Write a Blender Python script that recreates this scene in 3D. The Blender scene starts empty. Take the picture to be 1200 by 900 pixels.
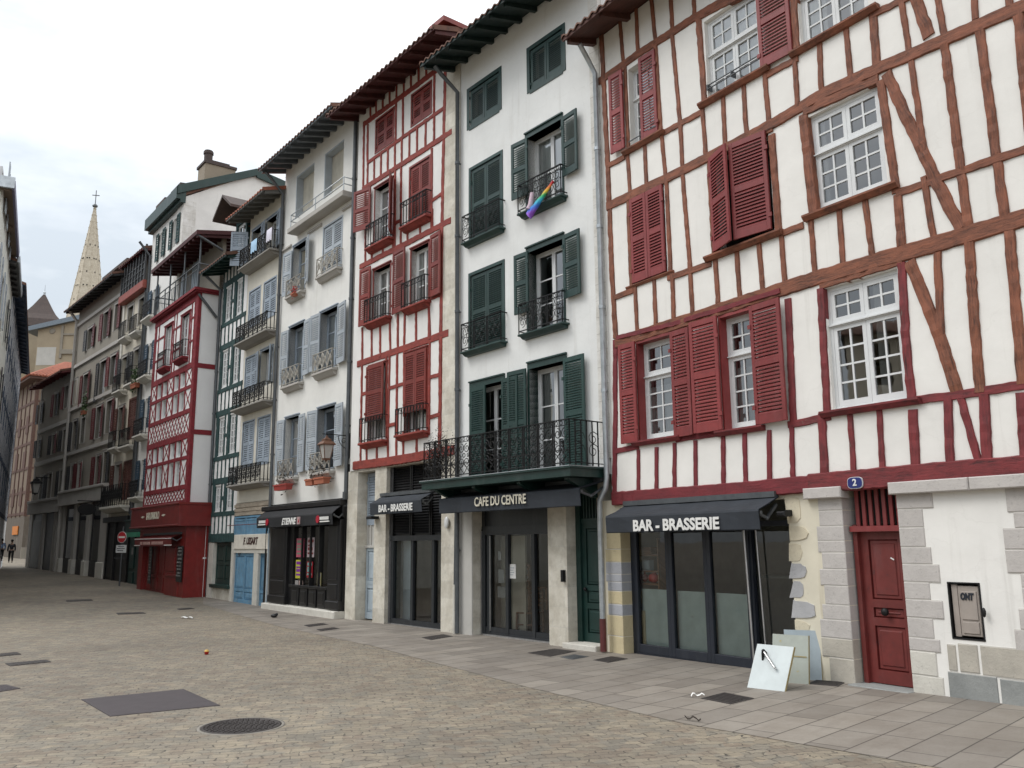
import bpy, bmesh, math, random
from mathutils import Vector, Matrix, noise
rad = math.radians
random.seed(7)
S = bpy.context.scene
COL = S.collection

# ---------------------------------------------------------------- camera
F_PX, PITCH, ROLL, CAM_H = 1002.84, rad(10.531), rad(-0.51), 1.85
c_f = Vector((0, math.cos(PITCH), math.sin(PITCH)))
c_u0 = Vector((0, -math.sin(PITCH), math.cos(PITCH)))
c_x = math.cos(ROLL) * Vector((1, 0, 0)) + math.sin(ROLL) * c_u0
c_u = -math.sin(ROLL) * Vector((1, 0, 0)) + math.cos(ROLL) * c_u0
EYE = Vector((0, 0, CAM_H))
cam = bpy.data.cameras.new('camera'); cam_o = bpy.data.objects.new('camera', cam); COL.objects.link(cam_o)
M = Matrix.Identity(4)
for i in range(3):
    M[i][0], M[i][1], M[i][2], M[i][3] = c_x[i], c_u[i], -c_f[i], EYE[i]
cam_o.matrix_world = M
cam.sensor_fit = 'HORIZONTAL'; cam.sensor_width = 36; cam.lens = F_PX / 1200 * 36
cam.clip_start = .1; cam.clip_end = 3000
S.camera = cam_o

# ---------------------------------------------------------------- sky, sun, exposure
SUN_EL, SUN_AZ = rad(52), rad(-95)
W = bpy.data.worlds.new('World'); S.world = W; W.use_nodes = True
nt = W.node_tree; nt.nodes.clear()
def N(t, k, **kw):
    n = t.nodes.new(k)
    for a, b in kw.items(): setattr(n, a, b)
    return n
sky = N(nt, 'ShaderNodeTexSky', sky_type='NISHITA', sun_disc=False, sun_elevation=SUN_EL, sun_rotation=SUN_AZ, air_density=1.0, dust_density=2.5)
skm = N(nt, 'ShaderNodeVectorMath', operation='SCALE'); skm.inputs['Scale'].default_value = .11
tc = N(nt, 'ShaderNodeTexCoord')
mp = N(nt, 'ShaderNodeMapping'); mp.inputs['Scale'].default_value = (1, 1, 2.6)
cn = N(nt, 'ShaderNodeTexNoise'); cn.inputs['Scale'].default_value = 2.3; cn.inputs['Detail'].default_value = 6; cn.inputs['Roughness'].default_value = .58
sep = N(nt, 'ShaderNodeSeparateXYZ')
crp = N(nt, 'ShaderNodeValToRGB')
crp.color_ramp.elements[0].position = .34; crp.color_ramp.elements[0].color = (.62, .68, .735, 1)
crp.color_ramp.elements[1].position = .70; crp.color_ramp.elements[1].color = (1.06, 1.08, 1.09, 1)
# the overcast is brighter overhead and towards the right of the view, where the sun stands behind it
ga = N(nt, 'ShaderNodeVectorMath', operation='DOT_PRODUCT'); ga.inputs[1].default_value = (.34, -.05, .50)
gs = N(nt, 'ShaderNodeMath', operation='ADD')
cfac = N(nt, 'ShaderNodeMath', operation='MULTIPLY_ADD'); cfac.inputs[1].default_value = 1.25
mx = N(nt, 'ShaderNodeMix', data_type='RGBA'); mx.inputs[0].default_value = .88
bg = N(nt, 'ShaderNodeBackground'); out = N(nt, 'ShaderNodeOutputWorld')
L = nt.links.new
L(tc.outputs['Generated'], mp.inputs['Vector']); L(mp.outputs[0], cn.inputs['Vector'])
L(tc.outputs['Generated'], ga.inputs[0])
L(cn.outputs['Fac'], cfac.inputs[0]); L(ga.outputs['Value'], gs.inputs[0]); gs.inputs[1].default_value = -.19
L(gs.outputs[0], cfac.inputs[2]); L(cfac.outputs[0], crp.inputs[0])
L(sky.outputs[0], skm.inputs[0]); L(skm.outputs[0], mx.inputs[6]); L(crp.outputs[0], mx.inputs[7])
zr = N(nt, 'ShaderNodeMapRange'); zr.inputs['From Min'].default_value = 0; zr.inputs['From Max'].default_value = 1; zr.inputs['To Min'].default_value = .84; zr.inputs['To Max'].default_value = 1.75
L(tc.outputs['Generated'], sep.inputs[0]); L(sep.outputs[2], zr.inputs['Value'])
zm = N(nt, 'ShaderNodeVectorMath', operation='SCALE'); L(mx.outputs[2], zm.inputs[0]); L(zr.outputs[0], zm.inputs['Scale'])
L(zm.outputs[0], bg.inputs['Color']); bg.inputs['Strength'].default_value = 1.0
L(bg.outputs[0], out.inputs['Surface'])
sl = bpy.data.lights.new('sun', 'SUN'); sl.energy = 1.3; sl.angle = rad(25); sl.color = (1, .97, .93)
so = bpy.data.objects.new('sun', sl); COL.objects.link(so)
sd = Vector((math.sin(SUN_AZ) * math.cos(SUN_EL), math.cos(SUN_AZ) * math.cos(SUN_EL), math.sin(SUN_EL)))
so.rotation_euler = sd.to_track_quat('Z', 'Y').to_euler(); so.location = sd * 60
V = S.view_settings
V.view_transform = 'Standard'; V.look = 'None'; V.gamma = 1; V.use_curve_mapping = False
V.exposure = 0.20
S.render.engine = 'CYCLES'
S.cycles.max_bounces = 8; S.cycles.transparent_max_bounces = 12; S.cycles.caustics_reflective = False; S.cycles.caustics_refractive = False

# ---------------------------------------------------------------- ground height and survey helpers
T_AX = Vector((math.sin(rad(-38)), math.cos(rad(-38)), 0))      # direction of the street
def sp(x, k=2.0): return math.log1p(math.exp(max(-30, min(30, x / k)))) * k
def gz(x, y):
    s = x * T_AX.x + y * T_AX.y
    return .015 * min(sp(11 - s, 1.0), 16) + .018 * (min(sp(s - 26), 75))
def ray(px, py):
    return ((px - 600) * c_x - (py - 450) * c_u + F_PX * c_f)
def on_ground(px, py):
    d = ray(px, py); z = 0.
    for _ in range(12):
        P = EYE + d * ((z - CAM_H) / d.z); z = gz(P.x, P.y)
    return P
def at_depth(px, py, Y):
    d = ray(px, py); return EYE + d * (Y / d.y)

# ---------------------------------------------------------------- mesh builder
class MB:
    def __init__(s): s.v = []; s.f = []; s.sm = set(); s.gr = {}
    def poly(s, pts, faces, smooth=False):
        b = len(s.v); s.v += [tuple(p) for p in pts]
        for f in faces:
            if smooth: s.sm.add(len(s.f))
            s.f.append(tuple(b + i for i in f))
        return s
    def quad(s, a, b, c, d): return s.poly([a, b, c, d], [(0, 1, 2, 3)])
    def box(s, x0, x1, y0, y1, z0, z1):
        if x1 < x0: x0, x1 = x1, x0
        if y1 < y0: y0, y1 = y1, y0
        if z1 < z0: z0, z1 = z1, z0
        return s.poly([(x0, y0, z0), (x1, y0, z0), (x1, y1, z0), (x0, y1, z0), (x0, y0, z1), (x1, y0, z1), (x1, y1, z1), (x0, y1, z1)],
            [(0, 3, 2, 1), (4, 5, 6, 7), (0, 1, 5, 4), (1, 2, 6, 5), (2, 3, 7, 6), (3, 0, 4, 7)])
    def cbox(s, x0, x1, y0, y1, z0, z1, c=.012):
        "box with bevelled front edges"
        if x1 < x0: x0, x1 = x1, x0
        if z1 < z0: z0, z1 = z1, z0
        return s.poly([(x0 + c, y0, z0 + c), (x1 - c, y0, z0 + c), (x1 - c, y0, z1 - c), (x0 + c, y0, z1 - c),
                (x0, y0 + c, z0), (x1, y0 + c, z0), (x1, y0 + c, z1), (x0, y0 + c, z1),
                (x0, y1, z0), (x1, y1, z0), (x1, y1, z1), (x0, y1, z1)],
            [(0, 1, 2, 3), (0, 4, 5, 1), (1, 5, 6, 2), (2, 6, 7, 3), (3, 7, 4, 0), (4, 8, 9, 5), (5, 9, 10, 6), (6, 10, 11, 7), (7, 11, 8, 4), (8, 11, 10, 9)])
    def prism(s, pts, y0, y1):
        "polygon in x,z (counter-clockwise seen from the street) pushed from y0 back to y1"
        n = len(pts)
        s.poly([(x, y0, z) for x, z in pts] + [(x, y1, z) for x, z in pts],
            [tuple(range(n)), tuple(range(2 * n - 1, n - 1, -1))] + [(i, i + n, (i + 1) % n + n, (i + 1) % n) for i in range(n)])
        return s
    def xprism(s, pts, x0, x1):
        "profile in y,z pushed along x"
        n = len(pts)
        s.poly([(x0, y, z) for y, z in pts] + [(x1, y, z) for y, z in pts],
            [tuple(range(n - 1, -1, -1)), tuple(range(n, 2 * n))] + [(i, (i + 1) % n, (i + 1) % n + n, i + n) for i in range(n)])
        return s
    def bar(s, p, q, w, d=None, up=(0, 1, 0)):
        "rectangular bar between two points; w across, d along up"
        p = Vector(p); q = Vector(q); d = w if d is None else d
        t = (q - p)
        if t.length < 1e-6: return s
        t.normalize(); up = Vector(up)
        a = t.cross(up)
        if a.length < 1e-4: up = Vector((1, 0, 0)); a = t.cross(up)
        a.normalize(); b = a.cross(t).normalized()
        a = a * w / 2; b = b * d / 2
        return s.poly([p - a - b, p + a - b, p + a + b, p - a + b, q - a - b, q + a - b, q + a + b, q - a + b],
            [(0, 3, 2, 1), (4, 5, 6, 7), (0, 1, 5, 4), (1, 2, 6, 5), (2, 3, 7, 6), (3, 0, 4, 7)])
    def tube(s, pts, r, n=6, closed=False, r1=None, caps=True):
        pts = [Vector(p) for p in pts]; m = len(pts)
        rings = []; prev = None
        for i, p in enumerate(pts):
            if closed: t = pts[(i + 1) % m] - pts[i - 1]
            else: t = pts[min(i + 1, m - 1)] - pts[max(i - 1, 0)]
            if t.length < 1e-9: t = Vector((0, 0, 1))
            t.normalize()
            if prev is None:
                a = t.cross(Vector((0, 1, 0)))
                if a.length < .1: a = t.cross(Vector((1, 0, 0)))
            else: a = prev - t * prev.dot(t)
            a.normalize(); prev = a; b = t.cross(a)
            rr = r if r1 is None else r + (r1 - r) * i / max(1, m - 1)
            rings.append([p + (a * math.cos(2 * math.pi * k / n) + b * math.sin(2 * math.pi * k / n)) * rr for k in range(n)])
        vs = [v for R_ in rings for v in R_]; fs = []
        for i in range(m if closed else m - 1):
            j = (i + 1) % m
            for k in range(n): fs.append((i * n + k, i * n + (k + 1) % n, j * n + (k + 1) % n, j * n + k))
        s.poly(vs, fs, smooth=n > 5)
        if caps and not closed:
            s.poly(rings[0], [tuple(range(n - 1, -1, -1))]); s.poly(rings[-1], [tuple(range(n))])
        return s
    def lathe(s, prof, c=(0, 0, 0), n=16, axis='z'):
        vs = []
        for r, h in prof:
            for k in range(n):
                a = 2 * math.pi * k / n
                p = (r * math.cos(a), r * math.sin(a), h) if axis == 'z' else (r * math.cos(a), h, r * math.sin(a))
                vs.append((p[0] + c[0], p[1] + c[1], p[2] + c[2]))
        fs = [(i * n + k, i * n + (k + 1) % n, (i + 1) * n + (k + 1) % n, (i + 1) * n + k) for i in range(len(prof) - 1) for k in range(n)]
        return s.poly(vs, fs, smooth=True)
    def ball(s, c, r, n=8, sq=(1, 1, 1)):
        vs = []; fs = []
        m = n // 2 + 1
        for i in range(m + 1):
            th = math.pi * i / m
            for k in range(n):
                ph = 2 * math.pi * k / n
                vs.append((c[0] + r * sq[0] * math.sin(th) * math.cos(ph), c[1] + r * sq[1] * math.sin(th) * math.sin(ph), c[2] + r * sq[2] * math.cos(th)))
        for i in range(m):
            for k in range(n): fs.append((i * n + k, (i + 1) * n + k, (i + 1) * n + (k + 1) % n, i * n + (k + 1) % n))
        return s.poly(vs, fs, smooth=True)
    def spiral(s, cx, cz, r, y, turns=1.3, a0=0., cw=1, w=.012, r0=.22):
        n = int(10 * turns) + 4; pts = []
        for i in range(n):
            t = i / (n - 1); a = a0 + cw * 2 * math.pi * turns * t; q = r * (1 - (1 - r0) * t)
            pts.append((cx + q * math.cos(a), y, cz + q * math.sin(a)))
        return s.tube(pts, w / 2, 4, caps=False)
    def ring(s, cx, cz, r, y, w=.012, n=10):
        return s.tube([(cx + r * math.cos(2 * math.pi * i / n), y, cz + r * math.sin(2 * math.pi * i / n)) for i in range(n)], w / 2, 4, closed=True)
    def build(s, name, mat, parent=None, label=None):
        me = bpy.data.meshes.new(name); me.from_pydata(s.v, [], s.f); me.validate()
        if s.sm and len(me.polygons) == len(s.f):
            for i in s.sm: me.polygons[i].use_smooth = True
        if mat.get('grain'):
            at = me.attributes.new('grain', 'FLOAT_VECTOR', 'POINT'); fl_ = []
            for i, v in enumerate(s.v): fl_ += s.gr.get(i) or (v[0], v[1] * .7 + v[2], 0.)
            if len(fl_) == len(me.vertices) * 3: at.data.foreach_set('vector', fl_)
        me.materials.append(mat); me.update()
        o = bpy.data.objects.new(name, me); COL.objects.link(o)
        if parent: o.parent = parent
        if label: o['label'] = label
        return o

def tag(o, label=None, cat=None, group=None, kind=None):
    if label: o['label'] = label
    if cat: o['category'] = cat
    if group: o['group'] = group
    if kind: o['kind'] = kind
    return o
def empty(name, loc=(0, 0, 0), rz=0.):
    o = bpy.data.objects.new(name, None); COL.objects.link(o); o.location = loc; o.rotation_euler = (0, 0, rz); o.empty_display_size = .3
    return o
def text_mesh(txt, size, name, mat, parent, loc, bold=.0, shear=0., sx=1., align='CENTER', depth=.004, rot=(rad(90), 0, 0)):
    cu = bpy.data.curves.new(name, 'FONT'); cu.body = txt; cu.size = size; cu.offset = bold; cu.shear = shear; cu.align_x = align; cu.align_y = 'CENTER'
    cu.extrude = depth; cu.resolution_u = 3
    o = bpy.data.objects.new(name, cu); COL.objects.link(o)
    dg = bpy.context.evaluated_depsgraph_get()
    me = bpy.data.meshes.new_from_object(o.evaluated_get(dg)); me.name = name
    bpy.data.objects.remove(o); bpy.data.curves.remove(cu)
    me.materials.clear(); me.materials.append(mat)
    o = bpy.data.objects.new(name, me); COL.objects.link(o); o.parent = parent; o.location = loc; o.rotation_euler = rot; o.scale = (sx, 1, 1)
    return o

# ---------------------------------------------------------------- materials
def mat_base(name):
    m = bpy.data.materials.new(name); m.use_nodes = True
    t = m.node_tree; t.nodes.clear()
    o = N(t, 'ShaderNodeOutputMaterial'); p = N(t, 'ShaderNodeBsdfPrincipled')
    t.links.new(p.outputs[0], o.inputs[0])
    return m, t, p
def tnoise(t, scale, detail=4, rough=.55, vec=None, sc=None, dist=0.):
    n = N(t, 'ShaderNodeTexNoise'); n.inputs['Scale'].default_value = scale; n.inputs['Detail'].default_value = detail; n.inputs['Roughness'].default_value = rough
    n.inputs['Distortion'].default_value = dist
    if vec is None:
        c = N(t, 'ShaderNodeTexCoord'); vec = c.outputs['Object']
    if sc:
        mp_ = N(t, 'ShaderNodeMapping'); mp_.inputs['Scale'].default_value = sc; t.links.new(vec, mp_.inputs[0]); vec = mp_.outputs[0]
    t.links.new(vec, n.inputs['Vector'])
    return n.outputs['Fac']
def ramp(t, src, p0, p1, c0=(0, 0, 0, 1), c1=(1, 1, 1, 1)):
    r = N(t, 'ShaderNodeValToRGB'); e = r.color_ramp.elements
    e[0].position = p0; e[1].position = p1; e[0].color = c0; e[1].color = c1
    t.links.new(src, r.inputs[0]); return r.outputs[0]
def mixc(t, f, a, b, mode='MIX'):
    m = N(t, 'ShaderNodeMix', data_type='RGBA', blend_type=mode)
    for i, x in ((0, f), (6, a), (7, b)):
        if hasattr(x, 'is_output'): t.links.new(x, m.inputs[i])
        else: m.inputs[i].default_value = x if i == 0 else (*x[:3], 1)
    return m.outputs[2]
def bump(t, p, src, st=.3, d=.01):
    b = N(t, 'ShaderNodeBump'); b.inputs['Strength'].default_value = st; b.inputs['Distance'].default_value = d
    t.links.new(src, b.inputs['Height'])
    if p.inputs['Normal'].is_linked: t.links.new(p.inputs['Normal'].links[0].from_socket, b.inputs['Normal'])
    t.links.new(b.outputs[0], p.inputs['Normal'])
def mul(c, k): return tuple(x * k for x in c[:3])

def plaster(name, col, dirt=.5, tint=(.42, .40, .36), fine=70, rough=.9):
    m, t, p = mat_base(name)
    a = ramp(t, tnoise(t, 1.1, 6, .62), .35, .75)
    c = mixc(t, a, col, mul(col, 1 - .16 * dirt))
    st = ramp(t, tnoise(t, 1.0, 5, .6, sc=(5.5, 5.5, .35)), .56, .78)
    big = ramp(t, tnoise(t, .5, 3), .42, .68)
    f = N(t, 'ShaderNodeMath', operation='MULTIPLY'); t.links.new(st, f.inputs[0]); t.links.new(big, f.inputs[1])
    f2 = N(t, 'ShaderNodeMath', operation='MULTIPLY'); t.links.new(f.outputs[0], f2.inputs[0]); f2.inputs[1].default_value = .75 * dirt
    c = mixc(t, f2.outputs[0], c, tint)
    sp_ = ramp(t, tnoise(t, 9, 3, .7), .66, .74); f3 = N(t, 'ShaderNodeMath', operation='MULTIPLY'); t.links.new(sp_, f3.inputs[0]); f3.inputs[1].default_value = .16 * dirt
    c = mixc(t, f3.outputs[0], c, tint)
    vo = N(t, 'ShaderNodeTexVoronoi', feature='DISTANCE_TO_EDGE'); vo.inputs['Scale'].default_value = .55
    tcv = N(t, 'ShaderNodeTexCoord'); nzv = N(t, 'ShaderNodeTexNoise'); nzv.inputs['Scale'].default_value = 2.5; nzv.inputs['Detail'].default_value = 6; t.links.new(tcv.outputs['Object'], nzv.inputs['Vector'])
    vm = N(t, 'ShaderNodeVectorMath', operation='MULTIPLY_ADD'); vm.inputs[1].default_value = (.7, .7, .7); t.links.new(nzv.outputs['Color'], vm.inputs[0]); t.links.new(tcv.outputs['Object'], vm.inputs[2]); t.links.new(vm.outputs[0], vo.inputs['Vector'])
    cr = ramp(t, vo.outputs['Distance'], .0, .006, (1, 1, 1, 1), (0, 0, 0, 1)); f5 = N(t, 'ShaderNodeMath', operation='MULTIPLY'); t.links.new(cr, f5.inputs[0]); f5.inputs[1].default_value = .13 * dirt
    c = mixc(t, f5.outputs[0], c, tint)
    pt = ramp(t, tnoise(t, .8, 2, .5), .60, .62); f6 = N(t, 'ShaderNodeMath', operation='MULTIPLY'); t.links.new(pt, f6.inputs[0]); f6.inputs[1].default_value = .10 * dirt; c = mixc(t, f6.outputs[0], c, mul(col, .78))
    t.links.new(c, p.inputs['Base Color']); p.inputs['Roughness'].default_value = rough
    bump(t, p, tnoise(t, 2.2, 3), .35, .03); bump(t, p, tnoise(t, fine, 3), .25, .004)
    return m
def paint(name, col, rough=.5, var=.25, wear=.0, wearc=(.3, .28, .25)):
    m, t, p = mat_base(name)
    a = ramp(t, tnoise(t, 3.5, 5, .65), .3, .75)
    c = mixc(t, a, mul(col, 1 + var * .4), mul(col, 1 - var))
    oi = N(t, 'ShaderNodeObjectInfo'); k1 = N(t, 'ShaderNodeMapRange'); k1.inputs['To Min'].default_value = 1 - var * .55; k1.inputs['To Max'].default_value = 1 + var * .55; t.links.new(oi.outputs['Random'], k1.inputs['Value'])
    vs_ = N(t, 'ShaderNodeVectorMath', operation='SCALE'); t.links.new(c, vs_.inputs[0]); t.links.new(k1.outputs[0], vs_.inputs['Scale']); c = vs_.outputs[0]
    fd = ramp(t, tnoise(t, 1.3, 5, .7, sc=(3, 3, .6)), .52, .78); f0 = N(t, 'ShaderNodeMath', operation='MULTIPLY'); t.links.new(fd, f0.inputs[0]); f0.inputs[1].default_value = .28; c = mixc(t, f0.outputs[0], c, tuple(x * .62 + .10 for x in col[:3]))
    if wear:
        w = ramp(t, tnoise(t, 14, 6, .7), .62 - .1 * wear, .70 - .06 * wear); c = mixc(t, w, c, wearc)
    t.links.new(c, p.inputs['Base Color']); p.inputs['Roughness'].default_value = rough
    bump(t, p, tnoise(t, 40, 3), .12, .003)
    return m
def timber_mat(name, col, dark, peel=.3, bare=(.17, .13, .10), grain=28):
    m, t, p = mat_base(name); m['grain'] = 1
    av = N(t, 'ShaderNodeAttribute', attribute_name='grain').outputs['Vector']
    n1 = tnoise(t, 2.2, 6, .7, vec=av, sc=(1, 3, 1)); n2 = tnoise(t, 1.0, 8, .74, vec=av, sc=(5, 46, 1), dist=.5)
    c = mixc(t, ramp(t, n2, .36, .62), dark, col)
    c = mixc(t, ramp(t, n1, .42, .70), c, mul(col, 1.30))
    w = ramp(t, tnoise(t, 1.0, 9, .8, vec=av, sc=(1.6, 9, 1), dist=1.0), .70 - .14 * peel, .735 - .12 * peel)
    c = mixc(t, w, c, bare)
    ck = ramp(t, tnoise(t, 1.0, 5, .7, vec=av, sc=(1.3, 34, 1), dist=.8), .62, .66); f = N(t, 'ShaderNodeMath', operation='MULTIPLY'); t.links.new(ck, f.inputs[0]); f.inputs[1].default_value = .75
    c = mixc(t, f.outputs[0], c, mul(dark, .45))
    t.links.new(c, p.inputs['Base Color']); p.inputs['Roughness'].default_value = .72
    bump(t, p, n2, .55, .012); bump(t, p, n1, .4, .02)
    return m
def stone(name, c1, c2, mortar, w=.55, h=.30, msz=.012, dirt=.5, squash=1.0):
    m, t, p = mat_base(name)
    tcx = N(t, 'ShaderNodeTexCoord'); s_ = N(t, 'ShaderNodeSeparateXYZ'); t.links.new(tcx.outputs['Object'], s_.inputs[0])
    ad = N(t, 'ShaderNodeMath', operation='ADD'); t.links.new(s_.outputs[0], ad.inputs[0]); t.links.new(s_.outputs[1], ad.inputs[1])
    cb = N(t, 'ShaderNodeCombineXYZ'); t.links.new(ad.outputs[0], cb.inputs[0]); t.links.new(s_.outputs[2], cb.inputs[1])
    nz = N(t, 'ShaderNodeTexNoise'); nz.inputs['Scale'].default_value = 4; t.links.new(tcx.outputs['Object'], nz.inputs['Vector'])
    ml = N(t, 'ShaderNodeVectorMath', operation='MULTIPLY_ADD'); ml.inputs[1].default_value = (.03, .03, 0); t.links.new(nz.outputs['Color'], ml.inputs[0]); t.links.new(cb.outputs[0], ml.inputs[2])
    b = N(t, 'ShaderNodeTexBrick'); b.inputs['Scale'].default_value = 1; b.inputs['Brick Width'].default_value = w; b.inputs['Row Height'].default_value = h
    b.inputs['Mortar Size'].default_value = msz; b.inputs['Mortar Smooth'].default_value = .3; b.inputs['Bias'].default_value = 0
    for k, c in (('Color1', c1), ('Color2', c2), ('Mortar', mortar)): b.inputs[k].default_value = (*c, 1)
    t.links.new(ml.outputs[0], b.inputs['Vector'])
    a = ramp(t, tnoise(t, 2.4, 7, .7), .34, .74); c = mixc(t, a, b.outputs['Color'], (.60, .57, .52), 'MULTIPLY')
    d = ramp(t, tnoise(t, 7, 6, .75), .55, .72); f = N(t, 'ShaderNodeMath', operation='MULTIPLY'); t.links.new(d, f.inputs[0]); f.inputs[1].default_value = .5 * dirt
    c = mixc(t, f.outputs[0], c, mul(c1, .35))
    t.links.new(c, p.inputs['Base Color']); p.inputs['Roughness'].default_value = .88
    bump(t, p, b.outputs['Fac'], -.5, .01); bump(t, p, tnoise(t, 22, 5, .7), .5, .01)
    return m
def rock(name, col, col2):
    m, t, p = mat_base(name)
    c = mixc(t, ramp(t, tnoise(t, 3.2, 7, .7), .3, .72), col, col2)
    c = mixc(t, ramp(t, tnoise(t, 30, 4, .7), .58, .75), c, mul(col, .6))
    t.links.new(c, p.inputs['Base Color']); p.inputs['Roughness'].default_value = .9
    bump(t, p, tnoise(t, 5, 6, .7), .5, .02); bump(t, p, tnoise(t, 45, 4), .4, .005)
    return m
def metal(name, col, rough=.4, met=.8):
    m, t, p = mat_base(name)
    c = mixc(t, ramp(t, tnoise(t, 6, 5, .7), .35, .7), col, mul(col, .7))
    t.links.new(c, p.inputs['Base Color']); p.inputs['Roughness'].default_value = rough; p.inputs['Metallic'].default_value = met
    return m
def tile_mat(name, c1, c2, c3):
    m, t, p = mat_base(name)
    c = mixc(t, ramp(t, tnoise(t, 3.5, 5, .7), .35, .65), c1, c2)
    c = mixc(t, ramp(t, tnoise(t, 9, 6, .75), .56, .66), c, c3)
    t.links.new(c, p.inputs['Base Color']); p.inputs['Roughness'].default_value = .85
    bump(t, p, tnoise(t, 24, 4), .4, .01)
    return m
def glass_mat(name, tint=(.95, .98, .97), boost=4.2, wob=.02):
    m = bpy.data.materials.new(name); m.use_nodes = True; t = m.node_tree; t.nodes.clear()
    o = N(t, 'ShaderNodeOutputMaterial'); tr = N(t, 'ShaderNodeBsdfTransparent'); tr.inputs[0].default_value = (*tint, 1)
    g = N(t, 'ShaderNodeBsdfGlossy'); g.inputs['Roughness'].default_value = .015; g.inputs[0].default_value = (1, 1, 1, 1)
    fr = N(t, 'ShaderNodeFresnel'); fr.inputs['IOR'].default_value = 1.5
    k = N(t, 'ShaderNodeMath', operation='MULTIPLY', use_clamp=True); k.inputs[1].default_value = boost
    b = N(t, 'ShaderNodeBump'); b.inputs['Strength'].default_value = wob; b.inputs['Distance'].default_value = .05
    nz = tnoise(t, 2.2, 2); t.links.new(nz, b.inputs['Height']); t.links.new(b.outputs[0], g.inputs['Normal'])
    mx_ = N(t, 'ShaderNodeMixShader'); t.links.new(fr.outputs[0], k.inputs[0]); t.links.new(k.outputs[0], mx_.inputs[0]); t.links.new(tr.outputs[0], mx_.inputs[1]); t.links.new(g.outputs[0], mx_.inputs[2]); t.links.new(mx_.outputs[0], o.inputs[0])
    return m
def plain(name, col, rough=.7, met=0.):
    m, t, p = mat_base(name)
    c = mixc(t, ramp(t, tnoise(t, 5, 4), .3, .7), col, mul(col, .82)); t.links.new(c, p.inputs['Base Color'])
    p.inputs['Roughness'].default_value = rough; p.inputs['Metallic'].default_value = met
    return m
def cloth(name, col):
    m, t, p = mat_base(name)
    c = mixc(t, ramp(t, tnoise(t, 2.5, 5, .6, sc=(1, 1, .6)), .35, .7), col, mul(col, .72)); t.links.new(c, p.inputs['Base Color']); p.inputs['Roughness'].default_value = .8
    bump(t, p, tnoise(t, 3, 4, .5, sc=(2, 2, .7)), .35, .03)
    return m

m_white_h = plaster('lime_plaster_warm', (.82, .805, .77), .65)
m_white_g = plaster('lime_plaster_cool', (.78, .79, .78), .8)
m_white_r = plaster('lime_plaster_infill', (.78, .77, .75), .8)
m_white_w = plaster('lime_plaster_old', (.77, .765, .735), .9)
m_white_t = plaster('lime_plaster_clean', (.80, .80, .80), .5)
m_white_v = plaster('lime_plaster_gable', (.78, .77, .74), .9)
m_cream = plaster('cream_plaster', (.62, .57, .47), 1.0, (.30, .26, .20))
m_cream_base = plaster('cream_plaster_base', (.74, .69, .56), 1.0, (.40, .34, .24))
m_grey_wall = plaster('grey_roughcast', (.27, .245, .205), 1.0, (.13, .12, .105))
m_grey_trim = plaster('grey_stone_trim', (.42, .40, .37), .8)
m_tan_wall = plaster('tan_plaster', (.185, .14, .105), .8, (.25, .2, .15))
m_ochre = plaster('ochre_stone_wall', (.36, .30, .215), 1.0, (.28, .24, .18))
m_pale_left = plaster('pale_plaster_grey', (.70, .70, .64), .8)
m_conc = plaster('grey_render_pier', (.50, .49, .46), 1.0, (.3, .29, .27))
m_timber_h = timber_mat('weathered_timber_red_brown', (.225, .078, .041), (.055, .022, .014), .50, (.16, .12, .09))
m_timber_hl = timber_mat('weathered_timber_oxblood', (.185, .026, .029), (.07, .016, .018), .55, (.15, .12, .10))
m_timber_hb = timber_mat('fresh_timber_oxblood', (.165, .020, .026), (.11, .015, .020), -.1)
m_timber_r = timber_mat('timber_red', (.245, .038, .027), (.13, .024, .019), .05)
m_timber_x = timber_mat('timber_crimson', (.20, .014, .022), (.13, .010, .016), -.2)
m_timber_t = timber_mat('timber_green', (.018, .055, .055), (.012, .032, .034), -.1, (.1, .1, .09))
m_timber_f = timber_mat('timber_brown', (.085, .038, .026), (.05, .025, .018), .1)
m_timber_b = timber_mat('timber_dark_blue', (.05, .075, .12), (.03, .048, .08), .1)
m_ox = paint('paint_oxblood', (.235, .036, .036), .5, .3)
m_red = paint('paint_red', (.20, .03, .022), .5, .25)
m_green = paint('paint_bottle_green', (.013, .043, .038), .45, .25)
m_green2 = paint('paint_dark_green', (.008, .034, .029), .45, .3)
m_bgrey = paint('paint_blue_grey', (.40, .445, .49), .55, .15)
m_blue = paint('paint_faded_blue', (.31, .365, .43), .6, .2, .15)
m_sky = paint('paint_sky_blue', (.13, .28, .42), .6, .35, .35, (.35, .38, .38))
m_paleblue = paint('paint_pale_blue', (.42, .50, .56), .5, .2)
m_black = paint('paint_black', (.008, .008, .009), .38, .3)
m_anth = paint('paint_anthracite', (.017, .020, .024), .42, .2)
m_whitep = paint('paint_white', (.66, .675, .68), .45, .1)
m_navy = paint('paint_navy', (.013, .017, .027), .5, .25)
m_darkred = paint('paint_dark_red_shop', (.17, .013, .011), .45, .3)
m_door = paint('paint_door_red', (.185, .033, .029), .5, .35, .12, (.09, .03, .03))
m_iron = metal('wrought_iron', (.018, .018, .019), .55, .5)
m_cast = metal('cast_iron_cover', (.052, .045, .043), .65, .3)
m_ironbeige = paint('painted_iron_beige', (.38, .36, .32), .7, .3, .3, (.25, .2, .15))
m_zinc = metal('zinc', (.50, .54, .57), .42, .7)
m_zincd = metal('zinc_dark', (.12, .13, .14), .5, .5)
m_rust = paint('pipe_red_brown', (.13, .03, .03), .5, .3)
m_copper = metal('copper_lantern', (.22, .12, .08), .5, .6)
m_steel = metal('steel', (.6, .6, .6), .35, .9)
m_stone = stone('limestone_blocks', (.74, .71, .63), (.60, .57, .50), (.66, .64, .58), .7, .36, .008, .9)
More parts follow.
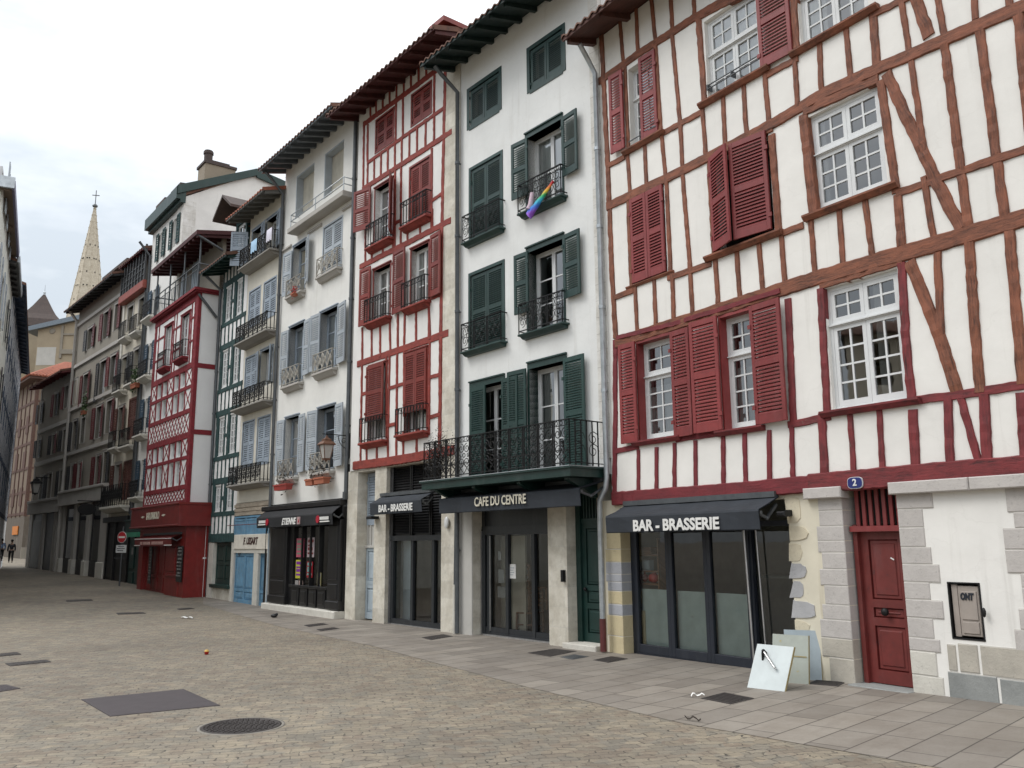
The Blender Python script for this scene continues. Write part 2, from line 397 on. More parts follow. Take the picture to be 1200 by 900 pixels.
m_stone_q = stone('limestone_quoin', (.78, .775, .75), (.75, .745, .72), (.56, .55, .53), 1.3, .31, .006, .2)
m_grey_st = rock('grey_pink_stone', (.54, .51, .485), (.44, .415, .395))
m_grey_st2 = rock('blue_grey_stone', (.31, .32, .31), (.21, .22, .215))
m_sand_st = rock('sandstone_block', (.50, .465, .40), (.37, .345, .30))
m_yel_st = rock('yellow_block', (.60, .52, .33), (.52, .44, .28))
m_lil_st = rock('lilac_grey_block', (.42, .43, .46), (.34, .35, .38))
m_white_st = rock('white_stone', (.66, .64, .58), (.50, .48, .43))
m_tile = tile_mat('terracotta_tiles', (.17, .085, .058), (.105, .056, .042), (.05, .042, .035))
m_tile_r = tile_mat('terracotta_tiles_bright', (.36, .12, .07), (.24, .085, .055), (.10, .06, .045))
m_slate = tile_mat('brown_slates', (.085, .062, .055), (.06, .047, .044), (.04, .035, .034))
m_glass = glass_mat('window_glass')
m_glass_s = glass_mat('shop_glass', (.92, .96, .95), 1.35, .012)
m_curtain = cloth('net_curtain', (.80, .82, .82))
m_curt_y = cloth('yellow_curtain', (.52, .38, .08))
m_curt_g = cloth('grey_curtain', (.33, .33, .33))
m_blind = cloth('beige_roller_blind', (.56, .53, .45))
m_awn = cloth('awning_charcoal', (.026, .032, .042))
m_awn_b = cloth('awning_black', (.012, .013, .016))
m_letter = plain('lettering_white', (.80, .80, .78), .6)
m_letter_c = plain('lettering_cream', (.72, .68, .56), .6)
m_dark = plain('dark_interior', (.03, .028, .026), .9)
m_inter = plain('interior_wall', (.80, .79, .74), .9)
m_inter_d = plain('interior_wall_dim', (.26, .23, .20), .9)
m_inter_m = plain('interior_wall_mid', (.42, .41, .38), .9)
m_soffit_red = timber_mat('soffit_dark_red', (.07, .016, .014), (.035, .01, .009), -.2)
m_soffit_green = paint('soffit_green', (.006, .020, .018), .6)
m_soffit_brown = timber_mat('soffit_brown', (.085, .030, .02), (.04, .016, .012), -.2)
m_wood = timber_mat('brown_wood', (.20, .10, .05), (.12, .06, .03), -.3)
m_terra = plain('terracotta_pot', (.42, .14, .08), .8)
m_redpl = plain('red_plastic', (.50, .02, .015), .45)
m_leaf = plain('leaf_green', (.05, .09, .03), .6)
m_dry = plain('dry_stems', (.045, .036, .028), .9)

# ---------------------------------------------------------------- houses: frame, walls, windows, shutters, balconies, roofs
class House:
    "local axes of a house: x to the right along its front as seen from the street, y into the house, z up"
    def __init__(s, name, label, cat, origin, az, out=0., group=None):
        a = rad(az); s.d = Vector((math.sin(a), math.cos(a), 0)); s.xr = -s.d; s.yi = Vector((math.cos(a), -math.sin(a), 0))
        o = Vector((origin[0], origin[1], 0)) - s.yi * out
        s.z0 = gz(o.x, o.y); s.o = Vector((o.x, o.y, s.z0))
        s.root = empty(name, s.o, math.atan2(s.xr.y, s.xr.x)); tag(s.root, label, cat, group); s.holes = []
    def p(s, px, py, off=0.):
        "where the sight line of a surveyed picture point meets the plane OFF metres in front of the house front"
        d = ray(px, py); q = s.o - s.yi * off - EYE
        P = EYE + d * (q.dot(s.yi) / d.dot(s.yi)) - s.o
        return P.dot(s.xr), P.z
    def rect(s, *pts, off=0.):
        q = [s.p(*t, off) for t in pts]
        if len(q) == 2: return q[0][0], q[1][0], q[1][1], q[0][1]
        return (q[0][0] + q[3][0]) / 2, (q[1][0] + q[2][0]) / 2, (q[2][1] + q[3][1]) / 2, (q[0][1] + q[1][1]) / 2
    def world(s, x, y, z): return s.o + s.xr * x + s.yi * y + Vector((0, 0, z))

def wall(h, name, mat, x0, x1, z0, z1, depth=8., thick=.3, yf=0., parent=None, top=True, body=True):
    hs = [(max(a, x0), min(b, x1), max(c, z0), min(d, z1)) for a, b, c, d in h.holes if b > x0 + .01 and a < x1 - .01 and d > z0 + .01 and c < z1 - .01]
    xs = sorted({x0, x1, *[v for q in hs for v in q[:2]]}); zs = sorted({z0, z1, *[v for q in hs for v in q[2:]]})
    # long cells are split so that the plaster can undulate
    mb = MB()
    def inh(x, z): return any(a < x < b and c < z < d for a, b, c, d in hs)
    for i in range(len(xs) - 1):
        for j in range(len(zs) - 1):
            if xs[i + 1] - xs[i] < 1e-5 or zs[j + 1] - zs[j] < 1e-5: continue
            if inh((xs[i] + xs[i + 1]) / 2, (zs[j] + zs[j + 1]) / 2): continue
            a, b, c, d = xs[i], xs[i + 1], zs[j], zs[j + 1]
            mb.quad((a, yf, c), (b, yf, c), (b, yf, d), (a, yf, d))
            mb.quad((b, yf + thick, c), (a, yf + thick, c), (a, yf + thick, d), (b, yf + thick, d))
    for a, b, c, d in hs:
        t = thick
        if a > x0 + 1e-4: mb.quad((a, yf, c), (a, yf, d), (a, yf + t, d), (a, yf + t, c))
        if b < x1 - 1e-4: mb.quad((b, yf, d), (b, yf, c), (b, yf + t, c), (b, yf + t, d))
        if c > z0 + 1e-4: mb.quad((a, yf, c), (a, yf + t, c), (b, yf + t, c), (b, yf, c))
        if d < z1 - 1e-4: mb.quad((a, yf, d), (b, yf, d), (b, yf + t, d), (a, yf + t, d))
    if body:
        Y = depth
        mb.quad((x0, yf, z0), (x0, yf, z1), (x0, Y, z1), (x0, Y, z0)); mb.quad((x1, yf, z1), (x1, yf, z0), (x1, Y, z0), (x1, Y, z1))
        mb.quad((x0, Y, z0), (x0, Y, z1), (x1, Y, z1), (x1, Y, z0))
        if top: mb.quad((x0, yf, z1), (x1, yf, z1), (x1, Y, z1), (x0, Y, z1))
    return mb.build(name, mat, parent or h.root)

def leaf(mb, x0, x1, z0, z1, nx, nz, y, lw, bw):
    mb.box(x0, x1, y, y + .045, z0, z0 + lw * 1.3); mb.box(x0, x1, y, y + .045, z1 - lw, z1)
    mb.box(x0, x0 + lw, y, y + .045, z0 + lw * 1.3, z1 - lw); mb.box(x1 - lw, x1, y, y + .045, z0 + lw * 1.3, z1 - lw)
    a, b, c, d = x0 + lw, x1 - lw, z0 + lw * 1.3, z1 - lw
    for i in range(1, nx):
        x = a + (b - a) * i / nx; mb.box(x - bw / 2, x + bw / 2, y + .008, y + .04, c, d)
    for i in range(1, nz):
        z = c + (d - c) * i / nz; mb.box(a, b, y + .011, y + .037, z - bw / 2, z + bw / 2)
def wavy(mb, x0, x1, z0, z1, y, n=None, amp=.025, flare=0.):
    n = n or max(4, int((x1 - x0) / .035)); ph = random.random() * 6
    vs = []; fs = []
    for i in range(n + 1):
        t = i / n; x = x0 + (x1 - x0) * t
        w = amp * (math.sin(t * (x1 - x0) * 52 + ph) + .5 * math.sin(t * (x1 - x0) * 23 + ph * 2))
        for j in range(3):
            u = j / 2; vs.append((x + (flare * (1 - u) * (t - .5)), y + w * (1.2 - .5 * u), z0 + (z1 - z0) * u))
    for i in range(n):
        for j in range(2): fs.append((i * 3 + j, (i + 1) * 3 + j, (i + 1) * 3 + j + 1, i * 3 + j + 1))
    mb.poly(vs, fs, True)
def window(h, r, leaves=2, nx=1, nz=2, transom=None, nzt=1, recess=.16, fw=.045, lw=.045, bw=.025, mat=None, casing=None, cw=.10, ch=None, curtain=None, hole=True, glass=None, parent=None, proud=.015, name='window', crange=(0, 1)):
    """a real opening with casing boards, frame, glazing bars, panes and what hangs behind them"""
    x0, x1, z0, z1 = r; mat = mat or m_whitep
    if hole: h.holes.append(r)
    a, b, c, d = r
    mb = MB(); y = recess
    mb.box(a, b, y, y + .08, c, c + fw); mb.box(a, b, y, y + .08, d - fw, d); mb.box(a, a + fw, y, y + .08, c + fw, d - fw); mb.box(b - fw, b, y, y + .08, c + fw, d - fw)
    a += fw; b -= fw; c += fw; d -= fw
    parts = [(c, d, nz)]
    if transom:
        zt = c + (d - c) * transom; mb.box(a, b, y - .012, y + .08, zt - fw * .55, zt + fw * .55)
        mb.box(a - fw * .8, b + fw * .8, y - .035, y, zt - fw * .25, zt + fw * .1)
        parts = [(c, zt - fw * .5, nz), (zt + fw * .5, d, nzt)]
    for q0, q1, n in parts:
        for k in range(leaves):
            u0 = a + (b - a) * k / leaves; u1 = a + (b - a) * (k + 1) / leaves
            leaf(mb, u0 + .002, u1 - .002, q0 + .002, q1 - .002, nx, n, y + .006, lw, bw)
    w = mb.build(name, mat, parent or h.root)
    g = MB().quad((a, y + .03, c), (b, y + .03, c), (b, y + .03, d), (a, y + .03, d)).build('window_pane', glass or m_glass, w)
    if curtain:
        k = MB(); W_ = b - a; cm, kind = curtain
        if kind == 'full': wavy(k, a, b, c, d, y + .075)
        elif kind == 'sides': wavy(k, a, a + W_ * .3, c, d, y + .075, flare=.05); wavy(k, b - W_ * .3, b, c, d, y + .075, flare=.05)
        elif kind == 'half': wavy(k, a, b, c, c + (d - c) * .55, y + .075)
        else: wavy(k, a + W_ * kind[0], a + W_ * kind[1], c, d, y + .075)
        k.build('curtain', cm, w)
    if casing:
        k = MB(); ch = ch or cw
        k.box(x0 - cw, x0, -proud, recess + .02, z0, z1 + ch); k.box(x1, x1 + cw, -proud, recess + .02, z0, z1 + ch); k.box(x0, x1, -proud - .001, recess + .02, z1, z1 + ch)
        k.box(x0 - cw * 1.1, x1 + cw * 1.1, -proud - .03, 0, z1 + ch, z1 + ch + .03)
        k.box(x0, x1, -proud + .02, recess, z0 - .02, z0 + .005)
        k.build('window_casing', casing, w)
    return w
def shutter(h, r, mat, y=.05, ang=0., hinge='l', panels=2, pitch=.042, t=.036, sw=.065, parent=None, split=None, tilt=0., name='shutter', hw=True):
    x0, x1, z0, z1 = r; w = x1 - x0; H = z1 - z0; mb = MB()
    sw = min(sw, w * .2)
    X0, X1 = (0, w) if hinge == 'l' else (-w, 0)
    mb.cbox(X0, X0 + sw, 0, t, 0, H, .006); mb.cbox(X1 - sw, X1, 0, t, 0, H, .006)
    cuts = [0.] + ([split] if split else [k / panels for k in range(1, panels)]) + [1.]
    rh = .085
    zs = [c * H for c in cuts]
    for i, z in enumerate(zs):
        lo = 0 if i == 0 else (H - rh if i == len(zs) - 1 else z - rh / 2)
        hh = rh * (1.5 if i == 0 else 1)
        mb.box(X0 + sw, X1 - sw, .003, t - .003, lo, lo + hh)
    for i in range(len(zs) - 1):
        a = (rh * 1.5 if i == 0 else zs[i] + rh / 2); b = (H - rh if i == len(zs) - 2 else zs[i + 1] - rh / 2)
        n = max(2, int((b - a) / pitch)); q = (b - a) / n
        for k in range(n):
            z = a + q * k
            zj = random.uniform(-.002, .002); mb.xprism([(.002, z + zj), (t - .006, z + q * .90), (t - .006, z + q * .90 + .005), (.012, z + q * .36 + .006), (.002, z + q * .34 + zj)], X0 + sw - .004, X1 - sw + .004)
    if hw:
        hx = X0 if hinge == 'l' else X1
        for z in (H * .14, H * .82): mb.box(hx - .03, hx + .03, -.012, .004, z - .03, z + .03)
    o = mb.build(name, mat, parent or h.root)
    o.location = (x0 if hinge == 'l' else x1, -y - (t if y >= 0 else 0), z0); o.rotation_euler = (tilt, 0, ang if hinge == 'l' else -ang)
    return o
def closed_pair(h, r, mat, y=-.01, panels=2, casing=True, cw=.09, pitch=.042, split=None, parent=None, mid=.008):
    "two shutters shut in their frame"
    x0, x1, z0, z1 = r; m = (x0 + x1) / 2
    h.holes.append(r)
    if casing:
        k = MB(); k.box(x0 - cw, x0, -.015, .16, z0 - .05, z1 + cw); k.box(x1, x1 + cw, -.015, .16, z0 - .05, z1 + cw); k.box(x0, x1, -.016, .16, z1, z1 + cw); k.box(x0, x1, -.016, .16, z0 - cw, z0)
        k.build('shutter_frame', mat, parent or h.root)
    shutter(h, (x0 + .01, m - mid / 2, z0 + .01, z1 - .01), mat, -.012, 0, 'l', panels, pitch, parent=parent, split=split)
    shutter(h, (m + mid / 2, x1 - .01, z0 + .01, z1 - .01), mat, -.012, 0, 'r', panels, pitch, parent=parent, split=split)
    MB().box(x0, x1, .26, .28, z0, z1).build('room_shade_sheet', m_dark, parent or h.root)  # near-black sheet, its colour standing in for the unlit room behind the slats

def rail_front(mb, x0, x1, z0, z1, y, style, sp_=.11, bw=.014, hand=.03, maxs=9):
    H = z1 - z0; W_ = x1 - x0
    mb.box(x0, x1, y - hand / 2, y + hand / 2, z1 - .018, z1); mb.box(x0, x1, y - .010, y + .010, z0 + .05, z0 + .068)
    if style == 'bars':
        n = max(3, int(W_ / sp_))
        for i in range(n + 1):
            x = x0 + W_ * i / n; mb.box(x - bw / 2, x + bw / 2, y - bw / 2, y + bw / 2, z0, z1 - .018)
        mb.box(x0, x1, y - .008, y + .008, z1 - .14, z1 - .126)
        m_ = max(2, int(n))
        for i in range(m_): mb.ring(x0 + W_ * (i + .5) / m_, z1 - .072, .040, y, .011, 8)
    elif style == 'scroll':
        n = max(2, round(W_ / .42)); q = W_ / n
        for i in range(n + 1):
            x = x0 + q * i
            for dx in ((-.022, .022) if 0 < i < n else (0,)): mb.box(x + dx - bw / 2, x + dx + bw / 2, y - bw / 2, y + bw / 2, z0, z1)
        for i in range(n):
            cx = x0 + q * (i + .5); r = min(q * .24, H * .2)
            for k in (-1, 1):
                mb.spiral(cx + k * r * .95, z0 + H * .70, r, y, 1.4, rad(90), k, bw); mb.spiral(cx + k * r * .95, z0 + H * .36, r, y, 1.4, rad(-90), -k, bw)
                mb.spiral(cx + k * q * .34, z0 + H * .52, r * .5, y, 1.2, 0, k, bw * .9)
            mb.ring(cx, z0 + H * .53, r * .42, y, bw); mb.ring(cx, z1 - .06, .035, y, bw * .8, 8); mb.ring(cx - q * .3, z1 - .06, .035, y, bw * .8, 8); mb.ring(cx + q * .3, z1 - .06, .035, y, bw * .8, 8)
            mb.box(x0 + q * i, x0 + q * (i + 1), y - .006, y + .006, z1 - .115, z1 - .103)
    elif style == 'lattice':
        n = max(2, round(W_ / .34)); q = W_ / n
        for i in range(n + 1):
            x = x0 + q * i; mb.box(x - bw / 2, x + bw / 2, y - bw / 2, y + bw / 2, z0, z1)
        for i in range(n):
            a = x0 + q * i
            mb.bar((a, y, z0 + .07), (a + q, y, z1 - .02), bw, bw); mb.bar((a + q, y + .004, z0 + .07), (a, y + .004, z1 - .02), bw, bw)
            mb.ring(a + q / 2, (z0 + z1) / 2 + .02, q * .27, y - .004, bw)
            mb.ring(a + q / 2, (z0 + z1) / 2 + .02, q * .14, y - .004, bw)
    elif style == 'two':
        mb.box(x0, x1, y - .01, y + .01, (z0 + z1) / 2 - .008, (z0 + z1) / 2 + .008)
def rail_side(mb, x, y0, y1, z0, z1, style, bw=.014, hand=.03):
    mb.box(x - hand / 2, x + hand / 2, y0, y1, z1 - .0175, z1 - .0005); mb.box(x - .009, x + .009, y0, y1, z0 + .051, z0 + .067)
    n = max(1, int((y1 - y0) / .12))
    for i in range(n):
        y = y0 + (y1 - y0) * i / n; mb.box(x - bw / 2, x + bw / 2, y - bw / 2, y + bw / 2, z0, z1)
def balcony(h, x0, x1, zs, zt, d, style='scroll', slab_t=.10, slab_mat=None, mat=None, corbel=True, over=.04, bw=.014, parent=None, sp_=.11):
    """slab at zs, handrail at zt, d metres proud of the wall"""
    b = MB(); o = over
    b.cbox(x0 - o, x1 + o, -d - o, 0, zs - slab_t * .55, zs, .01)
    if corbel: b.xprism([(-d - o * .3, zs - slab_t * .55), (-d * .55, zs - slab_t * 1.35), (0, zs - slab_t * 1.5), (0, zs - slab_t * .55)], x0 + .02, x1 - .02)
    bo = b.build('balcony', slab_mat or m_white_st, parent or h.root)
    r = MB(); rail_front(r, x0, x1, zs, zt, -d, style, sp_, bw); rail_side(r, x0, -d, 0, zs, zt, style, bw); rail_side(r, x1, -d, 0, zs, zt, style, bw)
    r.build('railing', mat or m_iron, bo)
    return bo
def timber(mb, *pts, d=.025, back=.06, jit=.10, seg=.085):
    "hewn timber on the wall front through points in local x,z; the last argument is its width"
    if isinstance(pts[-1], (int, float)) and isinstance(pts[-2], (int, float)): pts, d = pts[:-1], pts[-1]
    w = pts[-1]; P_ = [Vector((q[0], q[1])) for q in pts[:-1]]
    cum = [0.]
    for a, b in zip(P_, P_[1:]): cum.append(cum[-1] + (b - a).length)
    Ln = cum[-1]
    if Ln < .02: return
    n = max(1, int(Ln / seg)); vs = []; fs = []; ru = random.uniform(0, 60); rv = random.uniform(0, 60); b00 = len(mb.v); jit = jit * (.5 if w > .15 else 1)
    def at(s_):
        for i in range(len(cum) - 1):
            if s_ <= cum[i + 1] + 1e-9: return P_[i].lerp(P_[i + 1], (s_ - cum[i]) / max(1e-9, cum[i + 1] - cum[i]))
        return P_[-1]
    for i in range(n + 1):
        c = at(Ln * i / n); t = (at(min(Ln, Ln * i / n + .15)) - at(max(0, Ln * i / n - .15))).normalized(); nrm = Vector((-t.y, t.x))
        if 0 < i < n: c = c + nrm * random.uniform(-1, 1) * w * jit * .28
        l = w / 2 * (1 + random.uniform(-1, 1) * jit); r = w / 2 * (1 + random.uniform(-1, 1) * jit); dd = d * (1 + random.uniform(-.25, .25)); e = .25 * min(l, r)
        for q, y in ((l, back), (l, -dd * .45), (l - e * .5, -dd), (-(r - e * .5), -dd), (-r, -dd * .45), (-r, back)):
            P = c + nrm * q; mb.gr[b00 + len(vs)] = (ru + Ln * i / n, rv + q + y * .7, 0.); vs.append((P.x, y, P.y))
    for i in range(n):
        for k in range(5): fs.append((i * 6 + k, i * 6 + k + 1, i * 6 + k + 7, i * 6 + k + 6))
    fs.append(tuple(range(5, -1, -1))); fs.append(tuple(n * 6 + k for k in range(6)))
    mb.poly(vs, fs)
def roof(h, x0, x1, ze, ov=.8, pitch=17., depth=4.5, mat=None, soffit=None, raf=.5, rafw=.09, rafh=.13, tile=.21, hip=0., sag=.02, gutter=None, name='roof'):
    """tiled slope rising from the eave; soffit boards and rafter tails under it"""
    tp = math.tan(rad(pitch)); mat = mat or m_tile
    mb = MB(); n = max(2, int((x1 - x0) / tile)); k = 6; ys = [-ov - .06, -ov + .35, -ov + .36, -ov + .75, -ov + .76, .8, .81, depth]
    lift = [0, .0, .025, .025, .05, .05, .075, .075]
    vs = []; fs = []; m = n * k + 1
    for j, y in enumerate(ys):
        for i in range(m):
            t = i / k; x = x0 + (x1 - x0) * i / (m - 1); a = (t % 1.)
            w = .045 * math.sin(math.pi * min(a / .62, 1)) if a < .62 else -.018 * math.sin(math.pi * (a - .62) / .38)
            rnd = .012 * noise.noise(Vector((int(t) * 1.7, j * .9, x0)))
            vs.append((x, y, ze + .06 + (y + ov) * tp + w + rnd + lift[j] - sag * math.sin(math.pi * i / (m - 1))))
    for j in range(len(ys) - 1):
        for i in range(m - 1): fs.append((j * m + i, j * m + i + 1, (j + 1) * m + i + 1, (j + 1) * m + i))
    b0 = len(vs)
    for i in range(m):
        x, y, z = vs[i]; vs.append((x, y + .01, z - .028))
    for i in range(m - 1): fs.append((i, b0 + i, b0 + i + 1, i + 1))
    mb.poly(vs, fs, True)
    # back slope and verges
    rz = ze + (depth + ov) * tp
    mb.quad((x0, depth, rz + .13), (x1, depth, rz + .13), (x1, depth * 2, ze), (x0, depth * 2, ze))
    for x in (x0, x1):
        mb.poly([(x, -ov - .05, ze - .01), (x, depth, rz - .01), (x, depth, rz + .16), (x, -ov - .05, ze + .11)], [(0, 1, 2, 3)])
        mb.poly([(x, depth, rz + .1), (x, depth * 2, ze), (x, 0, ze), ], [(0, 1, 2)])
    ro = mb.build(name, mat, h.root)
    s = MB(); so_ = soffit or m_green2
    s.poly([(x0 + .01, -ov, ze), (x1 - .01, -ov, ze), (x1 - .01, .3, ze + (ov + .3) * tp), (x0 + .01, .3, ze + (ov + .3) * tp),
            (x0 + .01, -ov, ze + .025), (x1 - .01, -ov, ze + .025), (x1 - .01, .3, ze + (ov + .3) * tp + .025), (x0 + .01, .3, ze + (ov + .3) * tp + .025)],
           [(0, 3, 2, 1), (4, 5, 6, 7), (0, 1, 5, 4), (1, 2, 6, 5), (2, 3, 7, 6), (3, 0, 4, 7)])
    s.box(x0, x1, -ov - .025, -ov - .001, ze - .03, ze + .05)
    nr = max(2, int((x1 - x0) / raf))
    for i in range(nr + 1):
        x = x0 + .08 + (x1 - x0 - .16) * i / nr; y0 = -ov + .06
        s.poly([(x - rafw / 2, y0, ze + .06 * tp - rafh * .7), (x + rafw / 2, y0, ze + .06 * tp - rafh * .7), (x + rafw / 2, y0, ze + .06 * tp), (x - rafw / 2, y0, ze + .06 * tp),
                (x - rafw / 2, .2, ze + (ov + .2) * tp - rafh), (x + rafw / 2, .2, ze + (ov + .2) * tp - rafh), (x + rafw / 2, .2, ze + (ov + .2) * tp), (x - rafw / 2, .2, ze + (ov + .2) * tp)],
               [(0, 1, 2, 3), (5, 4, 7, 6), (0, 4, 5, 1), (1, 5, 6, 2), (3, 2, 6, 7), (4, 0, 3, 7)])
    s.build('eave', so_, ro)
    return ro
def pipe(h, pts, r=.045, mat=None, name='downpipe', clips=True, parent=None):
    mb = MB(); mb.tube(pts, r, 10)
    if clips:
        for a, b in zip(pts, pts[1:]):
            a = Vector(a); b = Vector(b); L_ = (b - a).length
            if abs(b.z - a.z) > 1.5:
                for k in range(1, int(L_ / 1.9) + 1):
                    c = a + (b - a) * k / (int(L_ / 1.9) + 1); mb.tube([c - Vector((0, 0, .03)), c + Vector((0, 0, .03))], r * 1.22, 10); mb.box(c.x - .012, c.x + .012, c.y, .02, c.z - .012, c.z + .012)
    return mb.build(name, mat or m_zinc, parent or h.root)
def awning(h, x0, x1, zw, zf, zv, d, mat, wall_off=0., arms=True):
    "wall line at zw, front edge at zf, valance down to zv"
    mb = MB(); n = 10; vs = []; fs = []
    for i in range(n + 1):
        x = x0 + (x1 - x0) * i / n; sg = .012 * math.sin(i * 2.1)
        for (y, z) in ((-wall_off, zw), (-(d + wall_off) * .55, zw + (zf - zw) * .55 - .02 + sg), (-d, zf), (-d - .012, zf - .03), (-d - .006 + sg * .6, (zf + zv) / 2), (-d + sg, zv)):
            vs.append((x, y, z))
    for i in range(n):
        for k in range(5): fs.append((i * 6 + k, i * 6 + k + 1, (i + 1) * 6 + k + 1, (i + 1) * 6 + k))
    b = len(vs)
    vs += [(x, y + .012, z - .012) for x, y, z in vs]
    fs += [(p[3] + b, p[2] + b, p[1] + b, p[0] + b) for p in fs]
    mb.poly(vs, fs)
    o = mb.build('awning', mat, h.root)
    a = MB(); a.box(x0, x1, -d + .02, -d + .07, zf - .07, zf - .025)
    for x in (x0 + .06, x1 - .06):
        a.bar((x, -.02, zw - .12), (x, -d * .5, zf - .12), .035); a.bar((x, -d * .5, zf - .12), (x, -d + .03, zf - .05), .035)
        a.ball((x, -d * .5, zf - .12), .03)
    a.box(x0 + .02, x1 - .02, -.10, -.005, zw - .02, zw + .06)
    a.build('awning_frame', m_zincd, o)
    return o
def door_leaf(mb, x0, x1, z0, z1, y, rails, st=.10, inset=.02):
    "panelled leaf: rails = heights (fractions) between panels"
    mb.box(x0, x0 + st, y, y + .05, z0, z1); mb.box(x1 - st, x1, y, y + .05, z0, z1)
    zs = [0.] + rails + [1.]
    for i, f in enumerate(zs):
        z = z0 + (z1 - z0) * f; lo = z if i == 0 else (z - .1 if i == len(zs) - 1 else z - .05); mb.box(x0 + st, x1 - st, y, y + .05, lo, lo + (.16 if i == 0 else .1))
    for i in range(len(zs) - 1):
        a = z0 + (z1 - z0) * zs[i] + (.16 if i == 0 else .05); b = z0 + (z1 - z0) * zs[i + 1] - (.1 if i == len(zs) - 2 else .05)
        mb.cbox(x0 + st, x1 - st, y + inset, y + .05, a, b, .018); mb.cbox(x0 + st + .05, x1 - st - .05, y + inset - .012, y + .045, a + .05, b - .05, .012)

# ================================================================ setting: ground, street, pavement
def sheet(name, mat, inside, xs, ys, lift=0.):
    vs = []; idx = {}; fs = []
    for i, x in enumerate(xs):
        for j, y in enumerate(ys): vs.append((x, y, gz(x, y) + lift))
    ny = len(ys)
    for i in range(len(xs) - 1):
        for j in range(ny - 1):
            if inside is None or inside((xs[i] + xs[i + 1]) / 2, (ys[j] + ys[j + 1]) / 2):
                fs.append((i * ny + j, (i + 1) * ny + j, (i + 1) * ny + j + 1, i * ny + j + 1))
    mb = MB(); mb.poly(vs, fs, True)
    return mb.build(name, mat)
def cobble_mat():
    m, t, p = mat_base('granite_setts')
    c = N(t, 'ShaderNodeTexCoord'); mp_ = N(t, 'ShaderNodeMapping'); mp_.inputs['Rotation'].default_value = (0, 0, rad(-12)); t.links.new(c.outputs['Object'], mp_.inputs[0])
    nz = N(t, 'ShaderNodeTexNoise'); nz.inputs['Scale'].default_value = 1.3; nz.inputs['Detail'].default_value = 2; t.links.new(mp_.outputs[0], nz.inputs['Vector'])
    nz2 = N(t, 'ShaderNodeTexNoise'); nz2.inputs['Scale'].default_value = 14; nz2.inputs['Detail'].default_value = 2; t.links.new(mp_.outputs[0], nz2.inputs['Vector'])
    a1 = N(t, 'ShaderNodeVectorMath', operation='MULTIPLY_ADD'); a1.inputs[1].default_value = (.26, .40, 0); t.links.new(nz.outputs['Color'], a1.inputs[0]); t.links.new(mp_.outputs[0], a1.inputs[2])
    a2 = N(t, 'ShaderNodeVectorMath', operation='MULTIPLY_ADD'); a2.inputs[1].default_value = (.085, .075, 0); t.links.new(nz2.outputs['Color'], a2.inputs[0]); t.links.new(a1.outputs[0], a2.inputs[2])
    b = N(t, 'ShaderNodeTexBrick'); b.inputs['Scale'].default_value = 1; b.inputs['Brick Width'].default_value = .175; b.inputs['Row Height'].default_value = .112; b.inputs['Mortar Size'].default_value = .009
    b.inputs['Mortar Smooth'].default_value = .55; b.offset = .5
    for k, col in (('Color1', (.240, .214, .170)), ('Color2', (.186, .167, .134)), ('Mortar', (.138, .124, .099))): b.inputs[k].default_value = (*col, 1)
    t.links.new(a2.outputs[0], b.inputs['Vector'])
    obj = c.outputs['Object']
    vo = N(t, 'ShaderNodeTexVoronoi'); vo.inputs['Scale'].default_value = 6.5; t.links.new(mp_.outputs[0], vo.inputs['Vector'])
    hs = N(t, 'ShaderNodeSeparateColor'); t.links.new(vo.outputs['Color'], hs.inputs[0])
    col = mixc(t, ramp(t, hs.outputs[0], .2, .9), b.outputs['Color'], (1.30, 1.24, 1.15), 'MULTIPLY')
    col = mixc(t, ramp(t, hs.outputs[1], .55, .95), col, mixc(t, 1.0, b.outputs['Color'], (1.02, .93, .88), 'MULTIPLY'))
    gp_ = N(t, 'ShaderNodeMath', operation='MULTIPLY'); t.links.new(ramp(t, tnoise(t, 4.2, 4, .75, vec=obj), .50, .60), gp_.inputs[0]); t.links.new(ramp(t, b.outputs['Fac'], .25, .8), gp_.inputs[1])
    col = mixc(t, gp_.outputs[0], col, (.055, .049, .040))
    dk = ramp(t, tnoise(t, 7.5, 4, .7, vec=obj), .60, .72); f = N(t, 'ShaderNodeMath', operation='MULTIPLY'); t.links.new(dk, f.inputs[0]); f.inputs[1].default_value = .42
    col = mixc(t, f.outputs[0], col, (.085, .077, .066))
    big = ramp(t, tnoise(t, .22, 4, .6, vec=obj), .38, .68); col = mixc(t, big, col, mixc(t, 1.0, col, (.68, .68, .70), 'MULTIPLY'))
    mo = ramp(t, tnoise(t, .9, 5, .7, vec=obj), .60, .75); f = N(t, 'ShaderNodeMath', operation='MULTIPLY'); t.links.new(mo, f.inputs[0]); f.inputs[1].default_value = .35; col = mixc(t, f.outputs[0], col, (.17, .16, .10))
    t.links.new(col, p.inputs['Base Color']); p.inputs['Roughness'].default_value = .75
    bump(t, p, b.outputs['Fac'], -1.0, .035); bump(t, p, tnoise(t, 9, 4, .65, vec=obj), .8, .025); bump(t, p, tnoise(t, 60, 3, vec=obj), .3, .004)
    return m
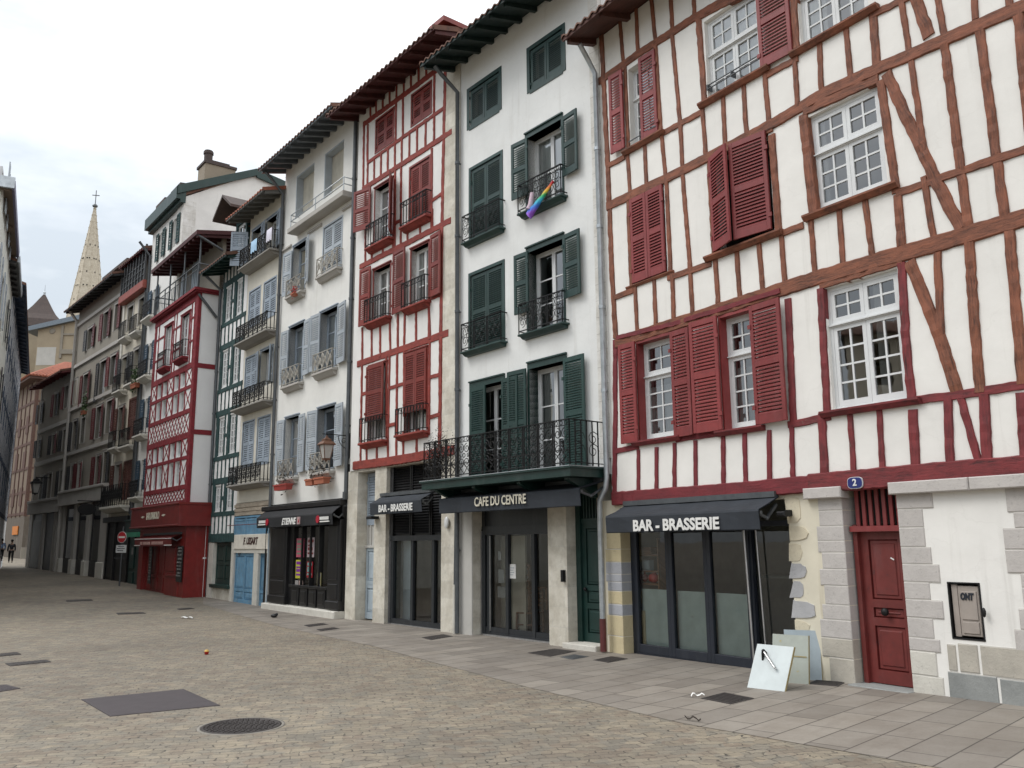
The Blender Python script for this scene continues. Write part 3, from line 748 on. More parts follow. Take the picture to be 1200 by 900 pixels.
def slab_mat():
    m, t, p = mat_base('sandstone_slabs')
    c = N(t, 'ShaderNodeTexCoord'); mp_ = N(t, 'ShaderNodeMapping'); mp_.inputs['Rotation'].default_value = (0, 0, rad(-46)); t.links.new(c.outputs['Object'], mp_.inputs[0])
    b = N(t, 'ShaderNodeTexBrick'); b.inputs['Scale'].default_value = 1; b.inputs['Brick Width'].default_value = .86; b.inputs['Row Height'].default_value = .37; b.inputs['Mortar Size'].default_value = .008; b.inputs['Mortar Smooth'].default_value = .2
    b.offset = .37; b.squash = .8; b.squash_frequency = 3
    for k, col in (('Color1', (.305, .277, .240)), ('Color2', (.215, .194, .170)), ('Mortar', (.07, .06, .052))): b.inputs[k].default_value = (*col, 1)
    t.links.new(mp_.outputs[0], b.inputs['Vector'])
    obj = c.outputs['Object']
    col = mixc(t, ramp(t, tnoise(t, 1.6, 6, .7, vec=obj), .3, .75), b.outputs['Color'], mixc(t, 1., b.outputs['Color'], (.72, .69, .66), 'MULTIPLY'))
    col = mixc(t, ramp(t, tnoise(t, 26, 4, .7, vec=obj), .55, .8), col, mixc(t, 1., col, (.8, .8, .8), 'MULTIPLY'))
    st = ramp(t, tnoise(t, 1.0, 5, .7, vec=mp_.outputs[0], sc=(.5, 3.2, 1)), .55, .72); f = N(t, 'ShaderNodeMath', operation='MULTIPLY'); t.links.new(st, f.inputs[0]); f.inputs[1].default_value = .42
    col = mixc(t, f.outputs[0], col, (.135, .112, .095))
    t.links.new(col, p.inputs['Base Color']); p.inputs['Roughness'].default_value = .7
    bump(t, p, b.outputs['Fac'], -.6, .012); bump(t, p, tnoise(t, 18, 4, vec=obj), .35, .006)
    return m
def frange(a, b, s):
    r = []; x = a
    while x < b - 1e-6: r.append(x); x += s
    return r + [b]
XS = [-900, -400, -200, -120] + frange(-90, 30, 1.5) + [45, 80, 200, 900]
YS = [-900, -300, -100, -40] + frange(-12, 110, 1.5) + [130, 180, 400, 900]
tag(sheet('street', cobble_mat(), None, XS, YS), kind='structure')
# pavement: a strip along the house fronts, its outer edge as surveyed
def strip(name, mat, line, lift):
    "line: list of (inner point, outer point) on the ground; filled with a fine grid"
    vs = []; fs = []; nW = 6; rows = []
    for (a, b), (c, d) in zip(line, line[1:]):
        n = max(2, int((Vector(c) - Vector(a)).length / 1.2))
        for i in range(n): rows.append((Vector(a).lerp(Vector(c), i / n), Vector(b).lerp(Vector(d), i / n)))
    rows.append((Vector(line[-1][0]), Vector(line[-1][1])))
    for a, b in rows:
        for k in range(nW + 1):
            q = a.lerp(b, k / nW); vs.append((q.x, q.y, gz(q.x, q.y) + lift))
    for i in range(len(rows) - 1):
        for k in range(nW): fs.append((i * (nW + 1) + k, i * (nW + 1) + k + 1, (i + 1) * (nW + 1) + k + 1, (i + 1) * (nW + 1) + k))
    mb = MB(); mb.poly(vs, fs, True); return mb.build(name, mat)
def gp(px, py): P = on_ground(px, py); return (P.x, P.y)
m_slab = slab_mat()
o = strip('pavement', m_slab, [((9.6, 4.8), gp(1330, 940)), ((5.95, 9.7), gp(1117, 903)), ((2.3, 15.0), gp(800, 848)), ((.3, 17.0), gp(620, 806)), ((-1.3, 18.95), gp(560, 790)), ((-4.1, 22.3), gp(440, 758)), ((-7.3, 26.4), gp(330, 735)), ((-10.9, 30.9), gp(238, 708))], .004)
tag(o, kind='structure')

# ================================================================ house no. 2, weathered half-timber
h = House('half_timbered_house', 'big half-timbered house at the right with weathered red-brown beams, oxblood shutters and a red door', 'house', (1.72, 14.95), -33.8, group='houses along the right side of the street')
H2 = h
def tl(hs, mb, segs, w, d=.025, **k):
    for s in segs:
        pts = [hs.p(*q) for q in s]
        timber(mb, *pts, w * (.9 if hs is H2 else 1), d, **k)
XL, XR = h.p(709, 300)[0], 11.5
ZT = h.p(715, 35)[1]
# windows
W1 = h.rect((736, 82), (772, 156)); W2 = h.rect((825, 26), (893, 82)); W3x = h.p(937, 30)[0], h.p(1017, 0)[0]
W3 = (W3x[0], W3x[1], h.p(1016, 13)[1], W2[3])
W4 = h.rect((738, 233), (777, 217), (783, 320), (743, 333)); W5 = h.rect((831, 184), (898, 156), (910, 271), (838, 299))
W6 = h.rect((945, 137), (1027, 100), (1043, 218), (957, 248)); W7 = h.rect((749, 403), (788, 391), (789, 510), (750, 518)); W8 = h.rect((847, 373), (880, 362), (885, 499), (848, 505))
W9 = h.rect((967, 339), (1053, 312), (1064, 467), (975, 482))
window(h, W1, 1, 2, 3, .62, 2, .12, .04, .045, .022)
window(h, W2, 2, 2, 3, .56, 2, .07, .05, .05, .024, curtain=(m_curtain, 'full'))
window(h, W3, 2, 2, 3, .56, 2, .07, .05, .05, .024, curtain=(m_curtain, 'sides'))
window(h, W6, 2, 2, 3, .60, 2, .06, .05, .055, .026, curtain=(m_curt_g, (.0, .12)))
window(h, W9, 2, 2, 4, .70, 2, .06, .05, .055, .026, curtain=(m_curt_g, (.60, .74)))
window(h, W7, 1, 2, 4, .66, 2, .13, .045, .05, .024, curtain=(m_curt_g, 'half'))
window(h, W8, 1, 2, 4, .66, 2, .13, .045, .05, .024, curtain=(m_curt_g, 'half'))
h.holes += [W4, W5]
# shutters
ph = .052
def flat(h, q, mat, y=.045, ang=0., hinge='l', **k):
    return shutter(h, h.rect(*q, off=.06), mat, y, ang, hinge, **k)
flat(h, [(714, 90), (728.5, 83), (733, 174), (718, 180)], m_ox, .05, -rad(4), 'r', pitch=ph)
shutter(h, ((W1[0] + W1[1]) / 2 - .02, W1[1] + .02, W1[2] - .02, W1[3] + .03), m_ox, .015, -rad(3), 'r', pitch=ph)
q = h.rect((887, 0), (924, -18), (928, 60), (893, 80), off=.06); shutter(h, (W2[1] + .03, W3[0] - .12, W2[2] - .02, W2[3] + .03), m_ox, .05, rad(3), 'l', pitch=ph)
for a, b, hg in ((W4[0] + .01, (W4[0] + W4[1]) / 2 - .004, 'l'), ((W4[0] + W4[1]) / 2 + .004, W4[1] - .01, 'r')): shutter(h, (a, b, W4[2] + .02, W4[3] - .01), m_ox, .012, 0, hg, pitch=ph)
m5 = (W5[0] + W5[1]) / 2
shutter(h, (W5[0] + .01, m5 - .02, W5[2] + .03, W5[3] - .01), m_ox, .02, rad(-20), 'l', pitch=ph)
shutter(h, (m5 - .06, W5[1] - .01, W5[2] + .05, W5[3] - .01), m_ox, .03, rad(-9), 'r', pitch=ph)
MB().box(W4[0], W4[1], .2, .22, W4[2], W4[3]).build('room_shade_sheet', m_dark, h.root); MB().box(W5[0], W5[1], .28, .3, W5[2], W5[3]).build('room_shade_sheet', m_dark, h.root)  # dark sheets painted as the shade of the rooms behind these shutters
flat(h, [(727.5, 404.5), (746, 399.5), (746, 518), (728, 521)], m_ox, .05, -rad(3), 'r', pitch=ph)
flat(h, [(788, 388), (810.5, 383), (810.5, 510), (788, 513)], m_ox, .05, -rad(2), 'l', pitch=ph)
flat(h, [(811.5, 377), (843.5, 370), (844, 504), (812.5, 509)], m_ox, .055, -rad(2), 'r', pitch=ph)
flat(h, [(880, 359), (917, 348), (923, 493), (885, 498)], m_ox, .055, -rad(3), 'l', pitch=ph)
# painted reveals of the two lower windows, window sills
for r in (W7, W8):
    k = MB(); k.box(r[0] - .03, r[0] + .002, -.02, .13, r[2], r[3] + .04); k.box(r[1] - .002, r[1] + .03, -.02, .13, r[2], r[3] + .04); k.box(r[0], r[1], -.018, .13, r[3] - .002, r[3] + .05); k.build('window_casing', m_ox, h.root)
def sill(h, r, mat, d=.10, t=.085, ov=.16, name='window_sill'):
    MB().xprism([(-d, r[2] - t * .35), (-d * .55, r[2] - t), (0, r[2] - t), (.1, r[2] - t), (.1, r[2] - .003), (-d, r[2] - .003)], r[0] - ov, r[1] + ov).build(name, mat, h.root)
for r in (W1, W2, W3, W5, W6): sill(h, r, m_timber_h)
for r in (W7, W8, W9): sill(h, r, m_timber_hl)
sill(h, W4, m_timber_h, .05, .05)
k = MB(); k.tube([(W2[0] + .05, -.06, W2[2] + .22), (W2[1] + .05, -.06, W2[2] + .22)], .012, 6); k.tube([(W2[0] + .05, -.06, W2[2] + .16), (W2[1] + .05, -.06, W2[2] + .16)], .012, 6)
for x in (W2[0] + .05, (W2[0] + W2[1]) / 2, W2[1] + .05): k.box(x - .01, x + .01, -.07, .05, W2[2] + .14, W2[2] + .24)
k.build('safety_rail', m_zincd, h.root)
k = MB(); k.tube([(W1[0], -.05, W1[2] + .12), (W1[1], -.05, W1[2] + .12)], .012, 6); k.build('safety_rail', m_zincd, h.root)
# plaster above the ground floor
ZB = h.p(960, 569)[1]
wall(h, 'wall', m_white_h, XL, XR, ZB, ZT, 9)
# timbers
tb = MB(); tr_ = MB(); tx = MB()
tl(h, tb, [[(722, 402), (840, 364), (960, 325), (1090, 288), (1205, 254)]], .235, .03)
tl(h, tb, [[(712, 242), (800, 200), (906, 145), (968, 108), (1033, 79), (1205, 5)]], .19, .03)
tl(h, tb, [[(702, 96), (750, 62), (788, 38), (812, 22), (960, -62), (1205, -190)]], .17)
tl(h, tb, [[(720, 349), (743, 340)], [(783, 326), (834, 309)], [(916, 274), (942, 264)], [(1051, 227), (1205, 174)], [(712, 195), (733, 184)], [(774, 158), (822, 132)], [(896, 90), (936, 68)], [(1022, 18), (1075, -8), (1205, -70)]], .115)
tl(h, tb, [[(705, 41), (712, 180), (718, 330), (722, 396)]], .13)
for s in [[(727, 28), (731, 78)], [(746, 14), (748, 60)], [(764, 2), (768, 46)], [(786, -12), (788, 32)], [(813, -28), (814, 16)],
          [(769, 60), (775, 156)], [(788, 40), (793, 95), (797, 144)], [(733, 84), (737, 176)], [(1056, -5), (1065, 58)], [(1098, -8), (1106, 38)], [(1141, -25), (1143, 18)], [(1180, -42), (1183, 2)],
          [(756, 174), (758, 214)], [(776, 160), (780, 206)], [(798, 150), (800, 196)], [(824, 132), (827, 178)], [(848, 120), (850, 166)], [(872, 107), (875, 153)], [(897, 92), (901, 140)], [(932, 72), (935, 124)], [(961, 54), (963, 108)], [(992, 38), (997, 90)],
          [(736, 182), (738.5, 226)], [(736.5, 240), (740, 332)], [(781.5, 214), (786.5, 322)], [(800, 202), (809, 312)],
          [(745, 342), (747, 388)], [(767, 332), (769, 380)], [(788.5, 326), (790, 373)], [(809, 314), (812, 367)], [(839, 308), (842, 356)], [(864, 298), (867, 346)], [(890, 288), (894, 338)], [(916, 276), (920, 330)], [(951, 262), (955, 316)], [(984, 250), (988, 306)], [(1015, 242), (1022, 297)], [(1084, 214), (1094, 277)],
          [(1068, 72), (1075, 120), (1083, 178)] ]:
    (ax_, ay_), (bx_, by_) = s[0], s[-1]; e_ = 7 / max(1, by_ - ay_); s = [(ax_ - (bx_ - ax_) * e_, ay_ - 7)] + s[1:-1] + [(bx_ + (bx_ - ax_) * e_, by_ + 5)]
    tl(h, tb, [s], .09)
tl(h, tb, [[(941.5, 134), (947.5, 190), (954, 254)]], .17); tl(h, tb, [[(942, 131), (1030, 92)]], .15); tl(h, tb, [[(961, 334), (1058, 305)]], .14); tl(h, tb, [[(822, 19), (900, -22)], [(828, 184), (906, 150)]], .12)
for s in [[(819, 22), (826, 122)], [(929, -30), (934, 62)], [(832, 190), (838, 299)], [(905, 158), (913, 271)], [(1032, 95), (1051, 226)], [(1023, 14), (1028, 80)], [(1052, 228), (1057, 288)]]: tl(h, tb, [s], .13)
tl(h, tb, [[(1039, 86), (1060, 132), (1084, 182), (1100, 218), (1127, 268)], [(1072, -6), (1089, 43)]], .165)
tl(h, tb, [[(1107, 52), (1116, 120), (1126, 200), (1136, 268)], [(1148, 34), (1157, 100), (1168, 184), (1178, 256)], [(1193, 12), (1203, 120), (1212, 200)]], .125)
tl(h, tb, [[(1066, 306), (1100, 390), (1122, 460)]], .17)
tl(h, tb, [[(1099, 296), (1103, 392)]], .11)
tl(h, tb, [[(1136, 282), (1141, 360), (1149, 460)], [(1183, 270), (1190, 350), (1199, 450)]], .135)
tb.build('timber_frame', m_timber_h, h.root)
tl(h, tr_, [[(1057, 308), (1062, 400), (1069, 470)], [(962, 338), (970, 486)], [(924, 350), (930, 494)]], .125)
tl(h, tr_, [[(1066, 470), (1130, 462), (1205, 450)], [(924, 498), (974, 488)]], .115)
tl(h, tr_, [[(1070, 480), (1073, 544)], [(1153, 462), (1157, 542)], [(1197, 460), (1202, 536)]], .135)
tl(h, tr_, [[(1111, 466), (1114, 542)]], .115)
tl(h, tr_, [[(1126, 466), (1147, 540)]], .10)
tl(h, tr_, [[(963.5, 484), (966.5, 556)]], .14); tl(h, tr_, [[(996, 478), (1001, 552)], [(1030, 472), (1035, 550)]], .085)
tl(h, tr_, [[(950, 567), (1080, 556), (1205, 547.5)]], .29, .05)
tr_.build('timber_frame_peeling', m_timber_hl, h.root, 'oxblood beams with peeling paint')
tl(h, tx, [[(719, 584.5), (840, 576.5), (952, 567)]], .26, .05)
tl(h, tx, [[(721.5, 398), (721.5, 490), (720.5, 578)]], .12)
tl(h, tx, [[(721, 529), (749, 523)], [(793, 515), (847, 507)]], .105)
tl(h, tx, [[(748.6, 527), (748.6, 577)], [(770, 524), (770, 575)], [(791, 519), (791, 573)], [(815.6, 516), (815.6, 570)], [(848, 509), (848.5, 569)], [(873, 507), (874.4, 567)], [(902, 504), (902.4, 564)], [(928, 500), (930, 562)]], .085)
tl(h, tx, [[(724, 396), (790, 380), (916, 341)]], .09, .045)
tx.build('timber_frame_repainted', m_timber_hb, h.root, 'freshly painted oxblood beams')
EX, EZ = h.p(660, 37, .72)
roof(h, EX, XR, ZT - .2, .72, 17, 5, m_tile, m_soffit_brown, raf=.95, rafw=.10)
PU, PD = h.p(703.5, 300, .09)[0], h.p(705, 680, .12)[0]
pipe(h, [(PU + .06, -.5, ZT - .3), (PU, -.30, ZT - .45), (PU, -.09, ZT - .75), (PU, -.09, 2.95), (PU - .03, -.10, 2.75), (PD + .03, -.14, 2.55), (PD, -.12, 2.3), (PD, -.12, .55)], .048, m_zinc)
MB().tube([(PD, -.12, .56), (PD, -.12, 0.02)], .056, 10).build('pipe_foot', m_rust, h.root)

# ground floor
h.holes_g = h.holes; h.holes = []
bx0 = h.p(728, 700)[0]; bx1 = h.p(928, 690)[0]; zb1 = ZB - .02
dz = h.p(1030, 799)[1]
DX0, DX1 = h.p(989, 640)[0], h.p(1054, 640)[0]
h.holes += [(bx0, bx1, -.2, zb1 - .12), (DX0, DX1, -.2, ZB)]
wall(h, 'ground_floor_wall', m_cream_base, h.p(707, 690)[0], DX0, -.4, ZB, 9, .32, .03, top=False)
hatch = h.rect((1108, 682), (1146, 683), (1154, 752), (1115, 749)); h.holes.append(hatch)
wall(h, 'ground_floor_wall', m_white_h, DX1, XR, -.4, ZB, 9, .22, .03, top=False)
gzl = lambda x: gz(*h.world(x, 0, 0)[:2]) - h.z0
m_mortar = plain('pale_mortar', (.56, .54, .50), .95)
# dressed stones: pilasters, quoins, base course
def stones(rows, mat, yf=-.015, name='pilaster', label=None, back=.10, c=.007):
    mb = MB()
    mo = MB()
    for a, b, z0_, z1_ in rows: mo.box(a + .004, b - .004, .0235, back + .02, z0_, z1_)
    mo.build('mortar', m_mortar, h.root)
    for a, b, z0_, z1_ in rows: mb.cbox(a, b, .030 - .010 - random.uniform(0, .003), back, z0_ + .005, z1_ - .005, c)
    return mb.build(name, mat, h.root, label)
zz = [gzl(DX0) - .05, .36, .60, .83, 1.02, 1.26, 1.47, 1.68, 1.83, 2.02, 2.22, ZB - .16]
pil = []
PX0, PX1 = h.p(957, 690)[0], DX0
for i in range(len(zz) - 1): pil.append((PX0 + random.choice([0, .05, .10]), PX1 + .001, zz[i], zz[i + 1]))
stones(pil[2:], m_grey_st, -.02, back=.34); stones(pil[:2], m_sand_st, -.02, back=.34)
zz = [gzl(DX1) - .05, .28, .55, .70, .93, 1.14, 1.34, 1.55, 1.75, 1.98, 2.20, ZB - .16]
pr = [(DX1 - .001, DX1 + .30 + random.choice([.02, .08, .16]), zz[i], zz[i + 1]) for i in range(len(zz) - 1)]
stones(pr[2:], m_grey_st, -.02, back=.32); stones(pr[:2], m_white_st, -.02, back=.32)
qx = h.p(1176, 640)[0]; zz = [.62, .88, 1.10, 1.32, 1.47, 1.72, 1.95, 2.12, ZB - .16]
stones([(qx + random.choice([0, .07, .13]), qx + .62, zz[i], zz[i + 1]) for i in range(len(zz) - 1)], m_grey_st, -.016)
b0 = DX1 + .44; g_ = gzl(b0 + .8) - .06
stones([(b0 + .02, b0 + .12, .37, .66), (b0 + .15, b0 + .37, .37, .68), (b0 + .40, b0 + .88, .36, .68), (b0 + .91, b0 + 1.38, .35, .67), (b0 + 1.41, b0 + 2.0, .35, .67)], m_sand_st, -.02, 'base_course')
stones([(b0 + .0, b0 + .55, g_, .36), (b0 + .58, b0 + 1.28, g_, .35), (b0 + 1.31, b0 + 2.0, g_, .34)], m_grey_st2, -.022, 'base_course')
rows = [(b0 + 2.0 + i * .6, b0 + 2.57 + i * .6, g_, .34) for i in range(6)]; stones(rows, m_sand_st, -.02, 'base_course')
# left pillar of the bar front: alternating yellow and grey blocks
lx0 = h.p(708, 700)[0] - .02
zz = [-.05, .28, .62, .80, 1.02, 1.17, 1.30, 1.50, 1.72, 2.1]
ye, li = [], []
for i in range(len(zz) - 1): (ye if i in (0, 1, 3, 7, 8) else li).append((lx0 + random.choice([.06, .10, .14]), bx0 + .001, zz[i], zz[i + 1]))
stones(ye, m_yel_st, -.01, back=.34); stones(li, m_lil_st, -.01, back=.34)
# broken edge of stones right of the bar front
m_rg = rock('rubble_grey', (.46, .46, .47), (.36, .36, .37)); m_rc = rock('rubble_cream', (.66, .60, .46), (.55, .49, .37)); zc = [.0, .25, .52, .80, 1.06, 1.32, 1.55, 1.82, 2.05, ZB - .10]
for i in range(len(zc) - 1):
    wd = random.uniform(.16, .34); z0_, z1_ = zc[i] + .012, zc[i + 1] - .012; zm = (z0_ + z1_) / 2; hz = (z1_ - z0_) / 2
    pts = [(bx1 - .02 + random.uniform(-.05, .05), z0_)]
    for k_ in range(9):
        an = -math.pi / 2 + math.pi * k_ / 8; sq = lambda v: math.copysign(abs(v) ** .55, v)
        pts.append((bx1 + .02 + (wd - .02) * sq(max(0, math.cos(an))) * random.uniform(.82, 1.08), zm + hz * sq(math.sin(an)) * random.uniform(.9, 1.0)))
    pts.append((bx1 - .02 + random.uniform(-.05, .05), z1_))
    MB().prism(pts, .022 - .006 * (i % 2), .33).build('rubble_stone', m_rg if i in (1, 3, 4, 5) else m_rc, h.root)
# stone caps under the beam
MB().cbox(PX0 - .06, DX0 + .06, -.075, .1, ZB - .175, ZB - .03, .012).build('stone_cap', m_grey_st, h.root); mb = MB(); xa = DX1 - .04
while xa < XR:
    mb.cbox(xa, xa + 1.0 - .008, -.08, .1, ZB - .175, ZB - .028, .012); xa += 1.0
mb.build('stone_cap', m_grey_st, h.root)
# red door with transom grille
d0, d1 = DX0 + .03, DX1 - .01; gl = gzl(DX0); zd = h.p(1025, 614)[1]
mb = MB(); door_leaf(mb, d0 + .06, d1 - .04, gl + .03, zd - .09, .22, [.40, .52], .11)
mb.box(d0, d0 + .06, .16, .3, gl, zd); mb.box(d1 - .04, d1, .16, .3, gl, zd)
dr = mb.build('door', m_door, h.root)
MB().ball(((d0 + d1) / 2, .16, gl + (zd - gl) * .455), .05, 12, (1, .8, 1)).build('door_knob', m_iron, dr)
mb = MB(); mb.box(d0, d1, .10, .2, zd - .09, zd - .02); n = 7
for i in range(n): x = d0 + .03 + (d1 - d0 - .06) * (i + .5) / n; mb.cbox(x - .026, x + .026, .175, .20, zd - .02, ZB - .02, .004)
mb.box(d0, d1, .12, .18, ZB - .05, ZB - .0)
mb.build('transom_grille', m_ox, dr)
MB().box(d0, d1, .26, .28, zd, ZB).build('transom_backing', m_dark, dr)
MB().poly([(d0 + .47, .205, gl + 1.55), (d0 + .52, .205, gl + 1.525), (d0 + .525, .205, gl + 1.54), (d0 + .48, .205, gl + 1.565)], [(0, 1, 2, 3)]).build('paper_scrap', m_letter, dr)
MB().cbox(DX0 - .02, DX1 + .02, -.12, .4, gl - .1, gl + .02, .01).build('door_step', m_grey_st2, h.root)
# meter hatch with a scrawl
a, b, c, d = hatch
mb = MB(); mb.box(a, a + .016, .022, .12, c, d); mb.box(b - .016, b, .022, .12, c, d); mb.box(a, b, .023, .12, c, c + .016); mb.box(a, b, .023, .12, d - .016, d); hf = mb.build('hatch_frame', m_iron, h.root)
m_taupe = paint('paint_taupe', (.36, .315, .28), .5, .2)
mb = MB(); mb.cbox(a + .10, b - .035, .05, .08, c + .04, d - .04, .006); mb.box(a + .03, a + .095, .052, .08, c + .03, d - .03); mb.cbox(a + .13, b - .06, .038, .06, c + .07, c + (d - c) * .31, .004); mb.cbox(a + .13, b - .06, .038, .06, c + (d - c) * .35, d - .10, .004)
hd = mb.build('hatch_door', m_taupe, h.root)
text_mesh('ONT', .10, 'scrawl', m_navy, hd, ((a + b) / 2 + .02, .034, d - .16), .006, sx=.66, shear=.12)
MB().ball((b + .04, -.02, (c + d) / 2), .045, 8, (.5, .5, 1.2)).build('bell_box', m_iron, h.root)
# number plate on the beam
nx, nz_ = h.p(1006, 566); mb = MB(); n = 20
rr = [(.11 * math.copysign(abs(math.cos(t)) ** .6, math.cos(t)), .075 * math.copysign(abs(math.sin(t)) ** .6, math.sin(t))) for t in [2 * math.pi * i / n for i in range(n)]]
mb.prism([(nx + x, nz_ + z) for x, z in rr], -.075, -.05); npl = mb.build('number_plate', m_whitep, h.root)
m_bluep = paint('enamel_blue', (.02, .03, .16), .3, .1)
MB().prism([(nx + x * .93, nz_ + z * .90) for x, z in rr], -.079, -.06).build('plate_face', m_bluep, npl)
text_mesh('2', .12, 'number', m_letter, npl, (nx, -.082, nz_), .003)
# folding glass front of the bar
gx0, gx1 = h.p(745, 700, -.24)[0], h.p(881, 700, -.24)[0]; gt = zb1 - .14; gy = .24
mb = MB()
mb.box(gx0 - .18, gx0, gy, gy + .08, -.1, gt); 
xs = [gx0, h.p(785, 700)[0], h.p(830, 700)[0], gx1]
xs = [gx0 + (gx1 - gx0) * i / 3 for i in range(4)]
for i in range(3):
    a, b = xs[i], xs[i + 1]
    mb.cbox(a, a + .075, gy - .02, gy + .05, .03, gt, .006); mb.cbox(b - .075, b, gy - .02, gy + .05, .03, gt, .006); mb.cbox(a + .075, b - .075, gy - .018, gy + .05, .03, .17, .006); mb.box(a + .075, b - .075, gy - .018, gy + .05, gt - .10, gt)
mb.box(gx1, bx1, gy + .02, gy + .08, gt - .35, gt - .27); mb.box(gx1, gx1 + .05, gy, gy + .08, 0, gt); mb.box(gx0, bx1, gy - .03, gy + .10, -.08, .03)
gf = mb.build('glazed_front', m_navy, h.root)
MB().quad((gx0, gy + .02, .0), (gx1, gy + .02, .0), (gx1, gy + .02, gt), (gx0, gy + .02, gt)).build('window_pane', m_glass_s, gf)
MB().quad((gx1 + .05, gy + .06, .0), (bx1 + .02, gy + .06, .0), (bx1 + .02, gy + .06, gt), (gx1 + .05, gy + .06, gt)).build('window_pane', m_glass_s, gf)
MB().tube([(gx1 + .03, gy - .06, .12), (gx1 - .03, gy - .06, gt - .3)], .018, 8).build('pull_rod', m_steel, gf)
MB().tube([(gx1 + .22, gy - .02, .3), (gx1 + .16, gy - .02, gt - .3)], .014, 8).build('pull_rod', m_steel, gf)
m_film = plain('pale_counter_panel', (.50, .60, .57), .6)
m_film2 = plain('grey_counter_panel', (.20, .22, .21), .6)
mb = MB()
for i in range(3): mb.box(xs[i] + .05, xs[i + 1] - .05, gy + .10, gy + .13, .1, 1.06)
mb.build('counter_panel', m_film, gf)
MB().box(gx1 + .1, bx1 + .3, 1.5, 1.6, 0, 1.25).box(gx1 - .9, bx1 + .3, 1.45, 2.1, 1.25, 1.30).build('bar_counter', m_film2, gf)
# room behind
def room(h, x0, x1, y0, y1, z0_, z1_, mat, name='shop_room'):
    mb = MB(); mb.quad((x0, y1, z0_), (x1, y1, z0_), (x1, y1, z1_), (x0, y1, z1_)); mb.quad((x0, y0, z0_), (x1, y0, z0_), (x1, y1, z0_), (x0, y1, z0_)); mb.quad((x0, y0, z1_), (x0, y1, z1_), (x1, y1, z1_), (x1, y0, z1_))
    mb.quad((x0, y0, z0_), (x0, y1, z0_), (x0, y1, z1_), (x0, y0, z1_)); mb.quad((x1, y0, z0_), (x1, y0, z1_), (x1, y1, z1_), (x1, y1, z0_)); return mb.build(name, mat, h.root)
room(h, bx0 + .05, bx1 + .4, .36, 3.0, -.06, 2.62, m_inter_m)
# awning and its wall lamp
awning(h, h.p(710, 604, .46)[0], h.p(889, 596, .46)[0], h.p(800, 590)[1] + .03, h.p(800, 600.5, .46)[1], h.p(800, 622, .46)[1], .46, m_awn, .02)
aw = h.root.children[-1]
def awn_text(h, txt, size, x, z, d, bold, sx, mat=m_letter, shear=0., name='lettering'):
    par = [o for o in h.root.children if o.name.startswith('awning')][-1]
    return text_mesh(txt, size, name, mat, par, (x, -d - .03, z), bold, shear, sx)
tx0, tz0 = h.p(741, 616, .46); tx1, tz1 = h.p(847, 612, .46)
awn_text(h, 'BAR - BRASSERIE', .235, (tx0 + tx1) / 2, (tz0 + tz1) / 2 - .015, .46, .008, 1.06)
lx, lz = h.p(925, 602); mb = MB(); mb.cbox(lx - .07, lx + .07, -.20, -.05, lz - .04, lz + .03, .02); mb.box(lx - .03, lx + .03, -.06, .05, lz - .03, lz + .05); mb.build('wall_spotlight', m_iron, h.root)

# ================================================================ white house with dark green shutters
h = House('white_house', 'tall white house with dark green shutters and a long iron balcony above the cafe awning', 'house', (-1.5, 18.9), -39.1, group='houses along the right side of the street')
G2 = h
gx0, gx1 = .55, 5.05
T1 = h.rect((550, 108), (585, 83), (585, 126), (550.5, 150)); T2 = h.rect((620, 60), (658, 34), (660.5, 80), (622, 106))
gm = m_green
closed_pair(h, T1, gm, panels=1, cw=.09); closed_pair(h, T2, gm, panels=1, cw=.09)
L4 = h.rect((552, 200), (587, 180), (587.5, 268), (552, 286)); L3 = h.rect((551.5, 324), (589, 308), (590, 400), (551.5, 414))
R4 = h.rect((617, 163), (657.5, 140), (660, 232), (619, 250)); R3 = h.rect((618.5, 297), (659, 280), (662, 380), (620, 392))
zf = h.p(600, 561)[1] - .05
xl, xr_ = L3[0], L3[1]
L2 = (L3[0] + .02, L3[1], zf, h.p(570, 451)[1]); R2 = (R3[0], R3[1], zf, h.p(640, 428)[1])
for r in (L4, L3): closed_pair(h, (r[0], r[1], r[2], r[3]), gm, panels=2, cw=.07, pitch=.045)
window(h, R4, 2, 1, 2, None, 1, .20, .05, .06, .03, casing=gm, cw=.06, ch=.10, curtain=(m_curtain, 'full'), recess=.2) if False else window(h, R4, 2, 1, 2, recess=.22, casing=gm, cw=.05, ch=.10, curtain=(m_curtain, 'full'))
wr3 = window(h, R3, 2, 1, 3, recess=.22, casing=gm, cw=.05, ch=.10, curtain=(m_curt_y, (.36, .5)))
window(h, R2, 2, 1, 3, recess=.22, casing=gm, cw=.05, ch=.12, curtain=(m_curt_g, 'sides'))
window(h, L2, 2, 1, 3, recess=.22, casing=gm, cw=.05, ch=.12)
def fl(q, ang=0, hinge='l', y=.05, mat=gm, **k): return shutter(h, h.rect(*q, off=.07), mat, y, ang, hinge, pitch=.045, **k)
fl([(600, 170), (617.5, 162.5), (619, 226.5), (601.5, 236)], -rad(4), 'r'); fl([(657.5, 138), (676.7, 127.5), (679, 198), (660, 207.5)], -rad(5), 'l')
fl([(602.5, 301), (618, 294), (620, 364), (604.5, 370)], -rad(3), 'r'); fl([(659, 276), (680, 268), (682, 344), (661.7, 350)], -rad(4), 'l')
zt2 = L2[3]; wl = (L2[1] - L2[0]) / 2
shutter(h, (L2[0] + .01, L2[0] + wl, zf + .06, zt2 - .01), gm, .01, -rad(2), 'l', 2, .045)
shutter(h, (L2[1] + .02, L2[1] + wl, zf + .06, zt2 + .02), gm, .05, -rad(3), 'l', 2, .045)
shutter(h, (R2[0] - wl - .02, R2[0] - .03, zf + .06, R2[3] + .02), gm, .05, -rad(3), 'r', 2, .045)
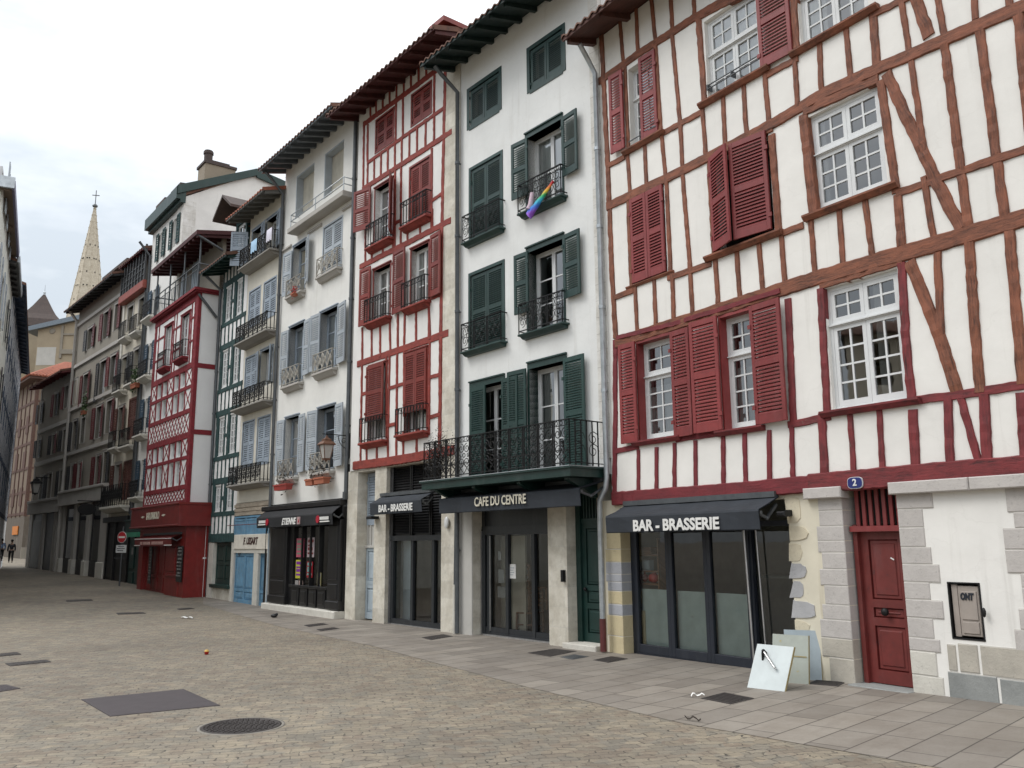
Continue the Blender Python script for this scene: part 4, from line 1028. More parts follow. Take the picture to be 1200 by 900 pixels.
shutter(h, (R2[1] + .02, R2[1] + wl + .04, zf + .06, R2[3] + .02), gm, .05, -rad(3), 'l', 2, .045)
ZG = 3.02
wall(h, 'wall', m_white_g, gx0, gx1, ZG, 12.98, 9)
# window balconies
for r in (L4, L3, R4, R3):
    zb = r[2] + .0
    balcony(h, r[0] - .12, r[1] + .12, zb, zb + .62, .16, 'scroll', .07, gm, m_iron, True, .025, .016)
# quoin of pale blocks at the right edge
MB().box(4.84, 5.10, -.006, .1, 3.3, 12.7).build('quoin', m_stone_q, h.root)
roof(h, gx0 - .3, gx1 + .3, 12.72, .9, 17, 5, m_tile, m_soffit_green, raf=.48)
pipe(h, [(gx0 + .0, -.72, 12.66), (gx0 + .02, -.55, 12.5), (gx0 + .03, -.10, 12.2), (gx0 + .03, -.08, 3.4), (gx0 + .05, -.08, 0.02)], .05, m_zincd)
# long balcony
d = .85; zs = 3.12; zt = 3.95
mb = MB(); mb.poly([(.38, -d, zs - .16), (4.97, -d, zs - .16), (4.97, -d, zs), (.38, -d, zs), (.38, 0, zs - .16), (4.97, 0, zs - .16), (4.97, 0, zs), (.38, 0, zs)], [(0, 1, 2, 3), (3, 2, 6, 7), (0, 4, 5, 1), (0, 3, 7, 4), (1, 5, 6, 2)])
mb.box(.34, 5.01, -d - .04, -.001, zs - .02, zs + .012)
bo = mb.build('balcony', m_green2, h.root)
MB().box(.36, 4.99, -d - .045, .0, zs + .012, zs + .024).build('zinc_edge', m_zinc, bo)
r = MB(); rail_front(r, .42, 4.93, zs + .02, zt, -d + .03, 'scroll', .12, .019, .036)
n = 22
for i in range(n):
    x = .42 + 4.51 * i / n; r.bar((x, -d + .03, zs + .09), (x + 4.51 / n * 1.0, -d + .03, zs + .30), .010); r.bar((x + 4.51 / n, -d + .026, zs + .09), (x, -d + .026, zs + .30), .010)
r.box(.42, 4.93, -d + .022, -d + .038, zs + .29, zs + .305)
for x in (.42, 4.93):
    rail_side(r, x, -d + .03, 0, zs + .02, zt, 'scroll', .019)
    for k in range(2):
        cy = -d * (.3 + .4 * k)
        for zc in (.62, .36): r.tube([(x, cy + .14 * (1 - .75 * t / 12) * math.cos(t * .7), zs + .83 * zc + .14 * (1 - .75 * t / 12) * math.sin(t * .7)) for t in range(13)], .009, 4)
r.build('railing', m_iron, bo)
# brackets and underside
for x in (.7, 2.0, 3.4, 4.7): MB().xprism([(-.7, zs - .20), (0, zs - .50), (0, zs - .165), (-.7, zs - .165)], x - .05, x + .05).build('balcony_bracket', m_green2, h.root)
# ground floor: piers, glazed cafe front, green door
h.holes = []
sx0 = h.p(553, 690)[0]; sx1 = h.p(642, 690)[0]; dx0 = h.p(664, 690)[0]; dx1 = 4.70
h.holes += [(sx0, sx1, -.2, 2.72), (dx0, dx1, -.2, 2.80)]
px1 = h.p(537, 690)[0]
wall(h, 'ground_floor_wall', m_stone, gx0 - .45, 4.80, -.3, ZG, 9, .4, .02, top=False)
MB().cbox(px1 - .02, sx0 - .001, .0, .3, -.2, 2.7, .01).build('rendered_pier', m_conc, h.root)
pipe(h, [(px1 - .06, -.02, 2.6), (px1 - .06, -.04, .95)], .035, m_zincd); MB().tube([(px1 - .06, -.04, 1.0), (px1 - .06, -.04, .0)], .05, 10).build('pipe_foot', m_white_st, h.root)
gy = .26; gt = 2.70
mb = MB(); W_ = sx1 - sx0
mb.box(sx0, sx1, gy - .01, gy + .09, 2.02, 2.20); mb.box(sx0, sx0 + .10, gy, gy + .09, 0, 2.7); mb.box(sx1 - .05, sx1, gy, gy + .09, 0, 2.7); mb.box(sx0, sx1, gy - .02, gy + .10, -.02, .06)
for f in (.03, .10, .355, .70, .985): x = sx0 + W_ * f; mb.cbox(x - .045, x + .045, gy - .015, gy + .07, .06, 2.02, .006)
mb.box(sx0, sx1, gy, gy + .07, .06, .17)
mb.box(sx0 + .05, sx1 - .05, gy + .03, gy + .06, 2.20, 2.72)
gf = mb.build('glazed_front', m_anth, h.root)
MB().quad((sx0, gy + .05, .0), (sx1, gy + .05, .0), (sx1, gy + .05, 2.1), (sx0, gy + .05, 2.1)).build('window_pane', m_glass_s, gf)
mb = MB(); mb.box(sx0 + .02, sx0 + .04, gy - .05, gy - .02, .0, 2.1); mb.box(sx0 + .02, sx1, gy - .07, gy - .02, -.01, .03); mb.box(sx0 + W_ * .10 + .05, sx0 + W_ * .10 + .065, gy - .02, gy, .1, 2.0); mb.build('track_rail', m_steel, gf)
nx, nz_ = h.p(600.5, 669.5, -.3); nt_ = MB().box(nx - .11, nx + .11, gy + .035, gy + .045, nz_ - .14, nz_ + .14).build('paper_notice', m_letter, gf)
mb = MB()
for k in range(4): mb.box(nx - .08, nx + .06 - .03 * (k % 2), gy + .031, gy + .036, nz_ + .06 - k * .045, nz_ + .075 - k * .045)
mb.build('writing', m_bgrey, nt_)
mb = MB(); x = sx0 + W_ * .22
mb.box(x - .09, x + .09, gy + .10, gy + .11, 1.05, 1.32); mb.box(x - .12, x + .14, gy + .10, gy + .11, .76, .98); mb.box(x - .1, x + .0, gy + .10, gy + .11, 1.5, 1.68); mb.build('paper_notice', m_paper if False else m_curt_g, gf)
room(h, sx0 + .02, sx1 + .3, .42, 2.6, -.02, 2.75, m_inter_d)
MB().box(sx0 + .02, sx0 + W_ * .35, .75, .8, 0, 2.0).build('partition', m_cream, h.root)
# green door
gl = .10
mb = MB(); door_leaf(mb, dx0 + .12, dx1 - .02, gl, 2.2, .30, [.30, .45], .10); mb.box(dx0, dx0 + .12, .25, .4, gl, 2.8); mb.box(dx0, dx1, .28, .4, 2.2, 2.28)
n = 8
for i in range(n): x = dx0 + .14 + (dx1 - dx0 - .18) * (i + .5) / n; mb.cbox(x - .018, x + .018, .29, .33, 2.28, 2.8, .004)
mb.box(dx0, dx1, .36, .38, 2.28, 2.8)
dr = mb.build('door', m_green2, h.root); MB().ball((dx0 + .20, .27, 1.02), .035, 10).build('door_knob', m_iron, dr)
MB().cbox(dx0 - .02, dx1 + .02, -.12, .4, -.1, gl, .012).build('door_step', m_white_st, h.root)
MB().cbox(dx0 - .10, dx0 - .04, -.06, .02, 1.15, 1.36, .01).build('intercom', m_iron, h.root)
# cafe awning
awning(h, .74, 4.97, 2.92, 2.76, 2.47, .64, m_awn, .02)
tx0, tz0 = h.p(557, 588, .64); tx1, tz1 = h.p(618, 584.5, .64)
awn_text(h, 'CAFE DU CENTRE', .245, (tx0 + tx1) / 2, (tz0 + tz1) / 2 - .01, .64, .0045, .80, m_letter_c)
MB().ball((h.p(526, 607)[0], -.06, h.p(526, 607)[1] - .1), .10, 10, (.8, .35, 1.3)).build('wall_lamp', m_whitep, h.root)

# ================================================================ narrow red half-timbered house
h = House('narrow_half_timbered_house', 'narrow house with bright red timber grid and red louvred shutters, left of the cafe house', 'house', (-1.5, 18.9), -39.1, group='houses along the right side of the street')
R1 = h
rx0, rx1 = -4.32, .60
ZR = h.p(456, 546)[1]
rm = m_red
A1 = h.rect((441, 142), (461, 128), (461, 164), (441, 178)); A2 = h.rect((483, 112), (505, 97), (505, 131), (483, 147))
for r in (A1, A2): closed_pair(h, r, rm, panels=2, cw=.05, pitch=.055)
B1 = h.rect((439, 224), (460.5, 209), (460.5, 279), (440, 288)); B2 = h.rect((481, 199), (504, 182), (503, 252), (480, 265))
C1 = h.rect((438, 318), (457.5, 309), (457, 371), (438, 377)); C2 = h.rect((482, 294), (502.5, 284), (502, 351), (482, 361))
D1 = h.rect((433, 432), (453, 424), (453, 512), (432, 520)); D2 = h.rect((475.5, 416), (501, 407), (500, 502), (475, 510))
window(h, B1, 2, 1, 3, recess=.15, casing=rm, cw=.05, ch=.04, fw=.04, lw=.04, curtain=(m_curtain, (.5, 1)))
window(h, C1, 2, 1, 3, recess=.15, casing=rm, cw=.05, ch=.04, fw=.04, lw=.04, curtain=(m_curtain, (.2, 1)))
window(h, C2, 2, 1, 3, recess=.15, casing=rm, cw=.05, ch=.04, fw=.04, lw=.04, curtain=(m_curtain, 'full'))
window(h, D1, 2, 1, 3, recess=.15, casing=rm, cw=.04, ch=.03, fw=.04, lw=.04, curtain=(m_curtain, 'full'))
window(h, D2, 2, 1, 3, recess=.15, casing=rm, cw=.04, ch=.03, fw=.04, lw=.04, curtain=(m_curtain, 'full'))
closed_pair(h, B2, rm, panels=2, cw=.05, pitch=.055)
def fl(q, ang=0, hinge='l', y=.05, mat=rm, pitch=.052, **k): return shutter(h, h.rect(*q, off=.08), mat, y, ang, hinge, pitch=pitch, **k)
fl([(420, 225), (434, 221), (433, 269), (419.5, 272)], -rad(14), 'r'); 
shutter(h, (B1[1] + .01, B1[1] + .46, B1[2] + .06, B1[3]), rm, .03, -rad(39), 'l', 2, .06)
fl([(422, 316.7), (433, 312), (433, 378.7), (421, 383)], -rad(3), 'r'); fl([(460, 296), (475, 289), (474.7, 362.7), (459, 369)], -rad(3), 'l')
fl([(504, 276), (516.7, 270), (516.7, 343), (503, 348.7)], -rad(4), 'l')
za = h.p(445, 492)[1]
shutter(h, (D1[0] + .0, D1[1] - .02, za, D1[3]), rm, .08, 0, 'l', 2, .05, tilt=-rad(0)); 
m_ = (D2[0] + D2[1]) / 2; zb_ = h.p(488, 482)[1]
shutter(h, (D2[0], m_ - .004, zb_, D2[3]), rm, .012, 0, 'l', 2, .05); shutter(h, (m_ + .004, D2[1], zb_, D2[3]), rm, .012, 0, 'r', 2, .05)
wall(h, 'wall', m_white_r, rx0, rx1, ZR, 13.75, 9)
tb = MB()
tl(h, tb, [[(426, 146), (478, 108), (527, 71)]], .15); tl(h, tb, [[(431, 191), (480.7, 155), (521, 126.5)]], .10)
tl(h, tb, [[(425, 222), (475, 190), (530, 154)], [(422, 313), (475, 286), (529, 258)]], .15)
tl(h, tb, [[(419, 427), (470, 409.5), (526, 390)]], .17); tl(h, tb, [[(415, 546), (455, 541), (497, 534), (533, 527)]], .22, .05)
tl(h, tb, [[(522.7, 76), (521, 140), (519, 240), (518, 300), (517, 395), (515.5, 527)]], .12)
for i, x in enumerate([434.5, 441, 449, 457, 465, 473.5, 482, 491, 500, 509]):
    y = 146 - (x - 426) * .742; tl(h, tb, [[(x, y - 20), (x, y)]], .07)
for x in [431, 438.7, 446.7, 454.7, 463, 471, 480, 489, 499, 509]:
    y = 222 - (x - 425) * .648; y0 = 191 - (x - 431) * .716; tl(h, tb, [[(x + .3, y0), (x, y)]], .07)
tl(h, tb, [[(431.5, 146), (431, 190)], [(464.5, 120), (464, 166)], [(472.7, 112), (472.5, 160)], [(509.5, 88), (509, 134)], [(427, 148), (426, 222)],
           [(428.7, 222), (428.5, 310)], [(470.5, 196), (470, 286)], [(463.5, 200), (463, 290)], [(506.5, 174), (506, 268)], [(466.7, 368), (466.5, 410)], [(425, 384), (425, 425)], [(502.5, 352), (504.5, 398)],
           [(424.7, 428), (422.7, 545)], [(466, 412), (464.7, 540)], [(457, 416), (455.5, 498)], [(504, 400), (503, 510)], [(474, 409), (474, 488)], [(453.5, 418), (453.5, 500)]], .075)
tl(h, tb, [[(507, 235), (519, 226.5)], [(456.7, 455), (475, 449)], [(504.7, 442), (518, 438.5)], [(455, 499), (466, 496)], [(504.7, 489), (517, 485)], [(504.5, 350), (517.5, 345)], [(424, 462), (432, 460)], [(463, 262), (470, 258)]], .09)
tl(h, tb, [[(430, 518), (430, 545)], [(442, 516), (442, 543)], [(455, 500), (455, 541)], [(473, 505), (473, 538)], [(488.7, 502), (488.7, 535)],
           [(436, 284), (436, 307)], [(449, 277), (449, 301)], [(461, 270), (461, 294)], [(478, 261), (478, 285)], [(492.7, 252), (492.7, 278)], [(507, 245), (507, 270)],
           [(436, 376), (436, 421)], [(446, 373), (446, 418)], [(457, 369), (458, 414)], [(475, 363), (474, 408)], [(488, 357), (488, 403)], [(503, 350), (503, 398)]], .07)
tb.build('timber_frame', m_timber_r, h.root)
for r, z1 in ((B1, .62), (B2, .62), (C1, .62), (C2, .62), (D1, .62), (D2, .62)):
    balcony(h, r[0] - .17, r[1] + .10, r[2] - .03, r[2] + .60, .17, 'bars', .10, m_timber_r, m_iron, True, .03, .017, sp_=.13)
MB().box(-.10, .56, -.012, .1, 0, 13.2).build('stone_quoin', m_stone, h.root)
roof(h, rx0 - .25, rx1 + .1, 13.46, .85, 17, 5, m_tile, m_soffit_red, raf=.5)
mb = MB(); mb.box(rx1 - .5, rx1 + .12, -.6, 1.5, 13.80, 13.92); mb.build('verge_board', m_red, h.root)
# ground floor
h.holes = []
p = lambda x, y=650: h.p(x, y)[0]
b0, b1 = p(416.5), p(437); s0, s1 = p(450.5), p(516)
h.holes += [(b0, b1, -.2, ZR - .05), (s0, s1, -.2, ZR - .02)]
wall(h, 'ground_floor_wall', m_stone, rx0 - .12, .12, -.3, ZR, 9, .42, .02, top=False)
mb = MB(); zt = h.p(430, 641)[1]; zv = h.p(431, 615)[1]
door_leaf(mb, b0 + .02, b1 + .1, .03, zt, .30, [.45, .5], .08); dr = mb.build('door', m_paleblue, h.root)
MB().ball((b1 - .16, .27, 1.0), .04, 8).build('door_knob', m_iron, dr)
shutter(h, (b0 + .02, b1 + .1, zv, ZR - .08), m_blue, -.29, 0, 'l', 2, .06)
mb = MB(); mb.box(b0, b1, .32, .36, zt, zv); mb.box(b0, b1, .26, .34, zt - .02, zt + .04); 
for i in range(5): x = b0 + .06 + (b1 - b0) * i / 5; mb.box(x - .015, x + .015, .29, .32, zt + .04, zv)
mb.build('transom_panel', m_conc, h.root)
zq = h.p(478, 630)[1]
mb = MB(); W_ = s1 - s0
for f in (.0, .37, .74): x = s0 + W_ * f; mb.cbox(x, x + .10, .18, .28, .02, zq, .006)
mb.box(s1 - .07, s1, .18, .28, 0, zq); mb.box(s0, s1, .17, .29, -.03, .13); mb.box(s0, s1, .15, .30, zq - .07, zq + .05)
gf = mb.build('glazed_front', m_anth, h.root)
MB().quad((s0, .24, 0), (s1, .24, 0), (s1, .24, zq), (s0, .24, zq)).build('window_pane', m_glass_s, gf)
mb = MB(); mb.box(s0 - .02, s0 + .005, .12, .3, 0, ZR); mb.box(s1 + .0, s1 + .025, .12, .2, 0, zq); mb.box(s0, s1, .13, .17, -.02, .02); mb.build('track_rail', m_steel, gf)
mb = MB(); mb.box(s0, s1, .26, .30, zq + .05, ZR)
for f in (.0, .33, .36, .68, .71, .98): x = s0 + W_ * f; mb.box(x, x + .035, .20, .27, zq + .05, ZR)
n = 26
for i in range(n): z = zq + .1 + (ZR - zq - .1) * i / n; mb.xprism([(.21, z), (.215, z - .004), (.26, z + .05), (.255, z + .055)], s0, s1)
mb.build('louvred_panel', m_black, h.root)
room(h, s0 + .02, s1 + .3, .45, 2.2, -.02, 2.6, m_inter)
MB().box(s0 + .1, s1 + .2, 2.0, 2.15, .0, 1.1).build('panelled_dado', m_wood, h.root)
MB().box(s0 + W_ * .02, s0 + W_ * .22, .5, .53, .05, 2.2).build('pale_screen', m_paleblue, h.root)
awning(h, -2.64, -.40, 3.0, 2.83, 2.55, .34, m_awn, .02)
tx0, tz0 = h.p(441, 597, .34); tx1, tz1 = h.p(489, 592.5, .34)
awn_text(h, 'BAR - BRASSERIE', .225, (tx0 + tx1) / 2, (tz0 + tz1) / 2 - .01, .34, .006, .90)
lx, lz = h.p(441, 606.5); MB().cbox(lx - .12, lx + .12, -.22, -.0, lz - .04, lz + .03, .015).build('wall_spotlight', m_iron, h.root)

# ================================================================ white house with blue-grey shutters over the black shop
WO, WA = (-4.34, 22.5), -37.9
GRP = 'houses along the right side of the street'
h = House('white_shop_house', 'white plastered house with blue-grey shutters above a black shop front', 'house', WO, WA, group=GRP)
W0 = h
wx0, wx1 = -4.95, .06
wm = m_bgrey
K1 = h.rect((346.7, 207), (367.7, 192), (367.7, 240), (346.7, 258)); K2 = h.rect((380, 181), (402.6, 164), (402.6, 216), (380, 234))
for r in (K1, K2):
    h.holes.append(r); k = MB(); wavy(k, r[0], r[1], r[2], r[3], .22, 10, .006); k.build('roller_blind', m_blind, h.root)
    k = MB(); k.box(r[0], r[0] + .05, .0, .25, r[2], r[3]); k.box(r[0], r[1], .001, .25, r[3] - .05, r[3]); k.build('window_casing', wm, h.root)
zl = h.p(370, 246, .3)[1]
lx0, lx1 = h.p(338, 268, .3)[0], h.p(403, 224, .3)[0]
lg = MB().cbox(lx0, lx1, -.34, 0, zl - .16, zl, .015).build('ledge', m_grey_trim, h.root)
r = MB()
for dz in (.42, .22): r.tube([(lx0 + .12, -.02, zl + dz), (lx0 + .12, -.28, zl + dz), (lx1 - .06, -.28, zl + dz), (lx1 - .06, -.02, zl + dz)], .016, 6)
for x in (lx0 + .12, (lx0 + lx1) / 2, lx1 - .06): r.tube([(x, -.28, zl), (x, -.28, zl + .42)], .014, 6)
r.build('railing', m_zinc, lg)
P1 = h.rect((343.5, 291.5), (358, 281.4), (358, 338), (342.5, 347)); P2 = h.rect((379, 268), (401, 255), (400, 312), (379, 322))
Q1 = h.rect((339, 385), (356, 378), (355.5, 445), (337.5, 452)); Q2 = h.rect((376, 367), (396, 359), (394, 429), (374, 436))
U1 = h.rect((335, 491), (350.3, 487), (349, 556), (332, 560)); U2 = h.rect((373, 480), (393, 474.5), (391, 549), (370.5, 553))
window(h, P1, 1, 1, 3, recess=.2, casing=m_blue, cw=.04, ch=.04, fw=.04, lw=.04, mat=m_blue, curtain=(m_curt_y, 'full'))
window(h, Q1, 2, 1, 3, recess=.2, casing=m_blue, cw=.04, ch=.04, fw=.04, lw=.04, mat=m_blue, curtain=(m_curtain, 'full'))
window(h, Q2, 2, 1, 3, recess=.2, casing=m_blue, cw=.04, ch=.04, fw=.04, lw=.04, mat=m_blue, curtain=(m_curtain, 'full'))
window(h, U1, 2, 1, 3, recess=.2, casing=m_blue, cw=.04, ch=.04, fw=.04, lw=.04, mat=m_blue, curtain=(m_curt_g, 'sides'))
window(h, U2, 1, 1, 3, recess=.2, casing=m_blue, cw=.04, ch=.04, fw=.04, lw=.04, mat=m_blue)
closed_pair(h, P2, wm, panels=2, cw=.05, pitch=.06)
def fl(q, ang=0, hinge='l', y=.05, mat=wm, pitch=.058, **k): return shutter(h, h.rect(*q, off=.08), mat, y, ang, hinge, pitch=pitch, sw=.055, **k)
fl([(333.4, 299), (341, 294), (340.7, 344.4), (332.6, 347.5)], -rad(6), 'r'); fl([(358.3, 280.6), (366, 274.4), (363.8, 329.6), (357.5, 333.5)], -rad(16), 'l')
fl([(330, 390), (337, 387), (336.5, 449), (328.8, 451)], -rad(4), 'r'); fl([(356, 376.7), (363.8, 372.8), (362, 437.3), (354.4, 440.4)], -rad(4), 'l')
fl([(364.5, 371), (374.6, 367), (373, 432.6), (363.8, 436.5)], -rad(4), 'r'); fl([(396.4, 356), (407, 353), (405.7, 423), (393, 427)], -rad(7), 'l')
fl([(325.7, 493.4), (332.7, 492), (330.3, 556.4), (323.3, 558)], -rad(5), 'r'); fl([(350.5, 486.4), (359, 484), (356, 552.5), (347.4, 554)], -rad(6), 'l')
fl([(362, 482.5), (372.3, 480), (368.4, 550), (359, 551.8)], -rad(5), 'r'); fl([(393.3, 474), (404, 471.7), (402, 545.5), (390, 547)], -rad(7), 'l')
for r, hh in ((P1, .52), (P2, .55), (Q1, .55), (Q2, .55), (U1, .55), (U2, .55)):
    zb = r[2] - .06
    balcony(h, r[0] - .08, r[1] + .08, zb, zb + hh, .16, 'lattice', .13, m_grey_trim, m_ironbeige, True, .03, .022)
ZW = h.p(360, 588)[1]
wall(h, 'wall', m_white_w, wx0, wx1, ZW, 14.02, 9)
mb = MB(); 
for a, b in (((332, 294), (342.3, 287.3)), ((362, 273), (377.8, 262.3)), ((402.6, 245.7), (417.4, 235.5))):
    (xa, za), (xb, zb) = h.p(*a), h.p(*b); MB().xprism([(-.07, za - .05), (0, za - .07), (0, za + .03), (-.05, za + .02)], xa, xb).build('string_course', m_grey_trim, h.root)
roof(h, wx0 - .1, wx1 + .1, 13.76, .85, 17, 5, m_tile, m_bgrey if False else paint('paint_slate_grey', (.10, .115, .13), .5), raf=.46, rafw=.10, rafh=.15)
pipe(h, [(wx0 + .06, -.7, 13.7), (wx0 + .10, -.5, 13.5), (wx0 + .06, -.09, 13.1), (wx0 + .06, -.08, 2.9)], .05, m_zincd)
pipe(h, [(wx1 + .02, -.07, 13.6), (wx1 + .02, -.07, 3.2)], .055, m_zincd); MB().box(wx1 - .05, wx1 + .07, -.13, .02, 3.0, 3.2).build('pipe_shoe', m_zincd, h.root)
# ground floor shop
h.holes = []
p = lambda x, y=660: h.p(x, y)[0]
sa, sb = p(312), p(405)
o1, o2 = p(313), p(321); v0, v1 = p(346), p(387)
h.holes += [(o1, o2, -.2, 2.45), (v0, v1, .75, 2.45)]
wall(h, 'shop_front', m_black, sa, sb, -.05, ZW, 9, .25, -.06, top=False)
wall_ = MB().box(wx0, sa, -.02, .4, -.2, ZW).build('end_pier', m_conc, h.root)
mb = MB(); mb.cbox(sa - .04, sb + .02, -.22, -.04, 2.86, 3.0, .02); mb.cbox(sa, sb, -.12, -.05, 2.55, 2.86, .015); mb.build('fascia', m_black, h.root)
for a, b in ((p(322), p(341)), (p(390), p(404))):
    mb = MB(); mb.cbox(a, b, -.16, -.055, .2, 2.5, .02); mb.cbox(a - .03, b + .03, -.19, -.055, .2, .42, .02); mb.cbox(a + .08, b - .08, -.18, -.10, .95, 2.35, .015); mb.cbox(a + .08, b - .08, -.18, -.10, .48, .85, .015); mb.build('pilaster', m_black, h.root)
mb = MB(); n = 4
for i in range(n):
    a = v0 + (v1 - v0) * i / n; b = v0 + (v1 - v0) * (i + 1) / n
    mb.cbox(a + .05, b - .05, -.11, -.06, .2, .68, .012); mb.cbox(a + .12, b - .12, -.125, -.07, .28, .60, .012); mb.box(a - .03, a + .03, -.08, .06, .75, 2.45)
mb.cbox(v0 - .1, v1 + .1, -.14, -.05, .68, .75, .01); mb.build('stall_board', m_black, h.root)
g = MB().quad((v0, -.01, .75), (v1, -.01, .75), (v1, -.01, 2.45), (v0, -.01, 2.45)).build('window_pane', m_glass_s, h.root)
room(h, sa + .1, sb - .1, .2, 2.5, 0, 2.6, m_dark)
for (q, colr) in (([(349, 631), (356.7, 653)], (.50, .10, .16)), ([(361.7, 630), (369, 653)], (.42, .36, .38)), ([(348, 656), (355.5, 678)], (.50, .48, .05)), ([(361, 658), (367, 677)], (.32, .01, .02)), ([(347, 680), (350.5, 687)], (.35, .33, .32)), ([(351.5, 680), (355.5, 687)], (.55, .40, .36)), ([(373, 671), (377, 690)], (.26, .24, .12)), ([(386, 688), (390, 691)], (.5, .55, .6))):
    r = h.rect(*q); po = MB().box(r[0], r[1], -.03, -.018, r[2], r[3]).build('poster', plain('poster_ink', colr, .6), h.root)
    if r[3] - r[2] > .4:
        mb = MB()
        for k in range(4): z = r[2] + (r[3] - r[2]) * (.15 + .2 * k); mb.box(r[0] + .04, r[1] - .04 - .05 * (k % 3), -.033, -.026, z, z + .05 + .03 * (k % 2))
        mb.build('print', plain('poster_print', tuple(max(.02, .35 - c) if k_ else c * .4 for k_, c in enumerate(colr)), .6), po)
r = h.rect((316, 656), (321, 668)); MB().box(r[0], r[1], .10, .12, r[2], r[3]).build('paper_notice', m_curt_g, h.root)
mb = MB(); door_leaf(mb, o1, o2 + .3, .2, 2.45, .14, [.4], .1); mb.build('door', m_black, h.root)
mb = MB(); mb.cbox(p(319), sb + .02, -.30, .0, -.25, .18, .02); mb.build('stone_plinth', m_white_st, h.root)
awning(h, -5.02, .06, 2.84, 2.66, 2.365, .42, m_awn_b, .2)
t0, z0_ = h.p(330, 612, .42); t1, z1_ = h.p(348.5, 610.5, .42)
awn_text(h, 'ETIENNE', .25, (t0 + t1) / 2, (z0_ + z1_) / 2, .42, .008, .95, m_letter, .35)
m_logo = plain('logo_red', (.42, .01, .03), .5)
aw = [o for o in h.root.children if o.name.startswith('awning')][-1]
t2, z2 = h.p(351, 610, .42); MB().box(t2 - .09, t2 + .09, -.46, -.435, z2 - .10, z2 + .10).build('emblem', plain('emblem_pale', (.45, .32, .32), .6), aw)
mb = MB(); mb.prism([(t2 - .03, z2 - .05), (t2 + .06, z2 - .05), (t2 + .06, z2 + .05)], -.465, -.455); mb.build('emblem_mark', m_logo, aw)
for xa, sg in ((375, 1), (312.5, -1)):
    cx, cz = h.p(xa - 1.5 * sg, 612 if sg < 0 else 608.5, .42)
    mb = MB(); mb.prism([(cx + .10 * math.cos(t * .52), cz + .10 * math.sin(t * .52)) for t in range(12)], -.46, -.44); mb.build('logo', m_logo, aw)
    mb = MB(); 
    for k in range(7): x = cx + sg * (.15 + .075 * k); mb.box(x - .028, x + .028, -.455, -.44, cz - .02, cz + .06)
    mb.box(cx + sg * .13, cx + sg * .68, -.455, -.44, cz - .08, cz - .05); mb.build('small_lettering', m_letter, aw)
MB().box(.06, .40, -.01, .3, -.2, 3.2).build('stone_pier', m_stone, h.root)

# ================================================================ narrow cream house with blue shutters
m_grey_wall2 = plaster('weathered_slab', (.30, .285, .26), 1.0, (.14, .13, .12))
h = House('cream_balcony_house', 'narrow cream house with faded blue shutters, iron balconies and sky blue shop doors', 'house', WO, WA, group=GRP)
Bh = h
bx0, bx1 = h.p(290, 470)[0], h.p(321, 460)[0]
bx1 = wx0 - .02; bx0 = bx1 - 2.95
bm = m_blue
ww = [bx0 + .26, bx0 + 1.22, bx0 + 1.56, bx0 + 2.56]
def zr(px, pyt, pyb): return h.p(px, pyb)[1], h.p(px, pyt)[1]
F4z = (zr(297.5, 340.5, 380.5)); F3z = zr(310, 411, 452); F2z = zr(308, 489.5, 542.5); F5z = zr(318, 256, 300)
zF5 = (h.p(309, 298)[1] - .15, F5z[1])
for a, b in ((ww[0], ww[1]), (ww[2], ww[3])):
    closed_pair(h, (a, b, F4z[0], F4z[1]), bm, panels=2, cw=.05, pitch=.065); closed_pair(h, (a, b, F2z[0], F2z[1]), bm, panels=2, cw=.05, pitch=.065)
    window(h, (a, b, zF5[0], zF5[1]), 2, 1, 3, recess=.2, casing=bm, cw=.05, fw=.04, lw=.04)
window(h, (ww[2], ww[3], F3z[0], F3z[1]), 2, 1, 3, recess=.2, casing=bm, cw=.05, fw=.04, lw=.04)
closed_pair(h, (ww[0] - .05, ww[1] - .05, F3z[0], F3z[1]), bm, panels=2, cw=.05, pitch=.065)
shutter(h, (ww[0] - .62, ww[0] - .04, zF5[0] + .02, zF5[1]), bm, .12, -rad(55), 'r', 2, .07); shutter(h, (ww[1] + .02, ww[1] + .44, zF5[0] + .02, zF5[1]), bm, .05, -rad(8), 'l', 2, .07)
shutter(h, (ww[3] + .02, ww[3] + .42, zF5[0] + .02, zF5[1]), bm, .05, -rad(10), 'l', 2, .07)
shutter(h, (ww[1] + .02, ww[1] + .48, F3z[0] + .02, F3z[1]), bm, .05, -rad(12), 'l', 2, .07); shutter(h, (ww[3] + .02, ww[3] + .38, F3z[0] + .02, F3z[1]), bm, .05, -rad(30), 'l', 2, .07)
ZBb = h.p(295, 588)[1]
wall(h, 'wall', m_cream if False else plaster('cream_plaster_light', (.66, .63, .55), 1.0, (.33, .3, .24)), bx0, bx1, ZBb, 13.25, 9)
for zz_, hh in ((zF5[0], .80), (F4z[0], .62), (F3z[0] + .02, .62), (F2z[0] + .0, .78)):
    balcony(h, bx0 + .10, bx1 - .12, zz_ - (.62 if zz_ < zF5[0] else .12), zz_ + (-.03 if zz_ < zF5[0] else .55), .36, 'scroll', .11, m_grey_wall2, m_iron, True, .05, .022)
roof(h, bx0 - .30, bx1 + .1, 13.06, .75, 17, 4, m_tile_r, m_grey_wall if False else paint('paint_grey_eave', (.16, .16, .15), .6), raf=.42)
